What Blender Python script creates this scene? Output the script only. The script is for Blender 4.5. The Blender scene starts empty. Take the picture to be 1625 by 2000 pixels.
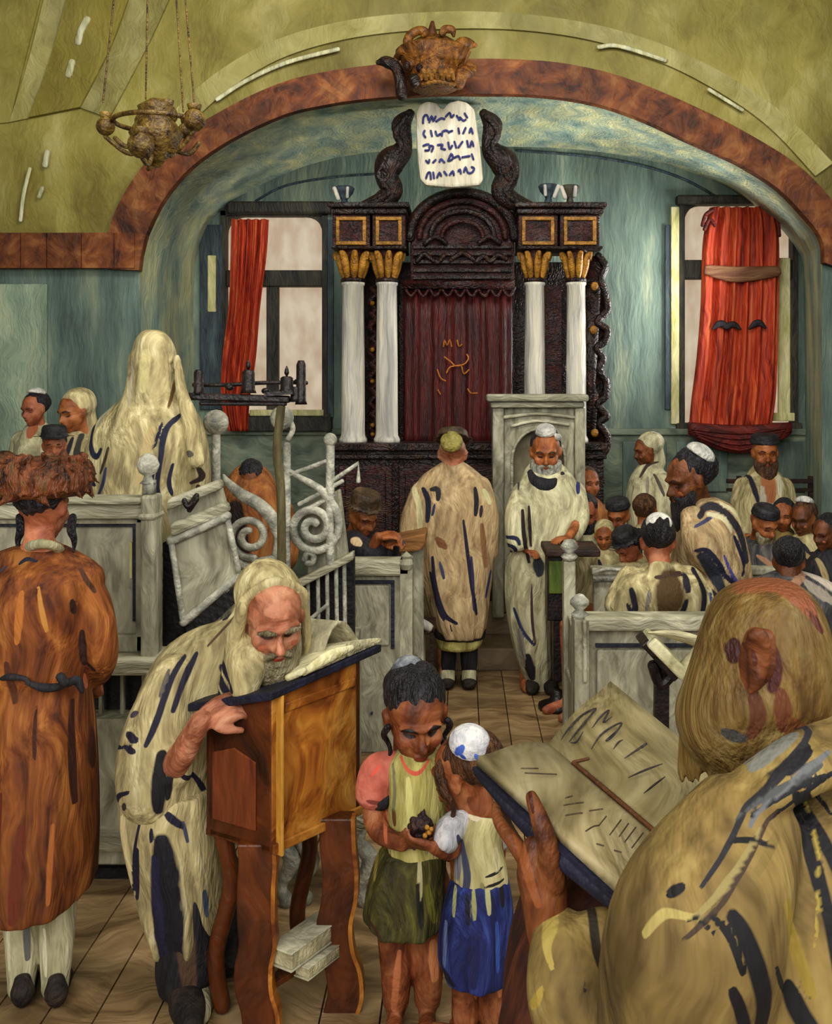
import bpy, bmesh, math, random
import numpy as np
from mathutils import Vector, Matrix
random.seed(7); np.random.seed(7)
F = 2000.0; VX = 900.0; VY = 747.0; H = 2.07
PI = math.pi
SC = bpy.context.scene; COL = SC.collection

def P(px, py, Y):
    return Vector(((px-VX)*Y/F, Y, H-(py-VY)*Y/F))
def V(*a): return Vector(a)
def lin(c):
    o = []
    for x in c:
        x = max(0, min(255, x))/255
        o.append(x/12.92 if x <= .04045 else ((x+.055)/1.055)**2.4)
    return (o[0], o[1], o[2], 1)

# ------------------------------------------------------------------ materials
MATS = {}
def paint(name, cols, st=(26, 26, 5), rough=.62, bump=.35, warp=.1, ink=False, emit=0, sheen=0, detail=3, attrib=None, shift=0, bs=3.2):
    """oil-paint like surface: streaks of several close colours laid along one direction"""
    if name in MATS: return MATS[name]
    m = bpy.data.materials.new(name); m.use_nodes = True; nt = m.node_tree; N = nt.nodes; L = nt.links
    b = N['Principled BSDF']; b.inputs['Roughness'].default_value = rough
    b.inputs['Specular IOR Level'].default_value = .3
    tc = N.new('ShaderNodeTexCoord')
    n0 = N.new('ShaderNodeTexNoise'); n0.inputs['Scale'].default_value = 3.5; n0.inputs['Detail'].default_value = 1
    L.new(tc.outputs['Object'], n0.inputs['Vector'])
    sub = N.new('ShaderNodeVectorMath'); sub.operation = 'SUBTRACT'; sub.inputs[1].default_value = (.5, .5, .5)
    L.new(n0.outputs['Color'], sub.inputs[0])
    scl = N.new('ShaderNodeVectorMath'); scl.operation = 'SCALE'; scl.inputs['Scale'].default_value = warp
    L.new(sub.outputs[0], scl.inputs[0])
    add = N.new('ShaderNodeVectorMath'); add.operation = 'ADD'
    L.new(tc.outputs['Object'], add.inputs[0]); L.new(scl.outputs[0], add.inputs[1])
    mp = N.new('ShaderNodeMapping'); mp.inputs['Scale'].default_value = st
    mp.inputs['Location'].default_value = (random.random()*9, random.random()*9, random.random()*9)
    L.new(add.outputs[0], mp.inputs['Vector'])
    n1 = N.new('ShaderNodeTexNoise'); n1.inputs['Scale'].default_value = 1; n1.inputs['Detail'].default_value = detail
    n1.inputs['Roughness'].default_value = .6
    L.new(mp.outputs[0], n1.inputs['Vector'])
    cr = N.new('ShaderNodeValToRGB'); r = cr.color_ramp
    k = len(cols)
    for i, c in enumerate(cols):
        p = .5 if k == 1 else .33+.34*i/(k-1)+shift
        if i == 0: e = r.elements[0]; e.position = p
        elif i == 1: e = r.elements[1]; e.position = p
        else: e = r.elements.new(p)
        e.color = lin(c)
    if k == 1: r.elements[1].color = lin(cols[0])
    L.new(n1.outputs['Fac'], cr.inputs['Fac'])
    out = cr.outputs['Color']
    mp4 = N.new('ShaderNodeMapping'); mp4.inputs['Scale'].default_value = tuple(x*.33 for x in st); mp4.inputs['Rotation'].default_value = (.3, .5, .4)
    L.new(add.outputs[0], mp4.inputs['Vector'])
    n4 = N.new('ShaderNodeTexNoise'); n4.inputs['Scale'].default_value = 1; n4.inputs['Detail'].default_value = 4; n4.inputs['Roughness'].default_value = .7
    L.new(mp4.outputs[0], n4.inputs['Vector'])
    m4 = N.new('ShaderNodeMapRange'); m4.inputs['From Min'].default_value = .36; m4.inputs['From Max'].default_value = .64; m4.inputs['To Min'].default_value = .68; m4.inputs['To Max'].default_value = 1.22
    L.new(n4.outputs['Fac'], m4.inputs['Value'])
    sc4 = N.new('ShaderNodeVectorMath'); sc4.operation = 'SCALE'; L.new(out, sc4.inputs[0]); L.new(m4.outputs[0], sc4.inputs['Scale']); out = sc4.outputs[0]
    if attrib:
        at = N.new('ShaderNodeAttribute'); at.attribute_name = attrib
        mx = N.new('ShaderNodeMix'); mx.data_type = 'RGBA'; mx.blend_type = 'MULTIPLY'; mx.inputs[0].default_value = 1
        L.new(out, mx.inputs[6]); L.new(at.outputs['Color'], mx.inputs[7]); out = mx.outputs[2]
    if ink:
        at = N.new('ShaderNodeAttribute'); at.attribute_name = 'ink'
        n3 = N.new('ShaderNodeMath'); n3.operation = 'MULTIPLY_ADD'; n3.inputs[1].default_value = .5; n3.inputs[2].default_value = -.25
        L.new(n1.outputs['Fac'], n3.inputs[0])
        ad = N.new('ShaderNodeMath'); ad.operation = 'ADD'
        L.new(at.outputs['Alpha'], ad.inputs[0]); L.new(n3.outputs[0], ad.inputs[1])
        mr = N.new('ShaderNodeMapRange'); mr.inputs['From Min'].default_value = .42; mr.inputs['From Max'].default_value = .58
        L.new(ad.outputs[0], mr.inputs['Value'])
        mx = N.new('ShaderNodeMix'); mx.data_type = 'RGBA'
        L.new(mr.outputs[0], mx.inputs[0]); L.new(out, mx.inputs[6]); L.new(at.outputs['Color'], mx.inputs[7]); out = mx.outputs[2]
    L.new(out, b.inputs['Base Color'])
    mp2 = N.new('ShaderNodeMapping'); mp2.inputs['Scale'].default_value = tuple(x*bs for x in st)
    L.new(add.outputs[0], mp2.inputs['Vector'])
    n2 = N.new('ShaderNodeTexNoise'); n2.inputs['Scale'].default_value = 1; n2.inputs['Detail'].default_value = 2
    L.new(mp2.outputs[0], n2.inputs['Vector'])
    bp = N.new('ShaderNodeBump'); bp.inputs['Strength'].default_value = min(1, bump*1.35); bp.inputs['Distance'].default_value = .017
    L.new(n2.outputs['Fac'], bp.inputs['Height']); L.new(bp.outputs[0], b.inputs['Normal'])
    if emit:
        L.new(out, b.inputs['Emission Color']); b.inputs['Emission Strength'].default_value = emit
    MATS[name] = m; return m

BLK = (22, 20, 28); NAVY = (26, 26, 58)
m_olive = paint('olive plaster', [(102, 90, 34), (122, 112, 48), (136, 126, 62), (156, 146, 88)], st=(2.2, 3, 1.1), bump=.4, warp=.25, detail=5, bs=12)
m_olive_lt = paint('light olive plaster', [(128, 120, 60), (146, 138, 80), (166, 158, 104)], st=(3, 3, 1.5), bump=.5, warp=.5, detail=5, bs=9)
m_olive_dk = paint('dark olive plaster', [(112, 100, 34), (124, 112, 42), (136, 124, 54)], st=(3, 3, 1), bump=.5, warp=.4, detail=5, bs=9)
m_arch = paint('brown painted arch', [(56, 26, 10), (92, 44, 16), (114, 60, 22), (136, 84, 42)], st=(6, 6, 6), warp=.3, bump=.5, attrib='tone')
m_teal = paint('teal plaster', [(66, 82, 76), (84, 102, 93), (98, 116, 104), (130, 142, 120)], st=(5, 5, .9), bump=.4, warp=.08, detail=5, bs=8)
m_tealh = paint('teal plaster upper', [(66, 84, 80), (82, 102, 96), (98, 118, 110), (130, 142, 128)], st=(1.6, 4, 6), bump=.4, warp=.15, detail=5, bs=8)
m_teal_lt = paint('pale teal plaster', [(108, 126, 108), (128, 144, 122), (150, 160, 132)], st=(6, 6, .9), bump=.5, warp=.25, bs=8)
m_reveal = paint('pale green reveal plaster', [(112, 138, 130), (146, 164, 146), (172, 182, 148), (204, 204, 154)], st=(5, 3, 1.2), bump=.4, warp=.2, bs=8)
m_wain = paint('grey green wainscot', [(70, 82, 70), (92, 104, 88), (110, 120, 102), (126, 130, 108)], st=(3, 3, 7), bump=.5, warp=.3)
m_floor = paint('worn wooden floor', [(92, 70, 42), (128, 102, 68), (150, 122, 84), (170, 142, 102)], st=(2.2, 9, 5), bump=.4, warp=.35, detail=5, rough=.5, attrib='tone')
m_white = paint('cream white painted wood', [(112, 108, 88), (142, 138, 116), (160, 156, 132), (182, 178, 154)], st=(14, 14, 3.5), bump=.5, warp=.2)
m_whiteh = paint('cream white painted rail', [(126, 122, 98), (154, 150, 126), (190, 186, 160)], st=(3.5, 6, 22), bump=.5, warp=.2)
m_iron_w = paint('white painted iron', [(120, 120, 110), (158, 156, 140), (196, 194, 176)], st=(16, 16, 16), bump=.4)
m_groove = paint('dark groove', [(18, 20, 30), (34, 38, 54)], st=(12, 12, 12))
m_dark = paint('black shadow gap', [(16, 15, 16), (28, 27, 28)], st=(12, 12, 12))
m_ark = paint('ark dark maroon wood', [(18, 10, 10), (38, 14, 12), (58, 20, 16), (46, 26, 26)], st=(9, 9, 30), bump=.7, warp=.2, rough=.42)
m_arkblk = paint('ark black carved wood', [(14, 10, 10), (30, 18, 14), (54, 30, 20)], st=(16, 16, 12), bump=.7, warp=.4, rough=.4)
m_door = paint('ark maroon curtain', [(40, 10, 10), (62, 14, 12), (86, 20, 16)], st=(34, 20, 2.2), bump=.5, warp=.05, rough=.5)
m_gold = paint('old gold', [(118, 76, 16), (150, 102, 26), (172, 122, 38)], st=(18, 18, 18), rough=.45, bump=.5)
m_crown = paint('brown gold crown', [(52, 28, 10), (104, 62, 20), (134, 86, 28)], st=(14, 14, 14), rough=.5, bump=.7, warp=.3)
m_column = paint('white column', [(158, 156, 148), (184, 180, 170), (204, 198, 182), (212, 204, 180)], st=(22, 22, 1.2), bump=.4, warp=.05)
m_tablet = paint('cream tablet', [(206, 196, 170), (214, 206, 182), (226, 220, 200)], st=(20, 12, 3), bump=.5)
m_blueink = paint('blue lettering', [(34, 38, 96), (60, 66, 128)], st=(40, 40, 40))
m_goldink = paint('gold lettering', [(150, 80, 20), (180, 110, 36)], st=(40, 40, 40))
m_red = paint('red curtain', [(112, 26, 12), (160, 46, 20), (184, 64, 30), (200, 94, 50)], st=(24, 12, 1.3), bump=.5, warp=.1)
m_reddk = paint('dark red pelmet', [(58, 14, 12), (88, 22, 16), (110, 34, 24)], st=(4, 4, 18), bump=.5, warp=.3)
m_frame = paint('dark window frame', [(26, 26, 22), (44, 42, 34), (62, 58, 44)], st=(14, 14, 3), bump=.5)
m_frameblue = paint('dark blue window reveal', [(34, 42, 50), (48, 60, 68), (62, 78, 80)], st=(14, 14, 2), bump=.5)
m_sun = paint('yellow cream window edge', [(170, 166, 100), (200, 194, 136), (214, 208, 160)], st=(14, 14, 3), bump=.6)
m_candel = paint('black iron', [(14, 10, 12), (26, 18, 18), (42, 30, 28)], st=(16, 16, 16), bump=.2, rough=.4)
m_pole = paint('brown iron pole', [(70, 62, 34), (98, 88, 54), (120, 112, 80)], st=(16, 16, 4))
m_brass = paint('dark brass', [(44, 28, 10), (90, 66, 24), (124, 100, 44)], st=(22, 22, 22), rough=.35, bump=.5)
m_cover = paint('blue black book cover', [(16, 16, 26), (30, 30, 52)], st=(12, 12, 12))
m_page = paint('cream pages', [(150, 142, 108), (178, 170, 134), (206, 198, 160)], st=(4, 22, 22), bump=.4)
m_pagebig = paint('aged tan pages', [(112, 98, 62), (136, 122, 82), (154, 140, 100), (168, 154, 112)], st=(14, 4, 6), bump=.4, warp=.2)
m_paged = paint('page writing', [(30, 28, 34), (58, 50, 48)], st=(30, 30, 30))
m_llit = paint('lit amber lectern wood', [(84, 38, 12), (138, 78, 24), (168, 108, 38), (184, 130, 58)], st=(7, 7, 4), bump=.4, warp=.5, rough=.42)  # lectern wood on its lit side, the light put into the colour
m_lshade = paint('shaded brown lectern wood', [(44, 20, 8), (74, 34, 12), (98, 48, 18)], st=(9, 9, 2.2), bump=.4, warp=.3, rough=.4)  # same lectern wood with the shade put into the colour
m_green = paint('bright green cloth', [(58, 74, 20), (80, 98, 28), (92, 112, 36)], st=(14, 14, 3))
m_deskdk = paint('dark table wood', [(26, 16, 14), (48, 28, 22), (66, 40, 32)], st=(5, 8, 12))
m_brownw = paint('warm brown wood', [(92, 56, 24), (128, 84, 38), (150, 104, 52)], st=(4, 8, 12))
m_step = paint('tan step boards', [(104, 86, 64), (128, 108, 82), (144, 124, 98)], st=(3, 3, 9), warp=.3)

def cloth(name, cols, st=(22, 22, 4), **k):
    k.setdefault('bump', .45); k.setdefault('warp', .18)
    return paint(name, cols, st=st, ink=True, rough=.75, **k)
c_tal = cloth('cream prayer shawl', [(124, 110, 76), (154, 140, 98), (178, 164, 118), (204, 192, 148)])
c_talw = cloth('pale prayer shawl', [(138, 132, 104), (168, 160, 124), (190, 184, 146), (206, 200, 162)])
c_tant = cloth('tan prayer shawl', [(132, 108, 74), (158, 132, 94), (178, 152, 110), (194, 170, 126)])
c_dkt = cloth('shaded ochre prayer shawl', [(80, 62, 30), (106, 86, 46), (126, 104, 56), (142, 122, 70)], st=(12, 12, 3))  # shade of the dim foreground is mixed into this shawl colour
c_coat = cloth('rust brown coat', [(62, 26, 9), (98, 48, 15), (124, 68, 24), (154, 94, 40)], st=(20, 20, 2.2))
c_black = cloth('black cloth', [(16, 14, 18), (28, 26, 32), (46, 42, 44)])
c_grey = cloth('grey dark cloth', [(38, 38, 42), (64, 62, 62), (96, 90, 86)])
c_green = cloth('dark green coat', [(38, 40, 26), (66, 66, 44), (98, 94, 62)])
c_orange = cloth('orange brown coat', [(104, 54, 20), (144, 84, 36), (168, 108, 54)])
c_maroon = cloth('dark maroon robe', [(36, 14, 8), (62, 26, 12), (86, 40, 18)], st=(12, 12, 3))
c_vest = cloth('pale yellow vest', [(142, 132, 66), (172, 162, 92), (196, 186, 118)])
c_vest2 = cloth('cream knitted vest', [(140, 130, 84), (172, 162, 112), (196, 186, 140)])
c_pink = cloth('pink shirt', [(170, 78, 60), (200, 104, 86), (218, 134, 112)], st=(9, 9, 7))
c_shirtw = cloth('white shirt', [(150, 150, 158), (182, 180, 184), (206, 200, 200)])
c_olive = cloth('olive shorts', [(40, 36, 14), (64, 60, 22), (92, 88, 34)], st=(24, 24, 4))
c_blue = cloth('blue shorts', [(22, 24, 56), (30, 38, 96), (52, 70, 138)], st=(24, 24, 3))
c_sock = cloth('cream stockings', [(140, 134, 100), (174, 168, 132), (202, 196, 162)], st=(20, 20, 3))
c_leather = cloth('black shoe leather', [(18, 14, 14), (34, 26, 22), (52, 40, 32)], st=(14, 14, 14))
def skin(name, cols): return paint(name, cols, st=(14, 14, 9), ink=True, rough=.55, bump=.3, warp=.3)
s_pink = skin('ruddy old skin', [(118, 64, 40), (152, 90, 62), (178, 114, 84), (196, 138, 106)])
s_tan = skin('tanned skin', [(78, 36, 18), (112, 56, 28), (138, 76, 42), (158, 98, 60)])
s_or = skin('orange skin', [(112, 56, 24), (150, 84, 42), (176, 108, 62)])
s_neck = skin('flushed skin', [(128, 62, 38), (160, 90, 58), (184, 118, 84)])
s_shade = skin('brown shaded skin', [(74, 38, 16), (108, 58, 26), (136, 78, 40)])
def hairm(name, cols): return paint(name, cols, st=(40, 40, 9), rough=.5, bump=.8, warp=.15)
h_blk = hairm('black hair', [(14, 12, 16), (26, 22, 26), (46, 42, 50)])
h_brn = hairm('brown hair', [(44, 24, 12), (72, 42, 22), (100, 66, 34)])
h_gry = hairm('grey beard', [(92, 82, 58), (124, 114, 84), (152, 144, 116)])
h_ol = hairm('olive brown hair', [(78, 56, 20), (104, 78, 32), (124, 98, 46), (142, 116, 62)])
h_fur = hairm('reddish fur', [(40, 20, 12), (84, 44, 20), (122, 64, 34), (96, 74, 40)])
m_teeth = paint('dull gold', [(84, 52, 14), (122, 80, 24), (146, 98, 34)], st=(18, 18, 18), rough=.5, bump=.5)
h_felt = paint('black felt', [(16, 15, 18), (30, 28, 32), (48, 46, 50)], st=(14, 14, 14), rough=.6)
h_feltb = paint('brown felt', [(36, 26, 16), (62, 46, 28), (86, 70, 44)], st=(14, 14, 14), rough=.6)
h_kip = paint('white skullcap', [(160, 160, 156), (196, 194, 184), (220, 216, 204)], st=(20, 20, 20), bump=.5)
h_kipy = paint('yellowish skullcap', [(118, 108, 46), (150, 138, 66), (172, 160, 90)], st=(20, 20, 20), bump=.5)

# ------------------------------------------------------------------ objects
def tag(o, label, cat, group=None):
    o['label'] = label; o['category'] = cat
    if group: o['group'] = group
    return o
def thing(name, loc, label, cat, group=None):
    o = bpy.data.objects.new(name, None); COL.objects.link(o); o.location = loc; o.empty_display_size = .1
    return tag(o, label, cat, group)

def catmull(pts, sub):
    pts = [np.array(p, float) for p in pts]
    if len(pts) < 3 or sub <= 1:
        if sub <= 1: return np.array(pts)
        out = []
        for i in range(len(pts)-1):
            for k in range(sub): out.append(pts[i]+(pts[i+1]-pts[i])*k/sub)
        out.append(pts[-1]); return np.array(out)
    out = []
    n = len(pts)
    for i in range(n-1):
        p0 = pts[max(i-1, 0)]; p1 = pts[i]; p2 = pts[i+1]; p3 = pts[min(i+2, n-1)]
        for k in range(sub):
            t = k/sub
            out.append(.5*((2*p1)+(-p0+p2)*t+(2*p0-5*p1+4*p2-p3)*t*t+(-p0+3*p1-3*p2+p3)*t**3))
    out.append(pts[-1]); return np.array(out)

class MB:
    def __init__(s): s.v = []; s.f = []; s.m = []
    def add(s, vs, fs, m=0):
        o = len(s.v); s.v += [tuple(map(float, v)) for v in vs]
        for f in fs: s.f.append(tuple(i+o for i in f)); s.m.append(m)
        return s
    def box(s, c, d, R=None, m=0):
        vs = []
        for x in (-.5, .5):
            for y in (-.5, .5):
                for z in (-.5, .5):
                    v = Vector((x*d[0], y*d[1], z*d[2]))
                    if R: v = R @ v
                    vs.append(v+Vector(c))
        return s.add(vs, [(0, 1, 3, 2), (4, 6, 7, 5), (0, 4, 5, 1), (2, 3, 7, 6), (0, 2, 6, 4), (1, 5, 7, 3)], m)
    def bb(s, x0, x1, y0, y1, z0, z1, m=0):
        return s.box(((x0+x1)/2, (y0+y1)/2, (z0+z1)/2), (abs(x1-x0), abs(y1-y0), abs(z1-z0)), None, m)
    def bar(s, a, b, w, t, m=0, up=(0, 1, 0)):
        a = Vector(a); b = Vector(b); d = b-a; z = d.normalized(); u = Vector(up)
        x = u.cross(z)
        if x.length < 1e-4: x = Vector((1, 0, 0)).cross(z)
        x.normalize(); y = z.cross(x)
        R = Matrix((x, y, z)).transposed()
        return s.box((a+b)/2, (w, t, d.length), R, m)
    def tube(s, pts, rad, n=12, sub=5, flat=1.0, fd=None, m=0, cap=True):
        pts = [tuple(p) for p in pts]
        if not hasattr(rad, '__len__'): rad = [rad]*len(pts)
        q = catmull([tuple(p)+(r,) for p, r in zip(pts, rad)], sub)
        c = q[:, :3]; r = np.maximum(q[:, 3], 1e-4)
        T = np.gradient(c, axis=0); T /= (np.linalg.norm(T, axis=1)[:, None]+1e-9)
        if cap:
            c = np.vstack([c[0]-T[0]*r[0]*.85, c[0]-T[0]*r[0]*.55, c, c[-1]+T[-1]*r[-1]*.55, c[-1]+T[-1]*r[-1]*.85])
            r = np.hstack([r[0]*.5, r[0]*.84, r, r[-1]*.84, r[-1]*.5]); T = np.vstack([T[0], T[0], T, T[-1], T[-1]])
        ref = np.array(fd if fd is not None else (0.13, 1.0, .07)); vs = []
        u = ref-T[0]*ref.dot(T[0])
        if np.linalg.norm(u) < .05: ref = np.array((1., 0, 0)); u = ref-T[0]*ref.dot(T[0])
        u /= np.linalg.norm(u)
        for i in range(len(c)):
            u = u-T[i]*u.dot(T[i]); u /= np.linalg.norm(u)+1e-9; w = np.cross(T[i], u)
            for k in range(n):
                a = 2*PI*k/n; vs.append(c[i]+r[i]*(math.cos(a)*flat*u+math.sin(a)*w))
        fs = []
        M = len(c)
        for i in range(M-1):
            for k in range(n): fs.append((i*n+k, i*n+(k+1) % n, (i+1)*n+(k+1) % n, (i+1)*n+k))
        fs.append(tuple(range(n))[::-1]); fs.append(tuple((M-1)*n+k for k in range(n)))
        return s.add(vs, fs, m)
    def ell(s, c, r, R=None, n=20, m=0, noise=0, z0=-1, z1=1):
        vs = []; fs = []; k = max(6, n//2); c = Vector(c)
        if not hasattr(r, '__len__'): r = (r, r, r)
        a0 = math.asin(z0); a1 = math.asin(z1)
        for i in range(k+1):
            ph = a0+(a1-a0)*i/k
            for j in range(n):
                th = 2*PI*j/n; q = 1+noise*(random.random()-.5)
                v = Vector((r[0]*math.cos(ph)*math.cos(th)*q, r[1]*math.cos(ph)*math.sin(th)*q, r[2]*math.sin(ph)*q))
                if R: v = R @ v
                vs.append(v+c)
        for i in range(k):
            for j in range(n): fs.append((i*n+j, i*n+(j+1) % n, (i+1)*n+(j+1) % n, (i+1)*n+j))
        fs.append(tuple(range(n))[::-1]); fs.append(tuple(k*n+j for j in range(n)))
        return s.add(vs, fs, m)
    def rings(s, R, m=0, cap=True):
        n = len(R[0]); vs = [p for r in R for p in r]; fs = []
        for i in range(len(R)-1):
            for k in range(n): fs.append((i*n+k, i*n+(k+1) % n, (i+1)*n+(k+1) % n, (i+1)*n+k))
        if cap: fs.append(tuple(range(n))[::-1]); fs.append(tuple((len(R)-1)*n+k for k in range(n)))
        return s.add(vs, fs, m)
    def lathe(s, c, prof, n=24, R=None, m=0):
        c = Vector(c); rr = []
        for r, z in prof:
            ring = []
            for k in range(n):
                a = 2*PI*k/n; v = Vector((max(r, 1e-4)*math.cos(a), max(r, 1e-4)*math.sin(a), z))
                if R: v = R @ v
                ring.append(v+c)
            rr.append(ring)
        return s.rings(rr, m)
    def prism(s, poly, off, m=0):
        off = Vector(off); n = len(poly); vs = [Vector(p) for p in poly]+[Vector(p)+off for p in poly]
        fs = [tuple(range(n)), tuple(range(2*n-1, n-1, -1))]
        for i in range(n): j = (i+1) % n; fs.append((i, i+n, j+n, j))
        return s.add(vs, fs, m)
    def strip(s, A, B, off, m=0):
        """solid ribbon between two polylines"""
        off = Vector(off)
        for i in range(len(A)-1):
            q = [Vector(A[i]), Vector(A[i+1]), Vector(B[i+1]), Vector(B[i])]
            s.prism(q, off, m)
        return s
    def mesh(s, name, off=(0, 0, 0)):
        me = bpy.data.meshes.new(name); o = Vector(off)
        me.from_pydata([(v[0]-o[0], v[1]-o[1], v[2]-o[2]) for v in s.v], [], s.f)
        me.update(); return me
    def build(s, name, mats, parent=None, smooth=False, bevel=0, label=None, fix=True):
        off = parent.location if parent and parent.parent is None else (0, 0, 0)
        if parent is not None and parent.parent is not None: off = parent.parent.location
        me = s.mesh(name, off)
        if fix:
            bm = bmesh.new(); bm.from_mesh(me); bmesh.ops.recalc_face_normals(bm, faces=bm.faces); bm.to_mesh(me); bm.free()
        if not isinstance(mats, (list, tuple)): mats = [mats]
        for m in mats: me.materials.append(m)
        if len(mats) > 1: me.polygons.foreach_set('material_index', s.m)
        return link(name, me, parent, smooth, bevel, label)

def link(name, me, parent=None, smooth=False, bevel=0, label=None):
    if smooth: me.polygons.foreach_set('use_smooth', [True]*len(me.polygons))
    o = bpy.data.objects.new(name, me); COL.objects.link(o)
    if parent is not None: o.parent = parent
    if bevel:
        b = o.modifiers.new('b', 'BEVEL'); b.width = bevel; b.segments = 2; b.limit_method = 'ANGLE'
    if label: o['label'] = label
    return o
def rebase(o):
    """move a single-mesh thing's origin to its own base"""
    me = o.data; co = np.empty(len(me.vertices)*3); me.vertices.foreach_get('co', co); co = co.reshape(-1, 3)
    b = np.array([co[:, 0].mean(), co[:, 1].mean(), co[:, 2].min()])
    me.vertices.foreach_set('co', (co-b).ravel()); me.update(); o.location = b; return o
def struct(o): o['kind'] = 'structure'; return o
def tone(o, lo=.75, hi=1.15):
    """one brightness per loose block"""
    me = o.data; n = len(me.vertices); par = list(range(n))
    def find(a):
        while par[a] != a: par[a] = par[par[a]]; a = par[a]
        return a
    for e in me.edges:
        a, b = find(e.vertices[0]), find(e.vertices[1]); par[a] = b
    d = {}; at = me.color_attributes.new('tone', 'FLOAT_COLOR', 'POINT'); arr = []
    for i in range(n):
        r = find(i)
        if r not in d: d[r] = random.uniform(lo, hi)
        arr += [d[r]]*3+[1]
    at.data.foreach_set('color', arr)

def remesh(mb, vox, smooth=3, off=(0, 0, 0)):
    me = mb.mesh('tmp')
    bm = bmesh.new(); bm.from_mesh(me); bmesh.ops.recalc_face_normals(bm, faces=bm.faces); bm.to_mesh(me); bm.free()
    o = bpy.data.objects.new('tmp', me); COL.objects.link(o)
    r = o.modifiers.new('r', 'REMESH'); r.mode = 'VOXEL'; r.voxel_size = vox
    if smooth: sm = o.modifiers.new('s', 'SMOOTH'); sm.factor = .5; sm.iterations = smooth
    bpy.context.view_layer.update()
    ev = o.evaluated_get(bpy.context.evaluated_depsgraph_get())
    out = bpy.data.meshes.new_from_object(ev)
    bpy.data.objects.remove(o); bpy.data.meshes.remove(me)
    return out

# ink: strokes laid on a surface in a plane of the thing itself
def projF(Y0, back=False):
    def f(co, no):
        u = co[:, 0]*F/Y0+VX; v = VY-(co[:, 2]-H)*F/Y0
        return u, v, no[:, 1] < .35
    return f
def ink(me, sets):
    n = len(me.vertices); co = np.empty(n*3); me.vertices.foreach_get('co', co); co = co.reshape(-1, 3)
    no = np.empty(n*3); me.vertices.foreach_get('normal', no); no = no.reshape(-1, 3)
    best = np.full(n, 1e9); col = np.zeros((n, 4)); col[:, 3] = 0
    for proj, strokes in sets:
        u, v, mask = proj(co, no)
        for pts, w, c in strokes:
            if len(pts) > 2: pts = catmull(pts, 4)
            d = np.full(n, 1e9); tt = np.zeros(n)
            if len(pts) == 1: d = np.hypot(u-pts[0][0], v-pts[0][1])
            K = len(pts)-1
            for i in range(K):
                ax, ay = pts[i][:2]; bx, by = pts[i+1][:2]; dx = bx-ax; dy = by-ay
                t = np.clip(((u-ax)*dx+(v-ay)*dy)/(dx*dx+dy*dy+1e-9), 0, 1)
                dd = np.hypot(u-ax-t*dx, v-ay-t*dy); k = dd < d; d[k] = dd[k]; tt[k] = ((i+t)/K)[k]
            w2 = w/2*(np.sin(PI*(.12+.76*tt))*.6+.5) if K > 0 else w/2
            q = (d/w2)                         # 1 at the edge
            q = np.where(mask, q, 9.)
            k = q < best; best[k] = q[k]; col[k, :3] = np.array(lin(c)[:3])
    col[:, 3] = np.clip(1-best*.5, 0, 1)
    at = me.color_attributes.new('ink', 'FLOAT_COLOR', 'POINT'); at.data.foreach_set('color', col.ravel())

def place(me, name, mat, parent, sets=None, label=None):
    """world-space mesh -> child of a top-level empty"""
    if sets is not None: ink(me, sets)
    L = parent.location; co = np.empty(len(me.vertices)*3); me.vertices.foreach_get('co', co)
    co = co.reshape(-1, 3)-np.array(L); me.vertices.foreach_set('co', co.ravel()); me.update()
    me.materials.clear(); me.materials.append(mat)
    return link(name, me, parent, True, 0, label)

def loft_px(mb, rows, Y0, n=72, fold=.05, k=(7, 13, 23), seed=0, sub=5, grow=True, ex=2.3):
    """rows: (py, left px, right px, half depth m, y shift m) at distance Y0"""
    rows = [tuple(r)+(0,)*(5-len(r)) for r in rows]; q = catmull(rows, sub); R = []
    rs = random.Random(seed); ph = [rs.random()*6 for _ in range(8)]
    for i, (py, l, r, ry, dy) in enumerate(q):
        t = i/len(q); c = P((l+r)/2, py, Y0); rx = max((r-l)/2*Y0/F, .004); ry = max(ry, .004)
        a = fold*(.35+1.1*t if grow else 1); ring = []
        for j in range(n):
            th = 2*PI*j/n; cs = math.cos(th); sn = math.sin(th)
            cs = math.copysign(abs(cs)**(2/ex), cs); sn = math.copysign(abs(sn)**(2/ex), sn)
            m = 1+a*(.5*math.cos(k[0]*th+ph[0]+1.5*math.sin(3*t+ph[3]))+.35*math.cos(k[1]*th+ph[1]+2*math.sin(4*t+ph[4]))+.2*math.cos(k[2]*th+ph[2]+2*t))
            m2 = 1+.02*math.sin(9*t+ph[5]+2*th)
            ring.append((c.x+rx*cs*(1+(m-1)*.5)*m2, c.y+dy+ry*sn*m*m2, c.z))
        R.append(ring)
    mb.rings(R); return mb

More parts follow.
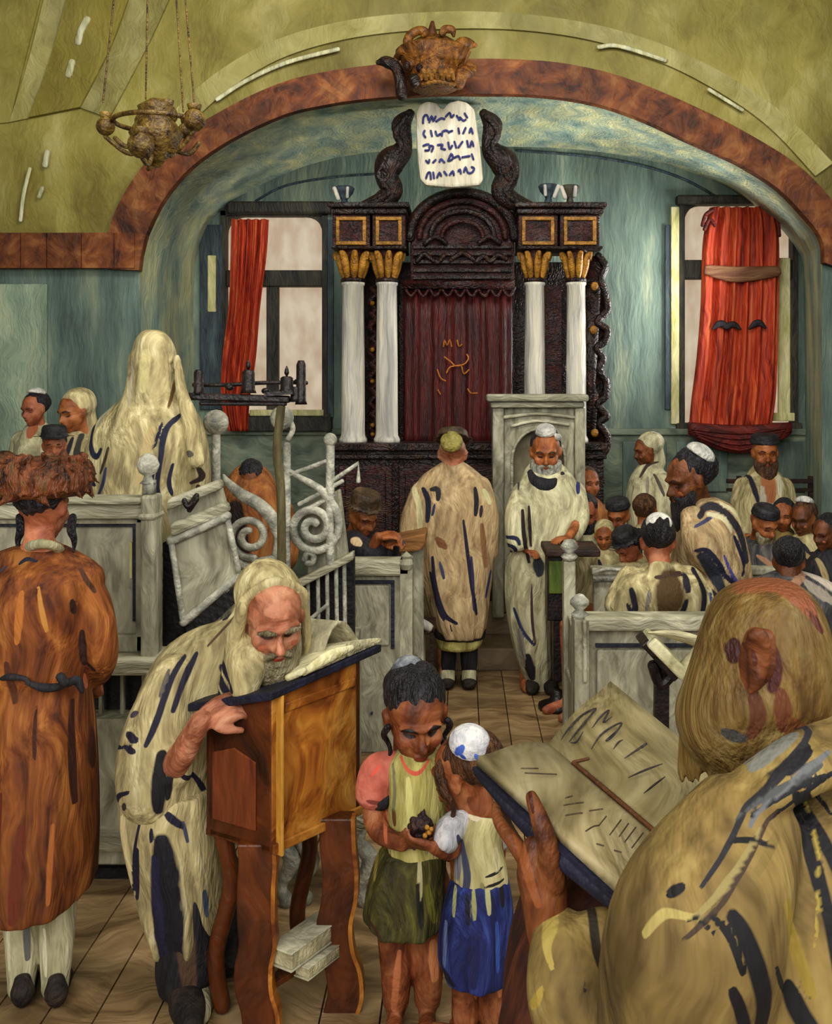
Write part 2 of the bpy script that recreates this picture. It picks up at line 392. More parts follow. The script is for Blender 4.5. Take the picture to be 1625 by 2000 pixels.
# ------------------------------------------------------------------ head / hand
class Head:
    def __init__(s, c, h, yaw=0, pitch=0, roll=0):
        y = math.radians(yaw); p = math.radians(pitch); r = math.radians(roll)
        f = V(math.sin(y), -math.cos(y), 0); sd = V(math.cos(y), math.sin(y), 0); u = V(0, 0, 1)
        f, u = f*math.cos(p)-u*math.sin(p), u*math.cos(p)+f*math.sin(p)
        sd, u = sd*math.cos(r)+u*math.sin(r), u*math.cos(r)-sd*math.sin(r)
        s.c = Vector(c); s.h = h; s.f = f; s.s = sd; s.u = u; s.R = Matrix((sd, f, u)).transposed()
    def at(s, a, b, c): return s.c+s.h*(a*s.s+b*s.f+c*s.u)
    def skull(s, mb, detail=True, ears=True):
        h = s.h; R = s.R
        def E(a, b, c, r): mb.ell(s.at(a, b, c), tuple(x*h for x in r), R, 24)
        E(0, -.06, .15, (.335, .42, .35)); E(0, .1, -.12, (.27, .27, .36)); E(0, .02, -.05, (.3, .32, .34))
        E(0, .24, -.4, (.11, .1, .1))
        E(.16, .2, -.12, (.12, .13, .13)); E(-.16, .2, -.12, (.12, .13, .13))
        mb.tube([s.at(0, .33, .08), s.at(0, .4, -.04), s.at(0, .44, -.13)], [.035*h, .04*h, .062*h], 10)
        E(.05, .37, -.15, (.04, .045, .035)); E(-.05, .37, -.15, (.04, .045, .035))
        mb.tube([s.at(-.21, .28, .08), s.at(-.1, .36, .1), s.at(.1, .36, .1), s.at(.21, .28, .08)], .045*h, 8)
        E(0, .36, -.25, (.1, .045, .03)); E(0, .35, -.3, (.085, .045, .03))
        if ears:
            for g in (-1, 1):
                E(g*.345, -.03, -.02, (.035, .085, .13)); E(g*.355, -.05, .05, (.04, .07, .06))
    def proj(s):
        c = np.array(s.c); S = np.array(s.s); U = np.array(s.u); Fv = np.array(s.f); h = s.h
        def f(co, no):
            d = (co-c)/h; fr = d@Fv; u = d@S; v = d@U
            return u, v, (fr > .12) & (np.abs(u) < .5) & (np.abs(v) < .6)
        return f
    def dent(s, me):
        n = len(me.vertices); co = np.empty(n*3); me.vertices.foreach_get('co', co); co = co.reshape(-1, 3)
        d = (co-np.array(s.c))/s.h; R = np.array(s.R)
        L = d@R
        for g in (-1, 1):
            w = np.exp(-(((L[:, 0]-g*.13)/.075)**2+((L[:, 2]-.0)/.05)**2))*(L[:, 1] > .1)
            co -= np.array(s.f)*(w*.055*s.h)[:, None]
        me.vertices.foreach_set('co', co.ravel()); me.update()
    def face(s, dark=(48, 24, 16), lip=(140, 56, 40), blush=(170, 94, 62), open_eye=False, brow=None):
        b = brow or dark; o = []
        for g in (-1, 1):
            o.append(([(g*.17, -.12), (g*.2, -.16)], .085, blush))
            o.append(([(g*.06, .085), (g*.13, .115), (g*.22, .08)], .04, b))
            o.append(([(g*.07, -.012), (g*.13, -.03), (g*.19, -.01)], .032, dark))
            o.append(([(g*.035, -.185)], .035, dark))
        o.append(([(-.08, -.272), (0, -.282), (.08, -.272)], .04, lip))
        return o
    def hair(s, mb, up=.04, back=.07, scale=1.09, rough=.05, down=.0):
        h = s.h; c = s.at(0, -back-.06, .15+up); n = 40; k = 24; R = []
        ph = [random.random()*6 for _ in range(4)]
        for i in range(1, k):
            a = -PI/2+PI*i/k; ring = []
            for j in range(n):
                t = 2*PI*j/n
                q = scale*(1+rough*(math.cos(11*t+ph[0]+3*a)+.7*math.cos(19*t+ph[1]-4*a)+.5*math.sin(5*a+3*t+ph[2])))
                z = .36*math.sin(a)*q
                if a < 0: z *= 1+down
                v = s.R @ V(.345*math.cos(a)*math.cos(t)*q, .42*math.cos(a)*math.sin(t)*q, z)
                ring.append(c+v*h)
            R.append(ring)
        mb.rings(R)
    def beard(s, mb, length=.5, w=.26, n=26, r=.05, base=True, fwd=.1, side=0.0):
        h = s.h
        if base: mb.ell(s.at(0, .2, -.36), (w*h*.95, .2*h, .2*h), s.R, 20)
        rs = random.Random(3)
        for i in range(n):
            t = -1+2*i/(n-1); a = t*1.25
            x = w*math.sin(a)/math.sin(1.25); y = .08+.26*math.cos(a); z = -.2-.16*math.cos(a)
            L = length*(1-.55*t*t)*rs.uniform(.8, 1.1); q = rs.uniform(.3, .8)
            x2 = x*q+side
            mb.tube([s.at(x, y-.03, z+.06), s.at(x*.95+side*.3, y+.03, z-L*.35), s.at(x*.8+side*.6, y+fwd*.6, z-L*.7), s.at(x2, y+fwd*.5, z-L)],
                    [r*h, r*h*1.15, r*h*.9, r*h*.3], 8, 3)
        for g in (-1, 1):
            mb.tube([s.at(0, .37, -.2), s.at(g*.1, .37, -.23), s.at(g*.18, .3, -.34)], [.03*h, .045*h, .03*h], 8, 3)
    def kippah(s, mb, r=.3, tilt=(0, -.18, .44), lift=1.0):
        s.kippah_dir(mb, s.R @ V(*tilt), r)
    def kippah_dir(s, mb, d, r):
        z = Vector(d).normalized(); x = z.orthogonal().normalized(); y = z.cross(x); R = Matrix((x, y, z)).transposed(); h = s.h
        c = s.at(0, -.09, .17)+z*.35*h
        mb.lathe(c, [(r*h*1.02, -.04*h), (r*h, .03*h), (r*h*.85, .1*h), (r*h*.55, .15*h), (r*h*.2, .175*h), (.001, .18*h)], 24, R)
    def fedora(s, mb, brim=.62, hgt=.4, up=.28, back=.05, tilt=0):
        h = s.h; R = s.R @ Matrix.Rotation(math.radians(tilt), 3, 'X')
        c = s.at(0, -back, up)
        mb.lathe(c, [(.3*h, .0), (brim*h, .03*h), (brim*h*1.02, .06*h), (.41*h, .03*h), (.39*h, .12*h), (.37*h, hgt*h*.8), (.31*h, hgt*h), (.16*h, hgt*h*.93), (.001, hgt*h*.9)], 28, R)
    def sidelock(s, mb, g, L=.5, r=.035):
        h = s.h; pts = []; rad = []
        for i in range(9):
            t = i/8; pts.append(s.at(g*(.35+.04*math.sin(7*t)), .1+.04*math.cos(7*t), .02-L*t)); rad.append(r*h*(1-.6*t))
        mb.tube(pts, rad, 8, 3)

def hand(mb, w, d, nrm, L=.18, curl=.6, th=1, spread=.12, thick=1.0, curls=None):
    """w wrist, d direction of the fingers, nrm direction of the back of the hand, th side of the thumb"""
    w = Vector(w); d = Vector(d).normalized(); n = Vector(nrm); n = (n-d*n.dot(d)).normalized(); s = d.cross(n)
    k = L/.18; kn = w+d*.085*k
    for i in range(5):
        q = (-1+i*.5); mb.tube([w+s*q*.018*k, w+d*.045*k+s*q*.03*k, kn+s*q*.034*k], [.015*k*thick, .017*k*thick, .0125*k*thick], 8, 3)
    le = [.07, .08, .075, .058]
    for i in range(4):
        q = (1.5-i)/1.5*th; b = kn+s*q*.031*k; dd = (d+s*q*spread).normalized(); cu = (curls[i] if curls else curl)
        pts = [b]; rr = [.0105*k*thick]; ang = cu*.45; p = b
        for j, fr in enumerate((.42, .32, .26)):
            v = dd*math.cos(ang)-n*math.sin(ang); p = p+v*le[i]*k*fr; pts.append(p); rr.append(.0102*k*thick*(1-.12*(j+1))); ang += cu*.95
        mb.tube(pts, rr, 8, 3)
    tb = w+d*.025*k+s*th*.028*k; v = (d*.6+s*th*.8-n*.15).normalized(); v2 = (d*.95+s*th*.3-n*.35*curl).normalized()
    mb.tube([tb-v*.01*k, tb+v*.03*k, tb+v*.03*k+v2*.03*k, tb+v*.03*k+v2*.055*k], [.015*k, .0135*k, .0115*k, .009*k], 8, 3)

def limb(mb, pts, rad): mb.tube(pts, rad, 14, 4)
def shoe(mb, heel, toe, w=.045, hgt=.075):
    heel = Vector(heel); toe = Vector(toe); d = (toe-heel)
    mb.tube([heel+V(0, 0, hgt*.7), heel+d*.35+V(0, 0, hgt*.65), heel+d*.7+V(0, 0, hgt*.5), toe+V(0, 0, hgt*.42)], [w*.85, w*.95, w*1.05, w*.75], 14, 4, .85, (0, 0, 1))
    mb.tube([heel+V(0, 0, .012), heel+d*.5+V(0, 0, .012), toe+V(0, 0, .012)], [w*.8, w*.95, w*.7], 12, 4, .25, (0, 0, 1))
# ================================================================== ROOM
YF = 8.2; YB = 9.7; XL = -4.2; XR = 3.6; ZC = 5.75
inner = [(275, 1250), (275, 900), (275, 700), (275, 600), (278, 530), (284, 490), (296, 450), (328, 389), (379, 330), (454, 278), (556, 230), (640, 210), (707, 200), (788, 193), (860, 189), (940, 189), (1020, 190), (1100, 197), (1180, 213), (1260, 242), (1330, 275), (1400, 306), (1449, 330), (1516, 374), (1567, 427), (1597, 468), (1603, 515), (1605, 700), (1605, 900), (1605, 1250)]
outer = [(212, 1250), (212, 900), (212, 700), (212, 600), (212, 527), (212, 500), (224, 436), (256, 370), (300, 312), (360, 268), (470, 204), (560, 165), (640, 146), (732, 133), (830, 124), (940, 121), (1020, 123), (1100, 130), (1200, 152), (1300, 190), (1400, 236), (1480, 280), (1540, 318), (1590, 362), (1640, 425), (1665, 480), (1672, 540), (1675, 700), (1675, 900), (1675, 1250)]
rear = [(378, 1250), (378, 900), (378, 700), (378, 600), (380, 540), (385, 500), (394, 470), (410, 435), (440, 405), (500, 366), (575, 332), (640, 312), (707, 300), (788, 292), (860, 288), (940, 286), (1020, 287), (1100, 290), (1180, 298), (1260, 312), (1330, 330), (1390, 352), (1430, 372), (1485, 412), (1530, 452), (1556, 490), (1566, 530), (1572, 700), (1572, 900), (1572, 1250)]
def dens(a, k=4): return [tuple(x) for x in catmull(a, k)]
IN = [P(x, y, YF) for x, y in dens(inner)]; RE = [P(x, y, YB) for x, y in dens(rear)]
for L_ in (IN, RE):
    for v in L_: v.z = max(v.z, 0)
# front wall with the arch opening
mb = MB(); T = .16
top = [V(v.x, YF, ZC) for v in IN]
for i in range(len(IN)-1):
    if abs(IN[i].x-IN[i+1].x) < 1e-4: continue
    mb.add([IN[i], IN[i+1], top[i+1], top[i]], [(0, 1, 2, 3)])
wf = mb.build('wall_front', m_olive); struct(wf)
me = wf.data
mb = MB(); zb = P(0, 500, YF).z
for x0, x1 in ((XL, IN[0].x), (IN[-1].x, XR)):
    mb.add([(x0, YF, zb), (x1, YF, zb), (x1, YF, ZC), (x0, YF, ZC)], [(0, 1, 2, 3)])
    mb.add([(x0, YF, ZC), (x1, YF, ZC), (x1, YF+.15, ZC), (x0, YF+.15, ZC)], [(0, 1, 2, 3)])
struct(mb.build('wall_front', m_olive))
mb = MB()
for x0, x1 in ((XL, IN[0].x), (IN[-1].x, XR)):
    mb.add([(x0, YF, 0), (x1, YF, 0), (x1, YF, zb), (x0, YF, zb)], [(0, 1, 2, 3)])
struct(mb.build('wall_front', m_teal))
# pale panel on the left part of the front wall
mb = MB(); a = P(-80, 555, YF); b = P(94, 930, YF); mb.bb(a.x, b.x, YF-.03, YF, b.z, a.z)
struct(mb.build('trim_panel', m_teal_lt, bevel=.01))
# reveal (the thickness of the arch)
mb = MB()
for i in range(len(IN)-1): mb.add([IN[i], IN[i+1], RE[i+1], RE[i]], [(3, 2, 1, 0)])
struct(mb.build('wall_arch_reveal', m_reveal, smooth=True, fix=False))
# back wall with two window openings
WL = (P(432, 418, YB), P(640, 838, YB)); WR = (P(1330, 392, YB), P(1552, 838, YB))
def wall_holes(x0, x1, z0, z1, holes, y):
    xs = sorted({x0, x1}|{h[0].x for h in holes}|{h[1].x for h in holes}); zs = sorted({z0, z1}|{h[0].z for h in holes}|{h[1].z for h in holes}); m = MB()
    for i in range(len(xs)-1):
        for j in range(len(zs)-1):
            cx = (xs[i]+xs[i+1])/2; cz = (zs[j]+zs[j+1])/2
            if any(h[0].x < cx < h[1].x and h[1].z < cz < h[0].z for h in holes): continue
            m.bb(xs[i], xs[i+1], y, y+.3, zs[j], zs[j+1])
    return m
zw = P(0, 843, YB).z
struct(wall_holes(P(330, 0, YB).x, P(1640, 0, YB).x, zw, P(0, 250, YB).z, (WL, WR), YB).build('wall_back', m_teal))
mb = MB(); mb.bb(P(330, 0, YB).x, P(1640, 0, YB).x, YB-.02, YB+.3, 0, zw); struct(mb.build('wall_back', m_wain))
mb = MB(); mb.bb(P(378, 0, YB).x, P(1572, 0, YB).x, YB-.06, YB+.0, zw-.03, zw+.03); struct(mb.build('trim_sill', m_wain, bevel=.008))
# painted moulding lines in the lunette
mb = MB()
mb.tube([P(500, 392, YB), P(560, 362, YB), (P(660, 345, YB)), P(770, 338, YB)], .012, 8)
mb.tube([P(1010, 294, YB), P(1150, 305, YB), P(1260, 325, YB), P(1340, 352, YB), P(1400, 385, YB)], .014, 8)
struct(mb.build('trim_lunette', m_frameblue, smooth=True))
# panels on the wainscot
mb = MB()
for x0, x1, y0, y1 in ((1215, 1300, 862, 985), (1320, 1420, 862, 960), (1510, 1580, 862, 960)):
    a = P(x0, y0, YB); b = P(x1, y1, YB); mb.bb(a.x, b.x, YB-.045, YB-.02, b.z, a.z)
struct(mb.build('trim_wainscot', m_teal, bevel=.01))
# side walls, ceiling, floor
mb = MB(); mb.bb(XL-.2, XL, -1.5, YF, 0, ZC); struct(mb.build('wall_left', m_teal))
mb = MB(); mb.bb(XR, XR+.2, -1.5, YF, 0, ZC); struct(mb.build('wall_right', m_teal))
mb = MB(); mb.bb(XL-.2, XR+.2, -1.5, YF+.3, ZC, ZC+.2); struct(mb.build('ceiling', m_olive_lt))
mb = MB(); a = math.radians(-33); dv = V(math.cos(a), math.sin(a), 0)
x = XL-.2
while x < XR+.2:
    w = random.uniform(.16, .2); mb.bb(x, min(x+w-.006, XR+.2), -1.5, YF-.02+1.7, -.12, 0); x += w
fl = mb.build('floor', m_floor); tone(fl, .82, 1.1); struct(fl)
mb = MB(); mb.bb(XL, XR, -1.5, YB, -.2, -.12); struct(mb.build('floor_underlay', m_dark))
# brown band: arch and straight cornice, cut into painted blocks
mb = MB(); A = dens(inner, 4)[16:-12]; B = dens(outer, 4)[16:-12]; i = 0
while i < len(A)-1:
    k = min(3, len(A)-1-i)
    for j in range(i, i+k):
        q = [P(*A[j], YF), P(*A[j+1], YF), P(*B[j+1], YF), P(*B[j], YF)]
        if j == i: pass
        mb.prism([v+V(0, -.085, 0) for v in q], (0, .09, 0))
    i += k
x = -80
while x < 268:
    w = random.uniform(50, 80); a = P(x, 458, YF); b = P(min(x+w-1.5, 270), 526, YF); mb.bb(a.x, b.x, YF-.1, YF+.005, b.z, a.z); x += w
ob = mb.build('trim_arch', m_arch)
tone(ob, .8, 1.15); struct(ob)
# raised plaster bands above the arch
def band(name, A_, B_, mat, d):
    m = MB(); A2 = dens(A_, 6); B2 = dens(B_, 6)
    m.strip([P(*p, YF)+V(0, -d, 0) for p in A2], [P(*p, YF)+V(0, -d, 0) for p in B2], (0, d+.002, 0)); struct(m.build(name, mat))
band('trim_vault_band', [(318, 268), (345, 215), (430, 140), (540, 80), (680, 42), (840, 26), (1000, 28), (1160, 50), (1300, 92), (1420, 150), (1530, 225), (1625, 320)],
     [(352, 278), (385, 232), (460, 168), (560, 112), (690, 76), (840, 60), (1000, 60), (1150, 80), (1285, 122), (1400, 180), (1500, 250), (1590, 345)], m_olive_lt, .03)
band('trim_vault_band', [(20, 240), (58, 120), (98, -40)], [(60, 232), (102, 120), (145, -40)], m_olive_lt, .025)
band('trim_vault_band', [(-90, 250), (-60, 100), (-40, -40)], [(20, 240), (50, 120), (90, -40)], m_olive, .02)
band('trim_vault_rib', [(60, 232), (102, 120), (145, -40)], [(160, 212), (222, 90), (268, -40)], m_olive_dk, .05)
band('trim_vault_band', [(160, 212), (222, 90), (268, -40)], [(215, 232), (290, 90), (350, -40)], m_olive_lt, .025)
# whitish highlights, painted on the upper wall as raised dabs
mb = MB()
for pts, r in (([(152, 82), (158, 60), (170, 38)], .03), ([(134, 146), (140, 122)], .03), ([(88, 322), (92, 298)], .025), ([(76, 384), (82, 368)], .018), ([(58, 330), (46, 380), (40, 430)], .016), ([(424, 194), (480, 158), (560, 122), (660, 96)], .018), ([(1170, 92), (1210, 90), (1300, 118)], .018), ([(1385, 175), (1450, 215)], .015)):
    mb.tube([P(x, y, YF-.05) for x, y in pts], r, 8, 5, .5, (0, 1, 0))
struct(mb.build('trim_highlight_dabs', paint('pale highlight dabs', [(168, 164, 118), (192, 190, 150), (204, 204, 176)]), smooth=True))

# ================================================================== WINDOWS AND CURTAINS
def window(n, x0, x1, y0, y1, trans, mull, radius=.16):
    y = YB-.005
    a = P(x0, y0, YB); b = P(x1, y1, YB); m = MB(); w = .05
    m.bb(a.x, a.x+w, y-.03, y+.14, b.z, a.z); m.bb(b.x-w, b.x, y-.03, y+.14, b.z, a.z)
    m.bb(a.x, b.x, y-.03, y+.14, a.z-w, a.z+.04); m.bb(a.x-.03, b.x+.03, y-.05, y+.14, b.z-.05, b.z+.02)
    for g, X in ((1, a.x+w), (-1, b.x-w)):       # rounded upper corners
        q = [V(X, y, a.z-w), V(X+g*radius, y, a.z-w)]
        q += [V(X+g*radius*(1-math.sin(t*PI/12)), y, a.z-w-radius*(1-math.cos(t*PI/12))) for t in range(0, 7)][1:]
        m.prism([v+V(0, -.01, 0) for v in q], (0, .12, 0))
    fr = struct(m.build('window_%d' % n, m_frame, bevel=.006))
    m = MB(); t0, t1 = trans; p = P(0, t0, YB).z; q = P(0, t1, YB).z; m.bb(a.x+w, b.x-w, y-.02, y+.1, q, p)
    for x in mull: X = P(x, 0, YB).x; m.bb(X-.055, X+.055, y-.015, y+.09, b.z, q)
    mm = m.build('window_bar', m_frame, bevel=.01); mm.parent = fr
    m = MB(); m.bb(a.x+.02, b.x-.02, y+.09, y+.1, b.z, a.z)
    gl = m.build('window_pane', m_glass); gl.parent = fr
    return fr
m_glass = bpy.data.materials.new('pale daylight glass'); m_glass.use_nodes = True
_b = m_glass.node_tree.nodes['Principled BSDF']; _b.inputs['Base Color'].default_value = lin((190, 170, 150)); _b.inputs['Roughness'].default_value = .5
_b.inputs['Transmission Weight'].default_value = .0
_n = m_glass.node_tree.nodes.new('ShaderNodeTexNoise'); _n.inputs['Scale'].default_value = 7
_r = m_glass.node_tree.nodes.new('ShaderNodeValToRGB'); _r.color_ramp.elements[0].position = .35; _r.color_ramp.elements[0].color = lin((206, 178, 146)); _r.color_ramp.elements[1].position = .65; _r.color_ramp.elements[1].color = lin((232, 214, 184))
m_glass.node_tree.links.new(_n.outputs['Fac'], _r.inputs['Fac']); m_glass.node_tree.links.new(_r.outputs['Color'], _b.inputs['Emission Color']); _b.inputs['Emission Strength'].default_value = .72
_b.inputs['Base Color'].default_value = (.02, .02, .02, 1)
window(1, 432, 640, 412, 812, (528, 560), (532,))
window(2, 1326, 1556, 390, 830, (508, 545), (1440,))
# splayed dark sides
mb = MB(); mb.bb(P(392, 0, YB).x, P(436, 0, YB).x, YB-.04, YB+.0, P(0, 800, YB).z, P(0, 440, YB).z); mb.bb(P(640, 0, YB).x, P(652, 0, YB).x, YB-.03, YB, P(0, 815, YB).z, P(0, 430, YB).z)
mb.bb(P(1298, 0, YB).x, P(1312, 0, YB).x, YB-.03, YB, P(0, 800, YB).z, P(0, 440, YB).z); struct(mb.build('trim_shutter', m_frameblue, bevel=.006))
mb = MB(); mb.bb(P(1309, 0, YB).x, P(1325, 0, YB).x, YB-.045, YB, P(0, 828, YB).z, P(0, 405, YB).z); mb.bb(P(1518, 0, YB).x, P(1540, 0, YB).x, YB-.06, YB, P(0, 822, YB).z, P(0, 505, YB).z)  # first bar is the outer frame's highlight, painted as a yellow strip
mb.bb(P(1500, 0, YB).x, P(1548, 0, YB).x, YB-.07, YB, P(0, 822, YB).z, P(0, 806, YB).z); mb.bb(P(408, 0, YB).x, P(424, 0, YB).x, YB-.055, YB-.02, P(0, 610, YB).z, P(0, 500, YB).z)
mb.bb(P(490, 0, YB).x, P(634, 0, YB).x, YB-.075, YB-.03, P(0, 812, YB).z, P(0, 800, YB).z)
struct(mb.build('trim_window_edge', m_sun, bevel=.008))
mb = MB(); mb.bb(P(478, 0, YB).x, P(650, 0, YB).x, YB-.1, YB, P(0, 842, YB).z, P(0, 814, YB).z); struct(mb.build('trim_window_ledge', m_frame, bevel=.01))
mb = MB(); mb.bb(P(448, 0, YB).x, P(655, 0, YB).x, YB-.1, YB, P(0, 420, YB).z, P(0, 396, YB).z); mb.bb(P(1318, 0, YB).x, P(1500, 0, YB).x, YB-.1, YB, P(0, 402, YB).z, P(0, 384, YB).z)
struct(mb.build('trim_window_head', m_frame, bevel=.02))
def curtain(rows, Y, mat, label, nf=7, amp=.03, seed=0, name='curtain', ink_=None):
    q = catmull(rows, 6); n = 90; V0 = []; fs = []; r = random.Random(seed); p1 = r.random()*6
    M = len(q)
    for side in (0, 1):
        for i, (py, l, rr) in enumerate(q):
            for j in range(n):
                t = j/(n-1); px = l+(rr-l)*t; v = P(px, py, Y)
                f = math.cos(nf*2*PI*t+p1+.8*math.sin(i/M*3))+.5*math.cos(nf*3.7*PI*t+i/M*2)
                V0.append((v.x, Y+amp*f+side*.012, v.z))
    for s in (0, 1):
        for i in range(M-1):
            for j in range(n-1):
                a = s*M*n+i*n+j; fs.append((a, a+1, a+n+1, a+n))
    for i in range(M-1):
        for j in (0, n-1): a = i*n+j; b = a+M*n; fs.append((a, a+n, b+n, b))
    for j in range(n-1):
        for i in (0, M-1): a = i*n+j; b = a+M*n; fs.append((a, b, b+1, a+1))
    m = MB(); m.add(V0, fs); o = m.build(name, mat, smooth=True); rebase(o)
    if label: tag(o, label, 'curtain')
    return o
curtain([(428, 450, 524), (500, 449, 520), (600, 446, 508), (700, 434, 500), (780, 432, 488), (842, 446, 484)], YB-.18, m_red, 'red curtain drawn to the left side of the left window', 5, .028, 1)
cr_ = thing('curtain', P(1440, 880, YB-.16), 'red curtain with dark patterns hanging over the right window, swagged at its foot', 'curtain')
def child_curtain(*a, **k):
    o = curtain(*a, **k); o.parent = cr_; o.location = o.location-cr_.location; return o
child_curtain([(404, 1388, 1508), (430, 1382, 1518), (480, 1374, 1524), (600, 1370, 1522), (700, 1362, 1520), (780, 1352, 1516), (850, 1345, 1505)], YB-.2, m_red, None, 6, .025, 2, name='curtain_panel')
sw = MB(); R_ = []
for i in range(13):
    t = i/12; y0 = 824+6*math.sin(PI*t); y1 = 838+48*math.sin(PI*(t*.92+.04))**.8
    a = P(1345+200*t, y0, YB-.24); b = P(1345+200*t, y1, YB-.24); r = (a.z-b.z)/2; ring = []
    for k in range(16):
        g = 2*PI*k/16; ring.append(((a.x), YB-.24+.035*math.cos(g), (a.z+b.z)/2+r*math.sin(g)))
    R_.append(ring)
sw.rings(R_)
for k in range(4):
    sw.tube([P(1352+4*k, 838+k*5, YB-.28), P(1445, 846+k*11, YB-.285), P(1535-4*k, 836+k*5, YB-.28)], .012, 8)
sw.build('swag', m_reddk, cr_, True)
mb = MB()
mb.tube([P(1384, 528, YB-.25), P(1440, 536, YB-.25), P(1516, 530, YB-.25)], [.05, .075, .05], 12, 6, .25, (0, 1, 0)); mb.build('band', paint('brown curtain band', [(84, 44, 24), (110, 70, 44), (132, 96, 66)], st=(3, 3, 26)), cr_, True)
mb = MB()
for pts in ([(1393, 642), (1402, 634), (1412, 632), (1418, 638), (1424, 636), (1434, 634), (1446, 643)], [(1464, 642), (1474, 633), (1484, 631), (1495, 640)]):
    mb.tube([P(x, y, YB-.245) for x, y in pts], [.012]+[.03]*(len(pts)-2)+[.012], 8, 5, .35, (0, 1, 0))
mb.build('pattern', m_dark, cr_, True)
for pts in ([(1372, 440), (1378, 420), (1392, 410)], [(1376, 448), (1386, 428), (1396, 440)], [(1505, 410), (1518, 430), (1522, 460)]):
    mb = MB(); mb.tube([P(x, y, YB-.25) for x, y in pts], .018, 8); mb.build('tassel', m_reddk, cr_, True)

# ================================================================== DAIS
mb = MB(); mb.bb(P(650, 0, 7.3).x, P(1200, 0, 7.3).x, 7.35, YB-.03, 0, .16); mb.bb(P(650, 0, 7.7).x, P(1200, 0, 7.7).x, 7.75, YB-.03, .16, .32)
tag(rebase(mb.build('dais', m_step, bevel=.01)), 'low tan wooden two-step platform in front of the dark ark', 'platform')

# ================================================================== ARK
YA = 8.4
ark = thing('torah_ark', (P(915, 0, YA+.2).x, YA+.2, .32), 'tall dark maroon carved ark with white columns, gold capitals and white lettered tablets', 'ark')
def AP(x, y, dy=0): return P(x, y, YA)+V(0, dy, 0)
def abox(m, x0, y0, x1, y1, d0, d1, mi=0):
    a = AP(x0, y0); b = AP(x1, y1); m.bb(a.x, b.x, YA+d0, YA+d1, b.z, a.z, mi)
# carcass
mb = MB(); abox(mb, 776, 548, 1008, 1125, .22, 1.2); abox(mb, 662, 500, 1172, 1125, .42, 1.25); mb.build('cabinet_body', m_arkblk, ark, bevel=.01)
mb = MB(); z = .325
a = AP(658, 868); b = AP(1172, 1130); mb.bb(a.x, b.x, YA-.22, YA+.55, .325, a.z)
for y0, y1 in ((862, 876), (884, 892)): a = AP(654, y0); b = AP(1176, y1); mb.bb(a.x, b.x, YA-.27, YA+.5, b.z, a.z)
mb.build('base_cabinet', m_arkblk, ark, bevel=.008)
for x0, x1 in ((668, 770), (782, 880), (890, 990), (1000, 1160)):
    mb = MB(); a = AP(x0, 905); b = AP(x1, 1090); mb.bb(a.x, b.x, YA-.245, YA-.2, b.z, a.z); mb.bb(a.x+.05, b.x-.05, YA-.26, YA-.24, b.z+.05, a.z-.05); mb.build('cabinet_door', m_ark, ark, bevel=.01)
# doors / embroidered curtain
mb = MB(); n = 60; R_ = []
for y in (566, 620, 700, 780, 850, 870):
    ring = []
    for side in (0, 1):
        for j in range(n):
            t = j/(n-1) if side == 0 else 1-j/(n-1); v = AP(786+216*t, y); ring.append((v.x, YA+.12+.018*math.cos(30*t)+.01*math.cos(71*t+1)+side*.03, v.z))
    R_.append(ring)
mb.rings(R_); mb.build('ark_curtain', m_door, ark, True)
mb = MB()
for pts in ([(866, 676), (868, 664), (873, 674), (878, 663), (882, 676)], [(893, 664), (896, 676), (902, 672)], [(868, 697), (880, 706), (888, 714)], [(872, 728), (880, 716), (905, 712), (915, 700), (912, 692)], [(902, 716), (906, 730), (916, 722)], [(854, 722), (860, 738), (870, 744)], [(855, 762), (860, 770)], [(914, 760), (920, 768), (932, 768)]):
    mb.tube([AP(x, y, .075) for x, y in pts], .007, 6, 3)
mb.build('embroidery', m_goldink, ark, True)
# valance scallops
mb = MB()
for i in range(9):
    x = 790+i*24; mb.tube([AP(x, 560, .08), AP(x+6, 572, .06), AP(x+12, 577, .05), AP(x+18, 572, .06), AP(x+24, 560, .08)], .014, 8)
abox(mb, 784, 545, 1006, 562, .04, .2); mb.build('valance', m_ark, ark, True)
# central tympanum: stacked arched mouldings
mb = MB()
def arcpts(cx, cy, rx, ry, a0=180, a1=0, n=20): return [(cx+rx*math.cos(math.radians(a0+(a1-a0)*i/n)), cy-ry*math.sin(math.radians(a0+(a1-a0)*i/n))) for i in range(n+1)]
o_ = arcpts(903, 460, 102, 88); mb.prism([AP(*p, .06) for p in o_]+[AP(1005, 550, .06), AP(801, 550, .06)], (0, .4, 0)); mb.build('pediment', m_ark, ark, bevel=.01)
for k, (rx, ry, r) in enumerate(((103, 88, .045), (84, 70, .03), (62, 50, .024), (40, 30, .02))):
    mb = MB(); mb.tube([AP(*p, .05-.02*k) for p in arcpts(903, 462, rx, ry)], r, 10, 2); mb.build('arched_moulding', m_arkblk if k % 2 == 0 else m_ark, ark, True)
mb = MB()
for y in (478, 492, 508, 524, 538): abox(mb, 806, y, 1000, y+7, -.0+.01*((y//7) % 3), .1)
mb.build('cornice_lines', m_arkblk, ark, bevel=.006)
mb = MB()
for pts in ([(815, 510), (828, 496), (842, 506), (856, 512), (866, 500)], [(930, 512), (944, 500), (958, 510), (972, 498), (988, 506)], [(880, 508), (903, 494), (926, 508)], [(830, 476), (850, 462), (870, 474)], [(936, 474), (956, 462), (976, 474)]): mb.tube([AP(x, y, .0) for x, y in pts], .022, 8)
mb.build('carving', m_arkblk, ark, True)
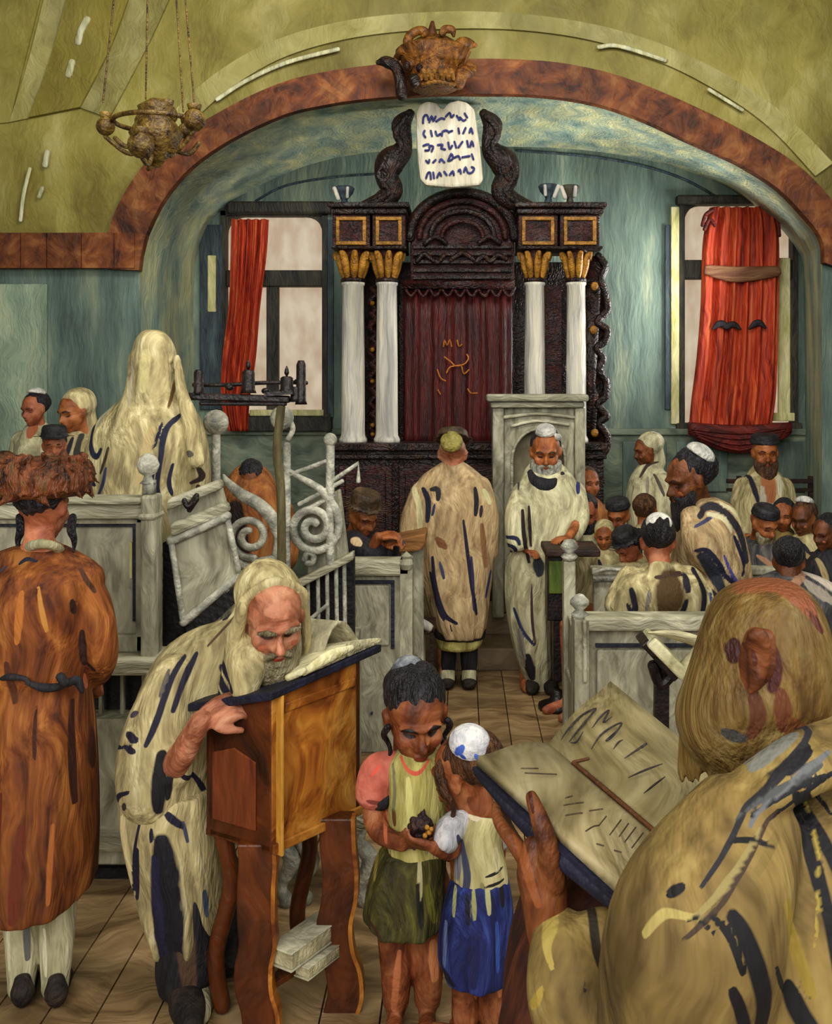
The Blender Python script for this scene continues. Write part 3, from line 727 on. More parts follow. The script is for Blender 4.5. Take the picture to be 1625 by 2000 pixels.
# entablature blocks with gilt frames
for x0, x1 in ((652, 728), (728, 796), (1008, 1088), (1088, 1168)):
    mb = MB(); abox(mb, x0+2, 425, x1-2, 488, -.16, .35); mb.build('entablature_block', m_ark, ark, bevel=.008)
    mb = MB(); q = (x0+9, x1-9)
    for (u0, v0, u1, v1) in ((q[0], 430, q[1], 437), (q[0], 477, q[1], 484), (q[0], 437, q[0]+7, 477), (q[1]-7, 437, q[1], 477)): abox(mb, u0, v0, u1, v1, -.185, -.15)
    mb.build('gilt_frame', m_gold, ark, bevel=.006)
for x0, x1 in ((646, 802), (1002, 1178)):
    mb = MB(); abox(mb, x0, 404, x1, 414, -.24, .35); abox(mb, x0+5, 414, x1-5, 425, -.2, .35); abox(mb, x0+6, 486, x1-6, 492, -.19, .3); mb.build('cornice', m_arkblk, ark, bevel=.012)
# columns and capitals
for x0, x1 in ((668, 714), (735, 778), (1023, 1064), (1104, 1144)):
    cx = (x0+x1)/2; c = AP(cx, 864, -.05); h = AP(cx, 553).z-c.z; r = (x1-x0)/2*YA/F
    mb = MB(); mb.lathe(c, [(r*1.18, 0), (r*1.18, .03), (r*1.02, .06), (r, .1), (r*.97, h*.5), (r*.9, h-.03), (r*1.0, h-.02), (r*1.0, h)], 28); mb.build('column', m_column, ark, True)
    mb = MB(); k0 = AP(cx, 553, -.05); k1 = AP(cx, 492).z-k0.z
    mb.lathe(k0, [(r*1.05, 0), (r*1.05, .025), (r*.8, .04)], 20); mb.build('necking', m_arkblk, ark, True)
    mb = MB()
    mb.lathe(k0, [(r*.78, .03), (r*.8, k1*.5), (r*1.1, k1)], 16); mb.build('capital_core', m_ark, ark, True)
    mb = MB()
    for j in range(8):
        an = 2*PI*j/8+.2; d = V(math.cos(an), math.sin(an), 0); t = V(-d.y, d.x, 0)
        mb.tube([k0+d*r*.75+V(0, 0, .04), k0+d*r*.95+V(0, 0, k1*.45), k0+d*r*1.2+V(0, 0, k1*.8), k0+d*r*1.55+V(0, 0, k1*.9), k0+d*r*1.5+V(0, 0, k1*.72)], [r*.22, r*.34, r*.3, r*.2, r*.1], 10, 4)
    mb.build('capital', m_gold, ark, True)
# carved strip between the left columns
mb = MB()
for i in range(6):
    y = 560+i*50; mb.tube([AP(722, y, .16), AP(732, y+12, .14), AP(720, y+26, .14), AP(730, y+40, .16), AP(724, y+50, .16)], .022, 8)
abox(mb, 716, 552, 736, 866, .2, .3); mb.build('carved_strip', m_ark, ark, True)
for y in (590, 682, 745, 832, 850): mb = MB(); mb.ell(AP(725, y, .12), .02, None, 10); mb.build('gilt_bead', m_gold, ark, True)
mb = MB(); abox(mb, 1068, 552, 1102, 866, .22, .4); mb.build('side_panel', m_ark, ark)
# scrolled right edge
edge = [(1145, 500), (1172, 500), (1186, 520), (1178, 545), (1186, 575), (1190, 605), (1176, 620), (1172, 632), (1190, 645), (1184, 668), (1168, 680), (1182, 700), (1174, 722), (1188, 745), (1186, 775), (1170, 790), (1190, 812), (1174, 826), (1190, 850), (1186, 880), (1172, 900), (1178, 940), (1145, 1000)]
e2 = dens(edge[1:-1], 4); mb = MB(); mb.prism([AP(1143, 500, .0)]+[AP(x, y, .0) for x, y in e2]+[AP(1143, 1000, .0)], (0, .14, 0)); mb.tube([AP(x-4, y, -.02) for x, y in e2[::2]], .03, 8, 2)
mb.build('scrolled_side', m_arkblk, ark, True)
for x, y in ((1158, 645), (1160, 845), (1160, 560)): mb = MB(); mb.ell(AP(x, y, -.05), (.032, .02, .036), None, 12); mb.build('gilt_bead', m_gold, ark, True)
# volutes beside the tablets
def volute(g):
    m = MB(); X = lambda x: 873+g*(x-873) if g > 0 else 873-(x-873)
    pts = [(945, 222), (962, 245), (955, 272), (962, 296), (984, 318), (990, 345), (980, 372), (1000, 392), (1040, 404)]
    m.tube([AP(X(x), y, .0) for x, y in pts], [.04, .085, .06, .09, .12, .1, .09, .08, .04], 14, 5, .7, (0, 1, 0))
    m.tube([AP(X(x), y, -.05) for x, y in ((950, 230), (972, 262), (962, 292), (996, 322), (1004, 350), (986, 380), (1030, 405))], .028, 8, 5)
    m.tube([AP(X(x), y, -.06) for x, y in ((1000, 330), (1008, 346), (996, 356), (986, 344), (994, 334))], .02, 8, 4)
    m.build('volute', m_arkblk, ark, True)
volute(1); volute(-1)
# tablets with their lettering
tl = [(812, 222), (818, 204), (834, 197), (852, 200), (864, 214), (876, 200), (894, 195), (912, 199), (926, 212), (938, 290), (944, 352), (936, 362), (880, 366), (832, 362), (820, 350), (814, 290)]
mb = MB(); mb.prism([P(x, y, YA-.3) for x, y in tl], (0, .07, 0)); tb = mb.build('tablet', m_tablet, ark, bevel=.02)
mb = MB(); yy = -.312
def T2(x, y): return P(600+x/3.25, y/3.25, YA+yy)
S1 = [[(735, 780), (740, 740), (760, 730), (770, 760)], [(775, 775), (790, 735), (800, 770), (815, 740)], [(820, 770), (850, 750), (870, 755)], [(880, 740), (905, 715), (915, 745), (930, 730)], [(950, 735), (965, 760)], [(970, 745), (990, 765), (1005, 760)], [(1000, 720), (1015, 745)]]
S2 = [[(745, 830), (738, 850), (750, 870)], [(785, 830), (792, 862)], [(815, 835), (825, 860), (845, 850)], [(855, 860), (860, 835), (885, 828), (900, 840)], [(905, 835), (920, 830)], [(960, 815), (965, 845)], [(990, 845), (1005, 812)], [(1030, 840), (1040, 812), (1050, 845)]]
S3 = [[(738, 925), (770, 915), (775, 950), (750, 955)], [(780, 925), (800, 930), (790, 960)], [(830, 920), (860, 918), (850, 940), (875, 948)], [(895, 905), (905, 945), (920, 925)], [(935, 900), (945, 935)], [(960, 935), (985, 900)], [(1015, 895), (1022, 930)], [(1035, 930), (1045, 895), (1055, 925)]]
S4 = [[(755, 1020), (770, 1035), (775, 1015)], [(800, 1030), (815, 1015)], [(840, 1025), (850, 1010), (870, 1030)], [(895, 1020), (915, 975), (925, 1005), (905, 1020)], [(935, 1000), (960, 990), (970, 1010)], [(985, 998), (1030, 990)], [(1045, 980), (1055, 1010)]]
S5 = [[(755, 1130), (765, 1100), (780, 1095), (785, 1135)], [(800, 1095), (805, 1130)], [(825, 1125), (840, 1095), (850, 1115)], [(870, 1090), (885, 1110)], [(905, 1110), (925, 1085), (930, 1110)], [(960, 1085), (970, 1075), (975, 1100)], [(995, 1090), (1005, 1060), (1020, 1095), (1045, 1095), (1060, 1070), (1045, 1060)]]
for S in (S1, S2, S3, S4, S5):
    mb = MB()
    for pts in S: mb.tube([T2(*p) for p in pts], .0095, 6, 3, .6, (0, 1, 0))
    mb.build('lettering', m_blueink, ark, True)
for x, y, s_ in ((674, 404, 1), (1070, 400, -1), (1112, 402, 1)):
    c = AP(x, y, -.05); vs = thing('urn', c, {674: 'small dark urn with white streaks on the left cornice of the ark', 1070: 'small dark urn on the right cornice of the ark, nearer the tablets', 1112: 'small dark urn with white streak at the right end of the ark cornice'}[x], 'urn')
    mb = MB(); mb.lathe(c, [(.045, 0), (.03, .02), (.025, .05), (.07, .1), (.085, .14), (.07, .155), (.001, .15)], 18); mb.build('urn_bowl', m_frameblue if x != 1112 else m_frame, vs, True)
    mb = MB(); mb.tube([c+V(-.045*s_, -.05, .05), c+V(-.075*s_, -.055, .13)], .018, 8); mb.tube([c+V(.03*s_, -.07, .06), c+V(.035*s_, -.085, .13)], .014, 8); mb.build('urn_leaf', m_column, vs, True)

# ================================================================== CROWN on the arch keystone
YC = YF-.36
cw = thing('crown_ornament', P(846, 190, YC), 'brown gilt carved crown fixed on top of the arch above the tablets', 'crown')
def C(x, y, dy=0): return P(600+x/3.25, y/3.25, YC)+V(0, dy, 0)
mb = MB(); c = P(846, 174, YC)
mb.lathe(c, [(.15, -.01), (.19, .01), (.2, .05), (.17, .07), (.22, .17), (.29, .28), (.27, .3), (.0, .3)], 28); mb.build('crown_band', m_crown, cw, True)
mb = MB(); mb.ell(P(848, 118, YC), (.235, .15, .2), None, 26); mb.build('crown_dome', m_crown, cw, True)
mb = MB(); mb.tube([C(795, 270), C(793, 200), C(795, 145)], [.05, .035, .016], 10); mb.ell(C(795, 262), .06, None, 12); mb.build('crown_finial', paint('dark brown finial', [(58, 30, 10), (92, 52, 18)], st=(14, 14, 14)), cw, True)
for pts, r in (([(600, 610), (590, 500), (560, 430), (500, 400), (452, 405)], .045), ([(560, 400), (575, 370), (610, 355), (632, 370)], .028), ([(640, 300), (660, 260), (710, 232), (750, 240), (740, 262)], .034), ([(860, 245), (880, 222), (920, 228), (930, 262)], .03), ([(880, 400), (930, 360), (980, 305), (1030, 288), (1066, 296)], .04), ([(960, 560), (985, 500), (1030, 460), (1055, 430)], .05), ([(1030, 430), (1040, 460), (1020, 490)], .04), ([(640, 460), (680, 430), (730, 450), (745, 490)], .035)):
    mb = MB(); mb.tube([C(x, y, -.03-.1*(abs(x-800) < 200)) for x, y in pts], [r]*(len(pts)-1)+[r*.45], 10, 5); mb.build('crown_leaf', m_crown if r < .04 else m_arkblk if r == .045 else m_crown, cw, True)
mb = MB()
for i in range(6):
    x = 745+i*34; mb.tube([C(x-14, 560, -.24), C(x, 515, -.27), C(x+14, 560, -.24)], [.014, .022, .014], 8)
mb.tube([C(735, 580, -.19), C(830, 572, -.23), (C(930, 582, -.19))], .018, 8)
mb.build('crown_points', m_teeth, cw, True)
mb = MB()
for x, y, r in ((785, 425, .035), (690, 575, .045), (720, 470, .03), (870, 420, .03), (640, 460, .03)): mb.ell(C(x, y, -.16 if r != .045 else -.26), (r, .03, r*1.2), None, 10)
mb.build('crown_hollow', m_arkblk, cw, True)

# ================================================================== CHANDELIER
YL = 5.0
ch = thing('chandelier', P(305, 320, YL), 'dark brass chandelier with round globes hanging on thin rods', 'chandelier')
def L_(x, y, dy=0): return P(x, y, YL)+V(0, dy, 0)
for a, b, dy in (((218, 212), (240, 95), -.12), ((270, 180), (284, 10), .12), ((345, 205), (330, 95), .12), ((390, 212), (345, 5), -.1)):
    t = (b[1]+60)/ (a[1]-b[1]+1e-6)
    e = L_(a[0]+(b[0]-a[0])*1.0, b[1]); s0 = L_(*a, dy); top_ = V(L_(300, 0).x, YL, ZC)
    mb = MB(); mb.tube([s0, top_], .0045, 6, 1); mb.build('rod', m_brass, ch, True)
mb = MB(); mb.lathe(L_(305, 262), [(.02, -.16), (.05, -.12), (.1, -.06), (.13, 0), (.1, .05), (.06, .09), (.09, .13), (.03, .17)], 20); mb.build('hub', m_brass, ch, True)
mb = MB()
mb.tube([V(L_(305, 0).x+.2*math.cos(t*PI/10), YL+.2*math.sin(t*PI/10), L_(0, 240).z) for t in range(21)], .012, 8, 2); mb.build('ring', m_brass, ch, True)
for x, y, dy, r in ((213, 252, -.05, .045), (313, 212, .12, .052), (388, 243, -.08, .055), (300, 302, -.2, .062), (262, 222, .15, .045), (345, 240, .16, .04)):
    g = L_(x, y, dy); mb = MB(); q = L_(305, 275); 
    mb.tube([q, (q+g)/2+V(0, 0, -.1), g+V(0, 0, -.05)], .011, 8, 6); mb.build('arm', m_brass, ch, True)
    mb = MB(); mb.ell(g, r, None, 16); mb.lathe(g+V(0, 0, r*.8), [(r*.5, 0), (r*.65, .03), (r*.4, .035)], 14); mb.build('globe', m_brass, ch, True)
mb = MB(); mb.tube([L_(225, 270), L_(245, 286), L_(270, 282), L_(285, 268)], .012, 8); mb.tube([L_(345, 295), L_(370, 300), L_(388, 280)], .012, 8)
mb.tube([L_(290, 330), L_(308, 318), L_(322, 300)], .012, 8); mb.build('scroll', m_brass, ch, True)
# ================================================================== FURNITURE
def pbox(m, x0, y0, x1, y1, Y, d0, d1, zmin=None):
    a = P(x0, y0, Y); b = P(x1, y1, Y); m.bb(a.x, b.x, Y+d0, Y+d1, b.z if zmin is None else zmin, a.z)
def ball(m, c, r): m.lathe(c, [(r*.75, 0), (r*.45, r*.35), (r*.35, r*.7), (r*.8, r*1.0), (r*1.05, r*1.7), (r*.8, r*2.4), (r*.3, r*2.75), (.001, r*2.8)], 18)

# ---- bimah front (left)
Y1 = 4.25
bi = thing('bimah', P(215, 1721, Y1), 'cream white panelled reading platform wall at left behind the coated man', 'platform')
mb = MB(); mb.bb(P(-330, 0, Y1).x, P(318, 0, Y1).x, Y1+.05, Y1+1.1, .0, .55); mb.build('deck', m_white, bi, bevel=.01)
mb = MB(); pbox(mb, -330, 1395, 318, 1720, Y1, -.06, .3, 0.1); pbox(mb, -330, 1720, 318, 1735, Y1, .06, .3, 0); mb.build('plinth', m_white, bi, bevel=.012)
mb = MB(); pbox(mb, -330, 1700, 318, 1733, Y1, .02, .05, 0); pbox(mb, -330, 1308, 305, 1400, Y1, .06, .1); mb.build('recess', m_dark, bi)
mb = MB(); pbox(mb, -330, 1600, 318, 1640, Y1, -.12, 0); mb.build('plinth_ledge', m_whiteh, bi, bevel=.015)
for x in (150, 192, 234, 276): mb = MB(); pbox(mb, x, 1308, x+7, 1402, Y1, .0, .03); mb.build('slat', m_white, bi, bevel=.004)
mb = MB(); pbox(mb, -330, 1275, 325, 1308, Y1, -.1, .12); mb.build('bottom_rail', m_whiteh, bi, bevel=.015)
mb = MB(); pbox(mb, -330, 975, 282, 1012, Y1, -.04, .08); pbox(mb, -330, 970, 284, 982, Y1, -.07, .1); mb.build('top_rail', m_whiteh, bi, bevel=.012)
mb = MB(); pbox(mb, -330, 1012, 282, 1024, Y1, -.0, .06); pbox(mb, -330, 1240, 282, 1275, Y1, -.0, .06); pbox(mb, 264, 1012, 284, 1275, Y1, .0, .06); mb.build('panel_frame', m_white, bi, bevel=.008)
mb = MB(); pbox(mb, -330, 1022, 266, 1030, Y1, .015, .05); pbox(mb, 257, 1022, 266, 1215, Y1, .012, .05); mb.build('panel_groove', m_groove, bi)
mb = MB(); pbox(mb, -330, 1024, 266, 1250, Y1, .03, .07); mb.build('panel', m_white, bi)
mb = MB(); pbox(mb, 252, 1060, 257, 1130, Y1, .005, .04); mb.build('panel_bead', m_sun, bi)
mb = MB(); pbox(mb, 282, 965, 310, 1290, Y1, -.06, .06); pbox(mb, 278, 1000, 313, 1012, Y1, -.075, .07); mb.build('corner_post', m_white, bi, bevel=.012)
mb = MB(); pbox(mb, 281, 938, 302, 966, Y1, -.025, .025); ball(mb, P(289, 944, Y1), .045); mb.build('ball_finial', m_iron_w, bi, True)
# ---- slanted cream board panels of the stair side
YS = 4.4
def slab(m, pts, Y, d=.05, dy=(0, 0, 0, 0)): m.prism([P(x, y, Y+q) for (x, y), q in zip(pts, dy)], (0, d, 0))
st = thing('stair_desk', P(400, 1300, YS), 'tilted cream board desk between the corner post and the iron scrolls', 'desk')
mb = MB(); slab(mb, [(332, 1052), (443, 1006), (470, 1125), (356, 1222)], YS, .05, (0, .15, .15, 0)); mb.build('board', m_white, st, bevel=.012)
mb = MB(); e = [P(x, y, YS-.02+q) for x, y, q in ((334, 1056, 0), (443, 1008, .15), (468, 1124, .15), (358, 1216, 0))]
mb.tube([e[0], e[1]], .022, 8, 1); mb.tube([e[2], e[3]], .018, 8, 1); mb.tube([e[0], e[3]], .014, 8, 1); mb.tube([e[1]+V(0, 0, 0), e[2]], .014, 8, 1); mb.build('board_rim', m_iron_w, st, True)
mb = MB()
slab(mb, [(324, 976), (428, 936), (432, 956), (328, 998)], YS, .08, (-.05, .12, .12, -.05)); mb.build('upper_rail', m_whiteh, st, bevel=.015)
mb = MB()
slab(mb, [(330, 1024), (440, 980), (446, 1002), (334, 1050)], YS, .08, (-.06, .12, .12, -.06)); mb.build('middle_rail', m_whiteh, st, bevel=.015)
mb = MB(); slab(mb, [(326, 994), (432, 954), (440, 985), (332, 1030)], YS, .04, (.04, .2, .2, .04)); mb.build('back_strip', m_white, st)
mb = MB(); mb.tube([P(360, 978, YS+.0), P(368, 990, YS-.01), P(384, 968, YS+.02)], .012, 8); mb.tube([P(370, 996, YS), P(384, 975, YS)], .012, 8); mb.build('hook', m_candel, st, True)
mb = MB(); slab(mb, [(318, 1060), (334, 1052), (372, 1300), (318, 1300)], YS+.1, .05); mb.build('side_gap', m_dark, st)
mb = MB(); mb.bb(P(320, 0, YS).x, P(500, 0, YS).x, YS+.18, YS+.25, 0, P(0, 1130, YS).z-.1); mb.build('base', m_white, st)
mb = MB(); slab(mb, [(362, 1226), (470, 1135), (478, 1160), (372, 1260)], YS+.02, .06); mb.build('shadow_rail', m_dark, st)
# ---- wrought iron stair railing with scrolls
YR = 5.2
ra = thing('scroll_railing', P(540, 1500, YR), 'white wrought iron stair railing with two large scrolls and ball-topped posts', 'railing')
def R3(x, y, dy=0): return P(x, y, YR)+V(0, dy, 0)
for x, y0, y1, r, br in ((422, 845, 1130, .022, .065), (560, 870, 1240, .02, .0), (645, 865, 1100, .022, .035)):
    mb = MB(); mb.tube([R3(x, y0), R3(x, y1)], r, 10, 1); mb.build('post', m_iron_w, ra, True)
    if br: mb = MB(); mb.ell(R3(x, y0-(20 if br > .05 else 6)), br, None, 16); mb.build('ball', m_iron_w, ra, True)
mb = MB(); mb.ell(R3(556, 815, -.08), .06, None, 16); mb.tube([R3(566, 812, -.08), R3(577, 835, -.08), R3(568, 856, -.08)], .014, 8); mb.build('ball', m_iron_w, ra, True)
def spiral(cx, cy, r0, r1, a0, turns, n=40, sq=1.0):
    o = []
    for i in range(n+1):
        t = i/n; a = math.radians(a0)+turns*2*PI*t; r = r0+(r1-r0)*t; o.append((cx+r*math.cos(a), cy+r*math.sin(a)*sq))
    return o
mb = MB(); tail = [(437, 928), (445, 942), (470, 965), (505, 985), (530, 1010), (545, 1045), (544, 1070), (535, 1095)]
mb.tube([R3(*p) for p in tail], [.006, .02, .03, .034, .034, .032, .03, .022], 10, 5, .8, (0, 1, 0)); mb.build('scroll_stem', m_iron_w, ra, True)
mb = MB(); mb.tube([R3(*p) for p in [(542, 1085), (528, 1093), (500, 1098)]+spiral(488, 1048, 42, 12, 80, 1.5)], [.02, .022, .024]+[.02]*41, 10, 2); mb.tube([R3(458, 1087), R3(475, 1105), R3(500, 1108)], [.01, .025, .012], 8, 4); mb.build('scroll', m_iron_w, ra, True)
mb = MB(); mb.tube([R3(*p) for p in [(562, 918), (590, 935), (625, 955), (652, 990)]+spiral(612, 1030, 52, 10, -25, 1.9)], [.012, .016, .02, .024]+[.022]*41, 10, 2); mb.build('scroll', m_iron_w, ra, True)
mb = MB(); mb.tube([R3(595, 1092), R3(600, 1080), R3(612, 1085), R3(610, 1098), R3(600, 1100)], .016, 8); mb.build('scroll_end', m_iron_w, ra, True)
for q_ in ([R3(560, 930), R3(645, 898)], [R3(585, 985), R3(668, 940)], [R3(592, 1000), R3(650, 968)], [R3(648, 940), R3(700, 905), R3(700, 940)]): mb = MB(); mb.tube(q_, .012, 8, 1); mb.build('hand_rail', m_iron_w, ra, True)
mb = MB(); slab(mb, [(588, 995), (664, 955), (680, 1085), (600, 1130)], YR+.08, .05); mb.build('panel', m_white, ra, bevel=.01)
mb = MB(); slab(mb, [(578, 1135), (690, 1078), (690, 1094), (578, 1153)], YR-.02, .08); mb.build('slanted_rail', m_whiteh, ra, bevel=.01)
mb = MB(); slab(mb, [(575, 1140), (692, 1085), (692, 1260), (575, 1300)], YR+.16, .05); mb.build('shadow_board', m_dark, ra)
for i, x in enumerate((598, 618, 636, 654, 670)):
    mb = MB(); mb.tube([R3(x, 1132-i*9, .05), R3(x+2, 1265-i*5, .05)], .011, 8, 1); mb.build('baluster', m_iron_w, ra, True)
mb = MB(); mb.tube([R3(586, 1225, -.02), R3(640, 1180, -.02)], .01, 8, 1); mb.build('brace', m_iron_w, ra, True)
mb = MB(); mb.bb(R3(430, 0).x, R3(690, 0).x, YR+.1, YR+.42, 0, P(0, 1262, YR).z); mb.build('stair_base', m_white, ra, bevel=.01)
# ---- candle stand
YK = 4.9
cs = thing('candle_stand', V(P(550, 0, YK).x, YK, 0), 'black iron candle stand with crossbars and short dark candles before the left window', 'candle stand')
def K(x, y, dy=0): return P(x, y, YK)+V(0, dy, 0)
mb = MB(); mb.tube([K(549, 795), K(541, 880), K(548, 950), K(550, 1100), K(549, 1500), V(K(549, 0).x, YK, .02)], .021, 10, 3); mb.lathe(V(K(549, 0).x, YK, 0), [(.2, 0), (.2, .02), (.05, .05), (.02, .08)], 20); mb.build('pole', m_pole, cs, True)
mb = MB(); mb.bar(K(366, 774), K(566, 780), .035, .05); mb.bar(K(390, 788), K(560, 789), .02, .04); mb.build('tray', m_candel, cs, bevel=.008)
mb = MB(); mb.tube([K(370, 752, .1), K(430, 752, .1), K(500, 748, .1), K(560, 747, .1), K(592, 748, .1)], .01, 8); 
for x, y in ((374, 752), (438, 754), (512, 764), (576, 746), (440, 757)): mb.ell(K(x, y, .09), (.022, .02, .016), None, 10)
mb.build('crossbar', m_candel, cs, True)
mb = MB(); mb.bar(K(520, 770, -.03), K(575, 766, -.03), .02, .05); mb.build('holder', m_candel, cs)
for x, y0, y1, fl in ((388, 722, 772, 0), (485, 722, 768, 1), (560, 735, 768, 1), (588, 704, 790, 0), (577, 755, 785, 0)):
    o = MB(); w = .024 if fl == 0 else .032; o.lathe(K(x, y1), [(w*1.25, 0), (w, .02), (w*.95, (y1-y0)*YK/F*.9), (w*.6, (y1-y0)*YK/F)], 14)
    c_ = o.build('candle', m_candel, cs, True)
    if fl: o = MB(); o.lathe(K(x, y0), [(.004, 0), (.012, .015), (.01, .03), (.002, .05)], 10); o.build('wick', m_candel, cs, True)
# ---- pew, left of the middle aisle
YP = 5.7
pw = thing('pew', V(P(740, 0, YP).x, YP, 0), 'cream pew end with one inset panel left of the aisle', 'pew', 'cream pews')
mb = MB(); pbox(mb, 672, 1100, 800, 1500, YP, .02, .08, 0); mb.build('end_board', m_white, pw, bevel=.008)
mb = MB(); pbox(mb, 664, 1092, 802, 1124, YP, -.03, .1); mb.build('top_rail', m_whiteh, pw, bevel=.015)
mb = MB(); pbox(mb, 782, 1092, 806, 1440, YP, -.03, .1, 0); mb.lathe(P(794, 1112, YP-.02), [(.03, 0), (.04, .03), (.025, .06), (.03, .075), (.001, .1)], 14); mb.build('post', m_white, pw, bevel=.006)
mb = MB(); pbox(mb, 676, 1134, 770, 1141, YP, .005, .05); pbox(mb, 763, 1141, 770, 1268, YP, .005, .05); pbox(mb, 724, 1392, 728, 1396, YP, 0, .03); mb.build('panel_groove', m_groove, pw, bevel=.002)
mb = MB(); pbox(mb, 682, 1143, 760, 1262, YP, .0, .05); mb.build('panel', m_white, pw, bevel=.01)
mb = MB(); mb.bb(P(420, 0, YP).x, P(672, 0, YP).x, YP+.35, YP+.41, 0, P(0, 1180, YP).z); mb.build('back_board', m_white, pw, bevel=.008)
# ---- pew on the right
YQ = 5.3
pr = thing('pew', V(P(1320, 0, YQ).x, YQ, 0), 'long cream pew with panelled back on the right below the bowed man in a skullcap', 'pew', 'cream pews')
mb = MB(); pbox(mb, 1142, 1212, 1900, 1560, YQ, .03, .09, 0); mb.build('back_board', m_white, pr, bevel=.008)
mb = MB(); pbox(mb, 1140, 1203, 1900, 1230, YQ, -.04, .12); mb.build('top_rail', m_whiteh, pr, bevel=.012)
mb = MB(); pbox(mb, 1164, 1259, 1900, 1266, YQ, .01, .05); mb.build('panel_groove', m_groove, pr, bevel=.002)
mb = MB(); pbox(mb, 1166, 1270, 1900, 1500, YQ, .005, .05); mb.build('panel', m_white, pr, bevel=.01)
mb = MB(); pbox(mb, 1120, 1208, 1148, 1540, YQ, -.05, .1, 0); mb.tube([P(1142, 1215, YQ-.06), P(1143, 1330, YQ-.06)], .012, 8, 1); mb.build('post', m_white, pr, bevel=.01)
mb = MB(); mb.lathe(P(1132, 1210, YQ+.02), [(.03, 0), (.045, .03), (.02, .05), (.05, .08), (.05, .1), (.02, .13), (.001, .135)], 14); mb.build('finial', m_iron_w, pr, True)
mb = MB(); A_ = P(1112, 1095, 5.9); mb.bb(A_.x-.035, A_.x+.035, 5.88, 5.97, 0, A_.z); mb.build('post', m_white, pr, bevel=.01)
mb = MB(); mb.lathe(A_, [(.03, 0), (.05, .025), (.025, .05), (.055, .08), (.03, .12), (.001, .125)], 14); mb.build('finial', m_iron_w, pr, True)
mb = MB(); mb.prism([V(P(1122, 0, YQ).x, YQ+.05, 0), V(A_.x-.01, 5.9, 0), V(A_.x-.01, 5.9, P(0, 1200, 5.9).z), V(P(1122, 0, YQ).x, YQ+.05, P(0, 1240, YQ).z)], (.04, 0, 0)); mb.build('end_board', m_white, pr)
mb = MB(); mb.bb(P(1125, 0, YQ).x, 3.2, 5.45, 5.85, .4, .45); mb.build('seat', m_white, pr, bevel=.01)
# ---- second pew row (right) behind
mb = MB(); pq = thing('pew', V(1.9, 6.55, 0), 'cream pew row glimpsed between the seated men at right', 'pew', 'cream pews')
pbox(mb, 1160, 1112, 1900, 1300, 6.3, .0, .05, 0); pbox(mb, 1155, 1108, 1900, 1122, 6.3, -.03, .08); mb.build('back_board', m_white, pq, bevel=.01)
mb = MB(); mb.bb(P(1150, 0, 6.3).x, 3.2, 6.45, 6.85, .4, .45); mb.build('seat', m_white, pq, bevel=.01)
mb = MB(); pbox(mb, 1158, 1120, 1250, 1135, 6.3, -.02, .0); mb.tube([P(1160, 1118, 6.28), P(1190, 1112, 6.27), P(1235, 1116, 6.28)], .012, 8); mb.build('rail_bead', m_iron_w, pq, True)
mb = MB(); pt = thing('pew', V(2.1, 7.55, 0), 'farthest cream pew row under the right window', 'pew', 'cream pews')
pbox(mb, 1165, 1062, 1760, 1200, 7.3, .0, .05, 0); mb.build('back_board', m_white, pt, bevel=.01)
mb = MB(); mb.bb(P(1150, 0, 7.3).x, 3.1, 7.4, 7.8, .4, .45); mb.build('seat', m_white, pt, bevel=.01)
# rail under the right window
mb = MB(); pbox(mb, 1420, 936, 1600, 944, 8.9, -.02, .03); pbox(mb, 1420, 954, 1600, 960, 8.9, -.02, .03); rl = thing('wall_rail', P(1500, 1100, 8.9), 'thin brown rail against the wainscot beside the far hatted man', 'rail')
rl.location.z = 0; mb.build('rail', m_deskdk, rl)
mb = MB()
for x in (1440, 1580): pbox(mb, x, 930, x+8, 1100, 8.9, -.01, .03, 0)
mb.build('upright', m_deskdk, rl)
# ---- tall white chair / pulpit niche
YT = 7.6
tc_ = thing('pulpit_niche', V(P(1048, 0, YT).x, YT, .33), 'tall cream white pulpit with a round-headed niche right of the ark doors', 'pulpit')
def tb_(m, x0, y0, x1, y1, d0, d1, z=None): pbox(m, x0, y0, x1, y1, YT, d0, d1, z)
mb = MB(); tb_(mb, 950, 770, 1146, 784, -.12, .25); tb_(mb, 958, 784, 1140, 796, -.08, .2); mb.build('cornice', m_whiteh, tc_, bevel=.015)
mb = MB(); tb_(mb, 962, 796, 984, 1100, -.04, .2, .33); tb_(mb, 1122, 796, 1142, 1100, -.04, .2, .33); mb.build('pilaster', m_white, tc_, bevel=.012)
mb = MB(); q = arcpts(1052, 900, 52, 62); mb.prism([P(x, y, YT) for x, y in [(984, 796), (984, 1130), (1000, 1130)]+q+[(1104, 1130), (1122, 1130), (1122, 796)]], (0, .08, 0)); mb.build('arched_front', m_white, tc_, bevel=.01)
mb = MB(); mb.tube([P(x, y, YT-.01) for x, y in [(1000, 1100)]+q+[(1104, 1100)]], .012, 8, 1); mb.tube([P(986, 815, YT-.02), P(1050, 808, YT-.02), P(1120, 815, YT-.02)], .014, 8); mb.tube([P(1000, 832, YT-.02), P(1050, 822, YT-.02), P(1110, 830, YT-.02)], .012, 8); mb.build('moulding', m_whiteh, tc_, True)
mb = MB(); tb_(mb, 980, 800, 1126, 1150, .16, .22, .33); mb.build('niche_back', paint('niche plaster', [(104, 96, 72), (130, 120, 92), (150, 140, 112)], st=(6, 6, 3)), tc_)
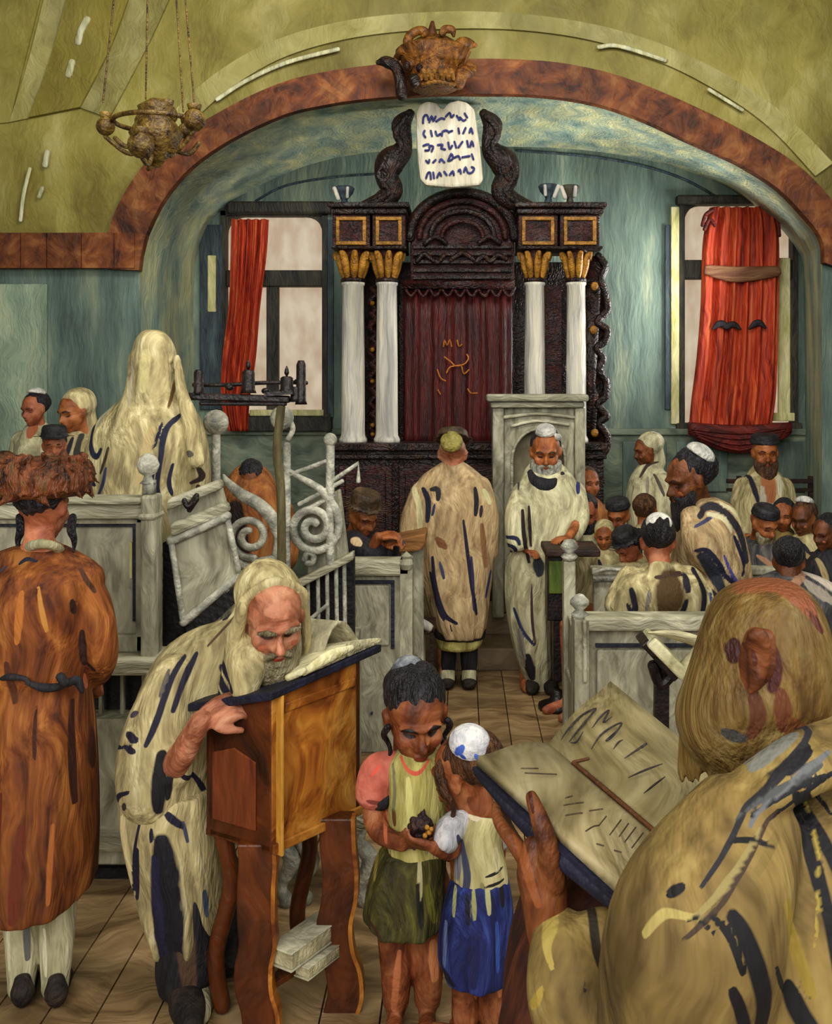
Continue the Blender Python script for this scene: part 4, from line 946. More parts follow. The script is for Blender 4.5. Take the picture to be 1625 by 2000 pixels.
# ---- reading desk with green cloth
YG = 6.5
rd = thing('reading_desk', V(P(1092, 0, YG).x, YG, 0), 'small dark desk with a bright green cloth panel by the pew corner', 'desk')
mb = MB(); pbox(mb, 1062, 1068, 1168, 1082, YG, -.12, .25); mb.build('desk_top', m_deskdk, rd, bevel=.01)
mb = MB(); pbox(mb, 1070, 1092, 1106, 1155, YG, -.08, -.05); mb.build('cloth_panel', m_green, rd, bevel=.006)
mb = MB(); pbox(mb, 1068, 1082, 1110, 1210, YG, -.05, .15); pbox(mb, 1080, 1210, 1100, 1330, YG, -.03, .05); mb.build('pedestal', m_candel, rd, bevel=.01)
mb = MB(); mb.lathe(V(P(1088, 0, YG).x, YG, 0), [(.12, 0), (.12, .03), (.05, .06), (.03, .12)], 16); mb.build('foot', m_candel, rd, True)
# ---- table for the hatted man
YD = 6.25
tb2 = thing('small_table', V(P(800, 0, YD).x, YD, 0), 'warm brown small table top beside the standing man in tan shawl', 'table')
mb = MB(); mb.prism([P(762, 1056, YD), P(832, 1042, YD), P(832, 1062, YD), P(820, 1076, YD), P(764, 1082, YD)], (0, .3, 0)); mb.build('table_top', m_brownw, tb2, bevel=.01)
mb = MB(); pbox(mb, 786, 1078, 826, 1100, YD, .1, .15, 0); mb.build('table_leg', m_white, tb2)
# ---- small stool left of the centre man
ys = 6.6; so = thing('stool', V(P(822, 0, ys).x, ys, 0), 'small dark stool with white cloth end beside the centre man', 'stool')
mb = MB(); pbox(mb, 806, 1218, 850, 1228, ys, -.1, .2); mb.build('seat', m_deskdk, so, bevel=.01)
for x in (808, 822, 840): mb = MB(); pbox(mb, x, 1228, x+7, 1300, ys, -.08 if x != 822 else .1, -.04 if x != 822 else .14, 0); mb.build('leg', m_deskdk if x != 822 else m_white, so)
mb = MB(); mb.tube([P(808, 1212, ys-.08), P(822, 1216, ys-.1), P(838, 1226, ys-.08)], .03, 10); mb.build('cloth', m_column, so, True)
# ---- white bench with curved legs behind the lectern
yb = 4.05; be = thing('white_bench', V(P(650, 0, yb).x, yb, 0), 'low white bench with curved legs seen behind the brown lectern', 'bench')
mb = MB(); a = P(552, 1588, yb); b = P(728, 1604, yb); mb.bb(a.x, b.x, yb-.02, yb+.3, b.z, a.z); mb.tube([P(680, 1625, yb-.05), P(722, 1592, yb-.05)], .03, 10, 1, .7); mb.build('seat', m_whiteh, be, bevel=.01)
for x, dy in ((562, 0), (600, .02), (715, 0), (700, .25), (580, .25)):
    mb = MB(); q = [P(x, 1600, yb+dy), P(x-14, 1640, yb+dy), P(x+8, 1680, yb+dy), P(x-12, 1730, yb+dy)]; q.append(V(q[-1].x+.02, yb+dy, .02)); mb.tube(q, [.03, .025, .035, .022, .03], 10, 5); mb.build('leg', m_iron_w if x != 600 else m_white, be, True)
mb = MB(); mb.tube([P(650, 1652, yb-.03), P(664, 1640, yb-.03), P(674, 1632, yb-.03)], .03, 10); mb.tube([P(655, 1680, yb-.03), P(668, 1700, yb-.03), P(662, 1730, yb-.03), P(648, 1738, yb-.03)], .016, 8); mb.build('apron_scroll', m_iron_w, be, True)

# ================================================================== LECTERN
lc = thing('lectern', V(-.56, 3.4, 0), 'brown wooden lectern with slanted top and curved legs, lit amber front', 'lectern')
Cc = V(P(530, 0, 3.2).x, 3.2, 0); Lc = V(P(402, 0, 3.34).x, 3.34, 0); Rc = V(P(704, 0, 3.5).x, 3.5, 0); Bc = Lc+Rc-Cc
zt = {'C': P(0, 1362, 3.2).z, 'L': P(0, 1392, 3.34).z, 'R': P(0, 1290, 3.5).z}; zt['B'] = zt['L']+zt['R']-zt['C']
zb_ = P(0, 1668, 3.2).z
def up(v, z): return V(v.x, v.y, z)
ins = lambda v, k=.0: v
mb = MB(); t = .022
def panel(A, B, zA, zB, mat, name, inn):
    m = MB(); n = (B-A).normalized(); w = V(-n.y, n.x, 0)*inn
    m.prism([up(A, zb_), up(B, zb_), up(B, zB), up(A, zA)], w*t); return m.build(name, mat, lc, bevel=.006)
panel(Cc, Rc, zt['C'], zt['R'], m_llit, 'front_panel', 1); panel(Cc, Lc, zt['C'], zt['L'], m_lshade, 'side_panel', -1)
panel(Lc, Bc, zt['L'], zt['B'], m_lshade, 'back_panel', -1); panel(Rc, Bc, zt['R'], zt['B'], m_lshade, 'side_panel', 1)
mb = MB(); mb.prism([up(Cc, zb_), up(Rc, zb_), up(Bc, zb_), up(Lc, zb_)], (0, 0, .02)); mb.build('bottom_board', m_lshade, lc)
dd = (Rc-Cc).normalized(); ee = (Lc-Cc).normalized()
mb = MB(); q = [(Cc-dd*.03-ee*.03, zt['C']), (Rc+dd*.07-ee*.03, zt['R']+.02), (Bc+dd*.07+ee*.05, zt['B']+.02), (Lc-dd*.03+ee*.05, zt['L'])]
mb.prism([up(v, z) for v, z in q], (0, 0, .028)); mb.build('top_board', m_cover, lc, bevel=.006)
topq = [up(v, z+.03) for v, z in q]
# corner post strips and inset side panel
mb = MB(); mb.bar(up(Cc+dd*.025-V(dd.y, -dd.x, 0)*-.004, zb_-.01), up(Cc+dd*.025-V(dd.y, -dd.x, 0)*-.004, zt['C']+.005), .045, .012, up=(dd.x, dd.y, 0)); mb.build('corner_strip', paint('yellow amber strip', [(150, 104, 30), (176, 124, 44), (190, 138, 60)], st=(14, 14, 3)), lc, bevel=.004)
nl = V(ee.y, -ee.x, 0); nl = nl if nl.y < 0 else -nl
mb = MB(); a0 = Cc+ee*.06; b0 = Lc-ee*.035; mb.prism([up(a0, zb_+.06), up(b0, zb_+.06), up(b0, zt['L']-.12), up((a0+b0)/2, zt['L']-.09), up(a0, zt['L']-.12)], nl*.008); mb.build('inset_panel', paint('red brown inset', [(88, 34, 12), (116, 54, 20), (96, 44, 16)], st=(14, 14, 2)), lc, bevel=.003)
mb = MB(); nf_ = V(dd.y, -dd.x, 0); nf_ = nf_ if nf_.y < 0 else -nf_
mb.prism([up(Cc, zb_+.0), up(Rc, zb_+.0), up(Rc, zb_+.03), up(Cc, zb_+.03)], nf_*.012); mb.build('moulding', m_llit, lc, bevel=.004); mb = MB(); mb.prism([up(Cc+dd*.05, zt['C']-.03), up(Rc-dd*.03, zt['R']-.05), up(Rc-dd*.03, zt['R']-.08), up(Cc+dd*.05, zt['C']-.06)], nf_*.008); mb.build('moulding', m_llit, lc, bevel=.004)
def cab(pts, Y, w, name='leg'):
    m = MB(); pl = [P(x, y, Y) for x, y in pts]
    A_ = catmull(pts, 6); Lf = [P(x-w[0]/2*(1+0*i), y, Y) for i, (x, y) in enumerate(A_)]; Rt = [P(x+w[0]/2, y, Y) for x, y in A_]
    m.prism(Lf+Rt[::-1], (0, .07, 0)); return m
for pts, Y, wd in (([(497, 1650), (500, 1690), (497, 1740), (497, 1800), (500, 1850), (492, 1890), (493, 1940), (505, 1985), (508, 2040)], 3.22, 70), ([(655, 1600), (657, 1660), (662, 1710), (660, 1760), (650, 1810), (654, 1860), (668, 1900), (672, 1950), (660, 1990)], 3.36, 66)):
    m = cab(pts, Y, (wd,)); m.build('leg', m_lshade, lc, bevel=.012)
    m = MB(); A_ = catmull(pts, 4); m.strip([P(x+wd/2-3, y, Y-.004) for x, y in A_], [P(x+wd/2+5, y, Y-.004) for x, y in A_], (0, .05, 0)); m.build('leg_edge', m_llit, lc)  # right edge of each leg takes the lit wood tone
for v in (Bc, Lc):
    m = MB(); m.tube([up(v+(Rc-v)*.1, zb_), up(v+(Rc-v)*.12+V(.02, 0, 0), .42), up(v+(Rc-v)*.1-V(.02, 0, 0), .2), up(v+(Rc-v)*.1, .03)], .028, 10); m.build('leg', m_lshade, lc, True)
# lower shelf rail with two closed books
mb = MB(); mb.bar(P(520, 1925, 3.28), P(662, 1838, 3.45), .05, .02, up=(0, 0, 1)); sh = mb.build('foot_rail', m_lshade, lc, bevel=.004)
def closed_book(a, b, w, t, label, mat=m_page):
    bk = thing('book', ((Vector(a)+Vector(b))/2)-V(0, 0, t/2), label, 'book', 'closed books on the lectern rail')
    m = MB(); m.bar(a, b, w*.94, t*.8, up=(0, 0, 1)); m.build('pages', mat, bk, bevel=.004)
    d = (Vector(b)-Vector(a)).normalized()*.006
    for s_ in (-1, 1): m = MB(); m.bar(Vector(a)-d+V(0, 0, s_*t*.45), Vector(b)+d+V(0, 0, s_*t*.45), w, t*.1, up=(0, 0, 1)); m.build('cover', m_whiteh, bk, bevel=.003)
    return bk
closed_book(P(548, 1872, 3.22), P(640, 1806, 3.42), .1, .06, 'thick cream closed book lying across the lectern legs, upper of two', m_page)
closed_book(P(590, 1898, 3.24), P(668, 1838, 3.42), .06, .04, 'thinner cream closed book lying across the lectern legs, lower of two', m_page)
# open book on the lectern
ob_ = thing('open_book', topq[0].lerp(topq[2], .5), 'large open book with curling cream pages on the brown lectern', 'book')
def TQ(u, v, h=0):
    a = topq[0].lerp(topq[1], u); b = topq[3].lerp(topq[2], u); return a.lerp(b, v)+V(0, 0, h)
mb = MB()
for j in range(2):
    u0, u1 = ((.30, .68), (.68, 1.02))[j]; R_ = []
    for i in range(13):
        t = i/12; u = u0+(u1-u0)*t; hh = .012+.03*math.sin(PI*(t if j == 0 else 1-t)*.5+.2)*(1 if j == 0 else 1)
        hh = .01+.04*(t**.6 if j == 0 else (1-t)**.6)
        ring = [TQ(u, .02, 0.002), TQ(u, .98, 0.002), TQ(u, .98, hh), TQ(u, .5, hh+.006), TQ(u, .02, hh)]
        R_.append(ring)
    mb.rings(R_)
mb.build('page_block', m_page, ob_, True)
mb = MB(); R_ = []
for i in range(15):                                                    # leaf standing up and curling
    t = i/14; u = .55+.38*t; h0 = .03+.16*math.sin(PI*min(t*1.05, 1)**.8); ring = []
    for v_ in (.15, 1.3): p_ = TQ(u, v_, h0*(.6+.4*v_)); ring.append(p_)
    for v_ in (1.3, .15): p_ = TQ(u, v_, h0*(.6+.4*v_)-.012); ring.append(p_)
    R_.append(ring)
mb.rings(R_); mb.tube([TQ(.9, .3, .05), TQ(.93, .7, .075), TQ(.95, 1.1, .09)], .018, 10); mb.build('turned_leaf', paint('grey cream leaf', [(130, 124, 96), (158, 150, 118), (184, 178, 144)], st=(22, 22, 6)), ob_, True)
mb = MB(); mb.tube([TQ(.18, .05, .016), TQ(.27, -.0, .02)], .012, 10, 1); mb.tube([TQ(.27, .0, .014), TQ(.5, .02, .03), TQ(.72, .02, .028)], [.01, .02, .01], 10, 4, .6); mb.build('page_edge', paint('bright page edge', [(196, 186, 130), (214, 206, 160), (224, 218, 180)], st=(20, 20, 20)), ob_, True)

# ---- small dark book stand behind the right-hand man
yk = 4.3
bs_ = thing('book_stand', V(P(1292, 0, yk).x, yk, 0), 'dark wooden bracket stand at the pew, left of the large head', 'stand')
mb = MB(); mb.bar(P(1253, 1246, yk), P(1316, 1316, yk), .04, .16); mb.build('rest_board', m_candel, bs_, bevel=.006)
mb = MB(); mb.bar(P(1292, 1305, yk+.03), V(P(1292, 0, yk).x, yk+.03, 0), .06, .04); mb.tube([P(1276, 1300, yk), P(1290, 1335, yk), P(1310, 1320, yk)], .025, 8); mb.build('upright', m_candel, bs_, bevel=.006)
bk = thing('open_book', P(1300, 1275, yk), 'small open book lying on the dark bracket stand', 'book')
mb = MB(); mb.bar(P(1264, 1243, yk-.02), P(1330, 1310, yk-.02), .05, .2); mb.build('pages', paint('pale book pages', [(150, 144, 104), (184, 178, 138), (206, 200, 162)], st=(10, 10, 10)), bk, bevel=.01)
mb = MB(); mb.tube([P(1268, 1236, yk-.1), P(1320, 1240, yk-.08), P(1372, 1262, yk-.06), P(1340, 1300, yk-.08)], [.01, .035, .04, .03], 10, 5, .5, (0, .5, 1)); mb.build('curled_page', m_page, bk, True)

# ================================================================== BIG BOOK held at right
Yb = 1.95
BB = thing('open_book', P(1180, 1560, 1.95), 'huge open prayer book with tan pages and dark writing held at right front', 'book')
pA = P(1072, 1452, 2.12); pB = P(1192, 1330, 2.32); pC = P(1450, 1540, 2.02); pD = P(1300, 1645, 1.82); pE = P(934, 1476, 2.02); pF = P(1228, 1742, 1.72)
def quadm(a, b, c, d, th, bulge=.012, n=10):
    m = MB(); nn = (Vector(b)-Vector(a)).cross(Vector(d)-Vector(a)).normalized()
    if nn.y > 0: nn = -nn
    R_ = []
    for i in range(n+1):
        t = i/n; p = Vector(a).lerp(b, t); q = Vector(d).lerp(c, t); h = bulge*math.sin(PI*min(1, t*1.2))
        R_.append([p+nn*h, p.lerp(q, .33)+nn*h, p.lerp(q, .66)+nn*h, q+nn*h, q-nn*th, p-nn*th])
    m.rings(R_); return m, nn
m, n1_ = quadm(pA, pB, pC, pD, .028); m.build('far_page_block', m_pagebig, BB, True, bevel=0)
m, n2_ = quadm(pA, pE, pF, pD, .02); m.build('near_page_block', paint('tan near pages', [(124, 110, 74), (150, 136, 98), (170, 156, 118), (184, 172, 136)], st=(14, 4, 6), warp=.2), BB, True)
m, _n = quadm(pE+(pE-pA)*.05-n2_*.022, pA-n2_*.022, pD-n2_*.022, pF+(pF-pD)*.06-n2_*.022, .008, 0); m.build('cover', m_cover, BB, False)
m, _n = quadm(pA-n1_*.03, pB+(pB-pA)*.04-n1_*.03, pC-n1_*.03, pD-n1_*.03, .01, 0); m.build('cover', paint('olive edge cover', [(120, 106, 50), (150, 136, 72), (170, 156, 96)], st=(8, 8, 8)), BB, True)
m = MB(); m.tube([pE-n2_*.03+V(0, 0, -.006), (pE+pF)/2-n2_*.036+V(0, 0, -.014), pF-n2_*.03+V(0, 0, -.01)], [.006, .016, .012], 10, 5, .5); m.build('cover_edge', m_cover, BB, True)
m = MB(); m.tube([pA.lerp(pD, .24)+n1_*.004, pA.lerp(pD, .6)+n1_*.005, pA.lerp(pD, .95)+n1_*.004], .0045, 8, 4); m.tube([pA.lerp(pD, .24)+n1_*.006, pA.lerp(pD, .3)+(pB-pA)*.12+n1_*.006], .003, 6, 1); m.build('spine_line', paint('brown spine', [(70, 38, 18), (100, 60, 30)], st=(20, 20, 20)), BB, True)
def onq(a, b, c, d, nn, px, py):
    """point of the page plane seen at px,py from the reader's side"""
    o = V(0, 0, H); r = P(px, py, 1)-o; p0 = Vector(a)+nn*.014
    return o+r*((p0-o).dot(nn)/r.dot(nn))
def W(x, y): return (1040+x/2.778, 1040+y/2.778)
wr = [[(155, 1125), (200, 1060), (270, 990), (345, 955), (300, 1010), (235, 1090), (200, 1135)], [(205, 1140), (240, 1135), (275, 1080)], [(325, 1060), (370, 1000), (415, 965), (385, 1030), (430, 1000)], [(320, 1175), (370, 1100), (440, 1050), (485, 1035), (440, 1100), (400, 1130), (450, 1080)], [(440, 1175), (465, 1140), (490, 1125)], [(500, 1225), (560, 1185), (620, 1145), (595, 1170)], [(520, 1330), (610, 1290), (705, 1255)], [(605, 1415), (660, 1370), (720, 1325)]]
m = MB()
for pts in wr: m.tube([onq(pA, pB, pC, pD, n1_, *W(*p)) for p in pts], [.0008]+[.0021]*(len(pts)-2)+[.0008], 6, 4)
m.build('writing', m_paged, BB, True)
m = MB()
for pts in ([(170, 1480), (230, 1470), (275, 1465)], [(180, 1535), (240, 1525), (270, 1522)], [(310, 1510), (380, 1500)], [(290, 1620), (330, 1595), (360, 1590)], [(400, 1540), (360, 1590)], [(480, 1560), (420, 1640)], [(520, 1580), (470, 1650)], [(560, 1600), (500, 1680)], [(600, 1630), (540, 1710)], [(350, 1690), (385, 1700)], [(445, 1725), (480, 1735)], [(-60, 1280), (30, 1280)], [(-40, 1305), (130, 1312)], [(180, 1440), (215, 1430)], [(560, 1740), (600, 1750)]):
    m.tube([onq(pA, pE, pF, pD, n2_, *W(*p)) for p in pts], .0014, 6, 3)
m.build('writing', paint('faded page writing', [(70, 60, 48), (98, 84, 62)], st=(20, 20, 20)), BB, True)
# ================================================================== PEOPLE
class Person:
    def __init__(s, x, Y, label, z=0, group=None):
        s.Y = Y; s.root = thing('person', V(P(x, 0, Y).x, Y, z), label, 'person', group); s.b = MB(); s.head = None
    def p(s, x, y, dy=0): return P(x, y, s.Y+dy)
    def set_head(s, x, y, hpx, yaw, pitch=0, roll=0, dy=0):
        s.head = Head(P(x, y, s.Y+dy), hpx*(s.Y+dy)/F, yaw, pitch, roll); s.head.skull(s.b); return s.head
    def torso(s, pts, rad, flat=.62):
        """from the pelvis up to the neck, ending inside the head"""
        h = s.head; pts = list(pts)+[h.at(0, -.1, -.5), h.at(0, -.06, -.15)]; rad = list(rad)+[.24*h.h, .25*h.h]
        s.b.tube(pts, rad, 18, 5, flat, (0, 1, 0))
    def finish(s, mat, vox=.01, face=None, sets=None, smooth=3):
        me = remesh(s.b, vox, smooth); s.head.dent(me)
        st = [(s.head.proj(), face)] if face else []
        st += sets or []
        o = place(me, 'body', mat, s.root, st); s.body = o; return o
    def cloth(s, name, mb, mat, vox=.01, strokes=None, smooth=3, label=None, Y=None):
        me = remesh(mb, vox, smooth)
        return place(me, name, mat, s.root, [(projF(Y or s.Y), strokes or [])], label)
    def hair(s, name, mb, mat, vox=.008, smooth=1, raw=False, label=None):
        me = remesh(mb, vox, smooth); return place(me, name, mat, s.root, None, label)

def std_body(pr, hip, foot_y=None, sit=False, sw=.17, floor=0.0, face_dir=(0, -1), arm=None):
    """torso, two arms with hands and two legs under the clothes"""
    h = pr.head; L = pr.root.location; f = V(face_dir[0], face_dir[1], 0).normalized(); sd = V(-f.y, f.x, 0)
    sh = h.at(0, -.15, -.62); sh = V(sh.x, sh.y, sh.z-.06); hz = hip.z
    pr.torso([hip, hip.lerp(sh, .5), sh+V(0, 0, -.06), sh+V(0, 0, .0)], [.14, .14, .15, .1])
    pr.b.tube([sh-sd*sw*.85+V(0, 0, -.03), sh+sd*sw*.85+V(0, 0, -.03)], .06, 12, 1)
    pr.cover = []
    pr.cover.append(([hip, hip.lerp(sh, .5), sh+V(0, 0, -.07), sh+V(0, 0, .0), sh+V(0, 0, .04)], [.165, .165, .175, .12, .08], .7))
    pr.cover.append(([sh-sd*sw*.9+V(0, 0, -.04), sh+sd*sw*.9+V(0, 0, -.04)], [.085, .085], 1))
    for i, g in enumerate((-1, 1)):
        a = sh+sd*g*sw+V(0, 0, -.05)
        if arm and arm[i]: e, w, hd_ = arm[i]
        else: e = a+sd*g*.04+V(0, 0, -.27)+f*.03; w = e+f*.16+V(0, 0, -.1)-sd*g*.06; hd_ = (f-sd*g*.5, V(0, 0, 1))
        pr.cover.append(([a, e, e.lerp(w, .6)], [.075, .075, .06], 1))
        limb(pr.b, [a, e, w], [.048, .04, .029]); hand(pr.b, w, hd_[0], hd_[1], .17, .6, g)
        lg = hip+sd*g*.085
        if sit:
            kn = lg+f*.4+V(0, 0, .02); ft = V(kn.x, kn.y, floor+.07)
            limb(pr.b, [lg, kn], [.085, .06]); limb(pr.b, [kn, ft], [.058, .036])
        else:
            ft = V(L.x+sd.x*g*.09, L.y+sd.y*g*.09, floor+.07); kn = lg.lerp(ft, .5)
            limb(pr.b, [lg, kn, ft], [.085, .06, .036])
        pr.b.tube([ft+V(0, 0, -.03), ft+f*.1+V(0, 0, -.04), ft+f*.17+V(0, 0, -.045)], [.035, .038, .028], 10, 3)

# ---- 1. man in the rust coat, seen from behind, at left
cm = Person(78, 3.44, 'person seen from behind in long belted rust brown coat, fur hat and cream stockings')
h = cm.set_head(86, 990, 132, 172, 4)
c = cm
c.torso([c.p(84, 1420), c.p(84, 1280), c.p(84, 1150), c.p(84, 1095)], [.15, .15, .16, .12])
c.b.tube([c.p(-10, 1135), c.p(84, 1115), c.p(150, 1142)], [.05, .06, .05], 12)
limb(c.b, [c.p(152, 1145, .01), c.p(186, 1255, .01), c.p(184, 1330, .18)], [.045, .04, .03]); hand(c.b, c.p(184, 1330, .18), (-.1, .9, -.4), (1, 0, .3), .18, .7, -1)
limb(c.b, [c.p(-28, 1130), c.p(-60, 1260), c.p(-40, 1340, .2)], [.055, .05, .032]); hand(c.b, c.p(-40, 1340, .2), (.2, .9, -.2), (-.6, 0, .6), .18, .7, 1)
for x in (46, 112): limb(c.b, [c.p(x, 1400), c.p(x, 1640), c.p(x, 1790, .01), c.p(x-2, 1920)], [.1, .07, .055, .04]); c.b.tube([c.p(x, 1925, .02), c.p(x-2, 1938, -.03), c.p(x, 1935, .1)], [.035, .035, .03], 10, 3)
c.finish(s_neck, .009, None)
m = MB(); loft_px(m, [(1072, 52, 122, .07, .03), (1088, 28, 150, .1, .02), (1112, -6, 178, .13), (1150, -16, 190, .155), (1220, -12, 176, .17), (1300, -6, 168, .17), (1330, -2, 166, .165), (1400, -4, 174, .2), (1520, -4, 180, .23), (1640, 2, 180, .25), (1728, 8, 174, .26), (1738, 14, 168, .25)], 3.44, fold=.05, seed=1, n=90)
m.tube([c.p(-10, 1128, .0), c.p(84, 1108), c.p(160, 1134)], [.08, .09, .078], 16, 4)
m.tube([c.p(156, 1140), c.p(184, 1195, -.01), c.p(198, 1275, 0), c.p(188, 1312, .12)], [.07, .064, .056, .052], 16, 5)
m.tube([c.p(-20, 1135), c.p(-52, 1200), c.p(-66, 1280), c.p(-50, 1330, .12)], [.075, .072, .065, .058], 16, 5)
sk = []
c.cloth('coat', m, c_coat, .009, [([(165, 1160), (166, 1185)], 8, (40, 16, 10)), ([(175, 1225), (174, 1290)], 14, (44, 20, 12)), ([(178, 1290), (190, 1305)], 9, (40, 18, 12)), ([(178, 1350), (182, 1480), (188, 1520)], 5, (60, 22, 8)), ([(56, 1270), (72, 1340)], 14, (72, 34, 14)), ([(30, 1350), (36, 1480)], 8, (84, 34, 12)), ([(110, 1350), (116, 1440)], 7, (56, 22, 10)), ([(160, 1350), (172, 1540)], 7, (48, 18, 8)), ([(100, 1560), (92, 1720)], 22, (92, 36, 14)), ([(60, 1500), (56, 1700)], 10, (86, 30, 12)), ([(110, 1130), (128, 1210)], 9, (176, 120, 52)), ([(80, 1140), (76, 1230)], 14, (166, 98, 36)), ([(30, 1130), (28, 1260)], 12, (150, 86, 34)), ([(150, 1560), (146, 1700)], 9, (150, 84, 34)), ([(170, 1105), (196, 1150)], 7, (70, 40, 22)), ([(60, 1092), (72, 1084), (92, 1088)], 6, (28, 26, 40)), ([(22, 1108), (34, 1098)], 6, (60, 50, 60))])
m = MB(); m.tube([c.p(-8, 1328, -.13), c.p(20, 1322, -.175), c.p(52, 1326, -.18)], [.008, .012, .008], 8); m.tube([c.p(54, 1334, -.18), c.p(84, 1343, -.185), c.p(112, 1342, -.18), c.p(130, 1334, -.17)], [.009, .015, .014, .01], 8); m.tube([c.p(118, 1322, -.19), c.p(126, 1332, -.19)], .016, 8); m.tube([c.p(132, 1336, -.16), c.p(150, 1328, -.13), c.p(160, 1350, -.13)], [.012, .016, .01], 8)
c.cloth('belt', m, c_black, .005)
m = MB(); m.tube([c.p(50, 1082, .03), c.p(58, 1068, -.06), c.p(84, 1062, -.1), c.p(112, 1070, -.06), c.p(120, 1084, .03)], .018, 12, 5, .7); c.cloth('collar', m, c_sock, .006)
m = MB(); h.hair(m, up=.05, back=.07, scale=1.03, down=-.08); c.hair('hair', m, h_blk, .007)
m = MB(); cc = c.p(80, 936)                                                     # fur hat
m.lathe(cc+V(0, 0, -.055), [(.13, 0), (.16, .02), (.168, .06), (.155, .1), (.1, .125), (.001, .135)], 26)
rs = random.Random(5)
for i in range(150):
    a = rs.uniform(0, 2*PI); zz = rs.uniform(-.06, .075); d = V(math.cos(a), math.sin(a), 0); r0 = .13*(1-max(0, zz-.03)*4)
    q = cc+d*r0+V(0, 0, zz); tn = V(-d.y, d.x, 0)*rs.uniform(-.05, .05)
    m.tube([q, q+d*.02+tn*.5+V(0, 0, rs.uniform(-.01, .02)), q+d*rs.uniform(.03, .05)+tn+V(0, 0, rs.uniform(-.03, .03))], [.012, .011, .004], 6, 3)
c.hair('fur_hat', m, h_fur, .006, 1)
for g, x in ((-1, 38), (1, 142)): m = MB(); m.tube([c.p(x, 1010, -.0), c.p(x-3*g, 1035, -.03), c.p(x+3*g, 1055, -.02), c.p(x+g, 1080, -.02)], [.014, .016, .011, .004], 8, 5); c.hair('sidelock', m, h_blk, .005)
m = MB()
for x in (46, 112): m.tube([c.p(x, 1700), c.p(x-2, 1780, .01), c.p(x-2, 1850, .0), c.p(x-4, 1915, -.0)], [.064, .066, .056, .046], 16, 5); m.tube([c.p(x-4, 1915, .02), c.p(x-5, 1928, -.02)], .045, 12, 2)
c.cloth('stockings', m, c_sock, .008, [([(28, 1790), (30, 1880)], 8, (206, 200, 166)), ([(98, 1800), (100, 1890)], 10, (212, 206, 174)), ([(62, 1760), (64, 1860)], 10, (96, 96, 92))])
for x in (44, 110): m = MB(); shoe(m, c.p(x, 1938, -.0), c.p(x+4, 1932, .2), .052, .07); m.tube([c.p(x, 1918, -.05), c.p(x, 1936, -.06), c.p(x, 1946, -.05)], [.03, .04, .035], 12, 4); z0 = min(v[2] for v in m.v); m.v = [(a, b, max(cz_, .002)) for a, b, cz_ in m.v]; c.cloth('shoe', m, c_leather, .007)

# ---- 2. hooded man standing on the bimah
YM = 4.95
bm_ = Person(295, YM, 'person hooded in a cream striped prayer shawl standing on the platform, back turned', z=.55); c = bm_
h = c.set_head(298, 730, 96, 170, 8)
std_body(c, c.p(290, 1040), floor=.55, face_dir=(0, 1)); c.finish(s_or, .012)
m = MB(); loft_px(m, [(644, 288, 308, .03), (650, 276, 322, .07, .0), (672, 264, 338, .11), (720, 258, 350, .13), (765, 252, 360, .14), (788, 230, 370, .15), (815, 200, 388, .18), (850, 178, 402, .21), (900, 166, 410, .23), (960, 162, 412, .24), (1060, 160, 408, .25), (1200, 168, 400, .26), (1330, 178, 392, .27)], YM, fold=.075, seed=2, n=100, ex=2.0)
h.hair(m, up=.06, back=.0, scale=1.25, rough=.02)
m.tube([c.p(262, 700, -.06), c.p(258, 760, -.09), c.p(240, 820, -.14), c.p(226, 900, -.19)], [.03, .035, .04, .03], 10); m.tube([c.p(345, 700, -.08), c.p(356, 770, -.12), c.p(372, 820, -.13), c.p(384, 900, -.17)], [.02, .03, .04, .04], 10)
B_ = (26, 26, 48)
c.cloth('prayer_shawl', m, c_tal, .011, [([(193, 827), (195, 862), (203, 884), (214, 886), (221, 873)], 10, B_), ([(173, 861), (178, 912), (187, 968)], 7, B_), ([(181, 895), (195, 931), (210, 940)], 9, B_), ([(241, 869), (234, 895), (224, 917)], 7, (60, 46, 36)), ([(238, 906), (232, 937), (215, 968)], 8, (44, 48, 80)), ([(365, 810), (348, 830), (341, 860), (340, 883), (334, 934), (337, 963)], 11, B_), ([(337, 824), (326, 869)], 6, B_), ([(327, 892), (324, 925), (322, 957)], 6, B_), ([(360, 900), (354, 934), (360, 957)], 7, B_), ([(386, 880), (396, 882)], 12, (90, 84, 76)), ([(397, 912), (402, 929), (388, 938)], 9, (40, 24, 20)), ([(352, 722), (344, 795)], 5, (96, 70, 30)), ([(250, 770), (225, 790), (205, 830)], 9, (150, 144, 122)), ([(272, 700), (270, 790)], 5, (150, 140, 118)), ([(158, 860), (156, 960)], 8, (60, 58, 52)), ([(300, 690), (296, 760)], 20, (190, 178, 124)), ([(320, 835), (300, 930)], 18, (176, 156, 108)), ([(396, 945), (400, 960)], 7, (60, 34, 20))])

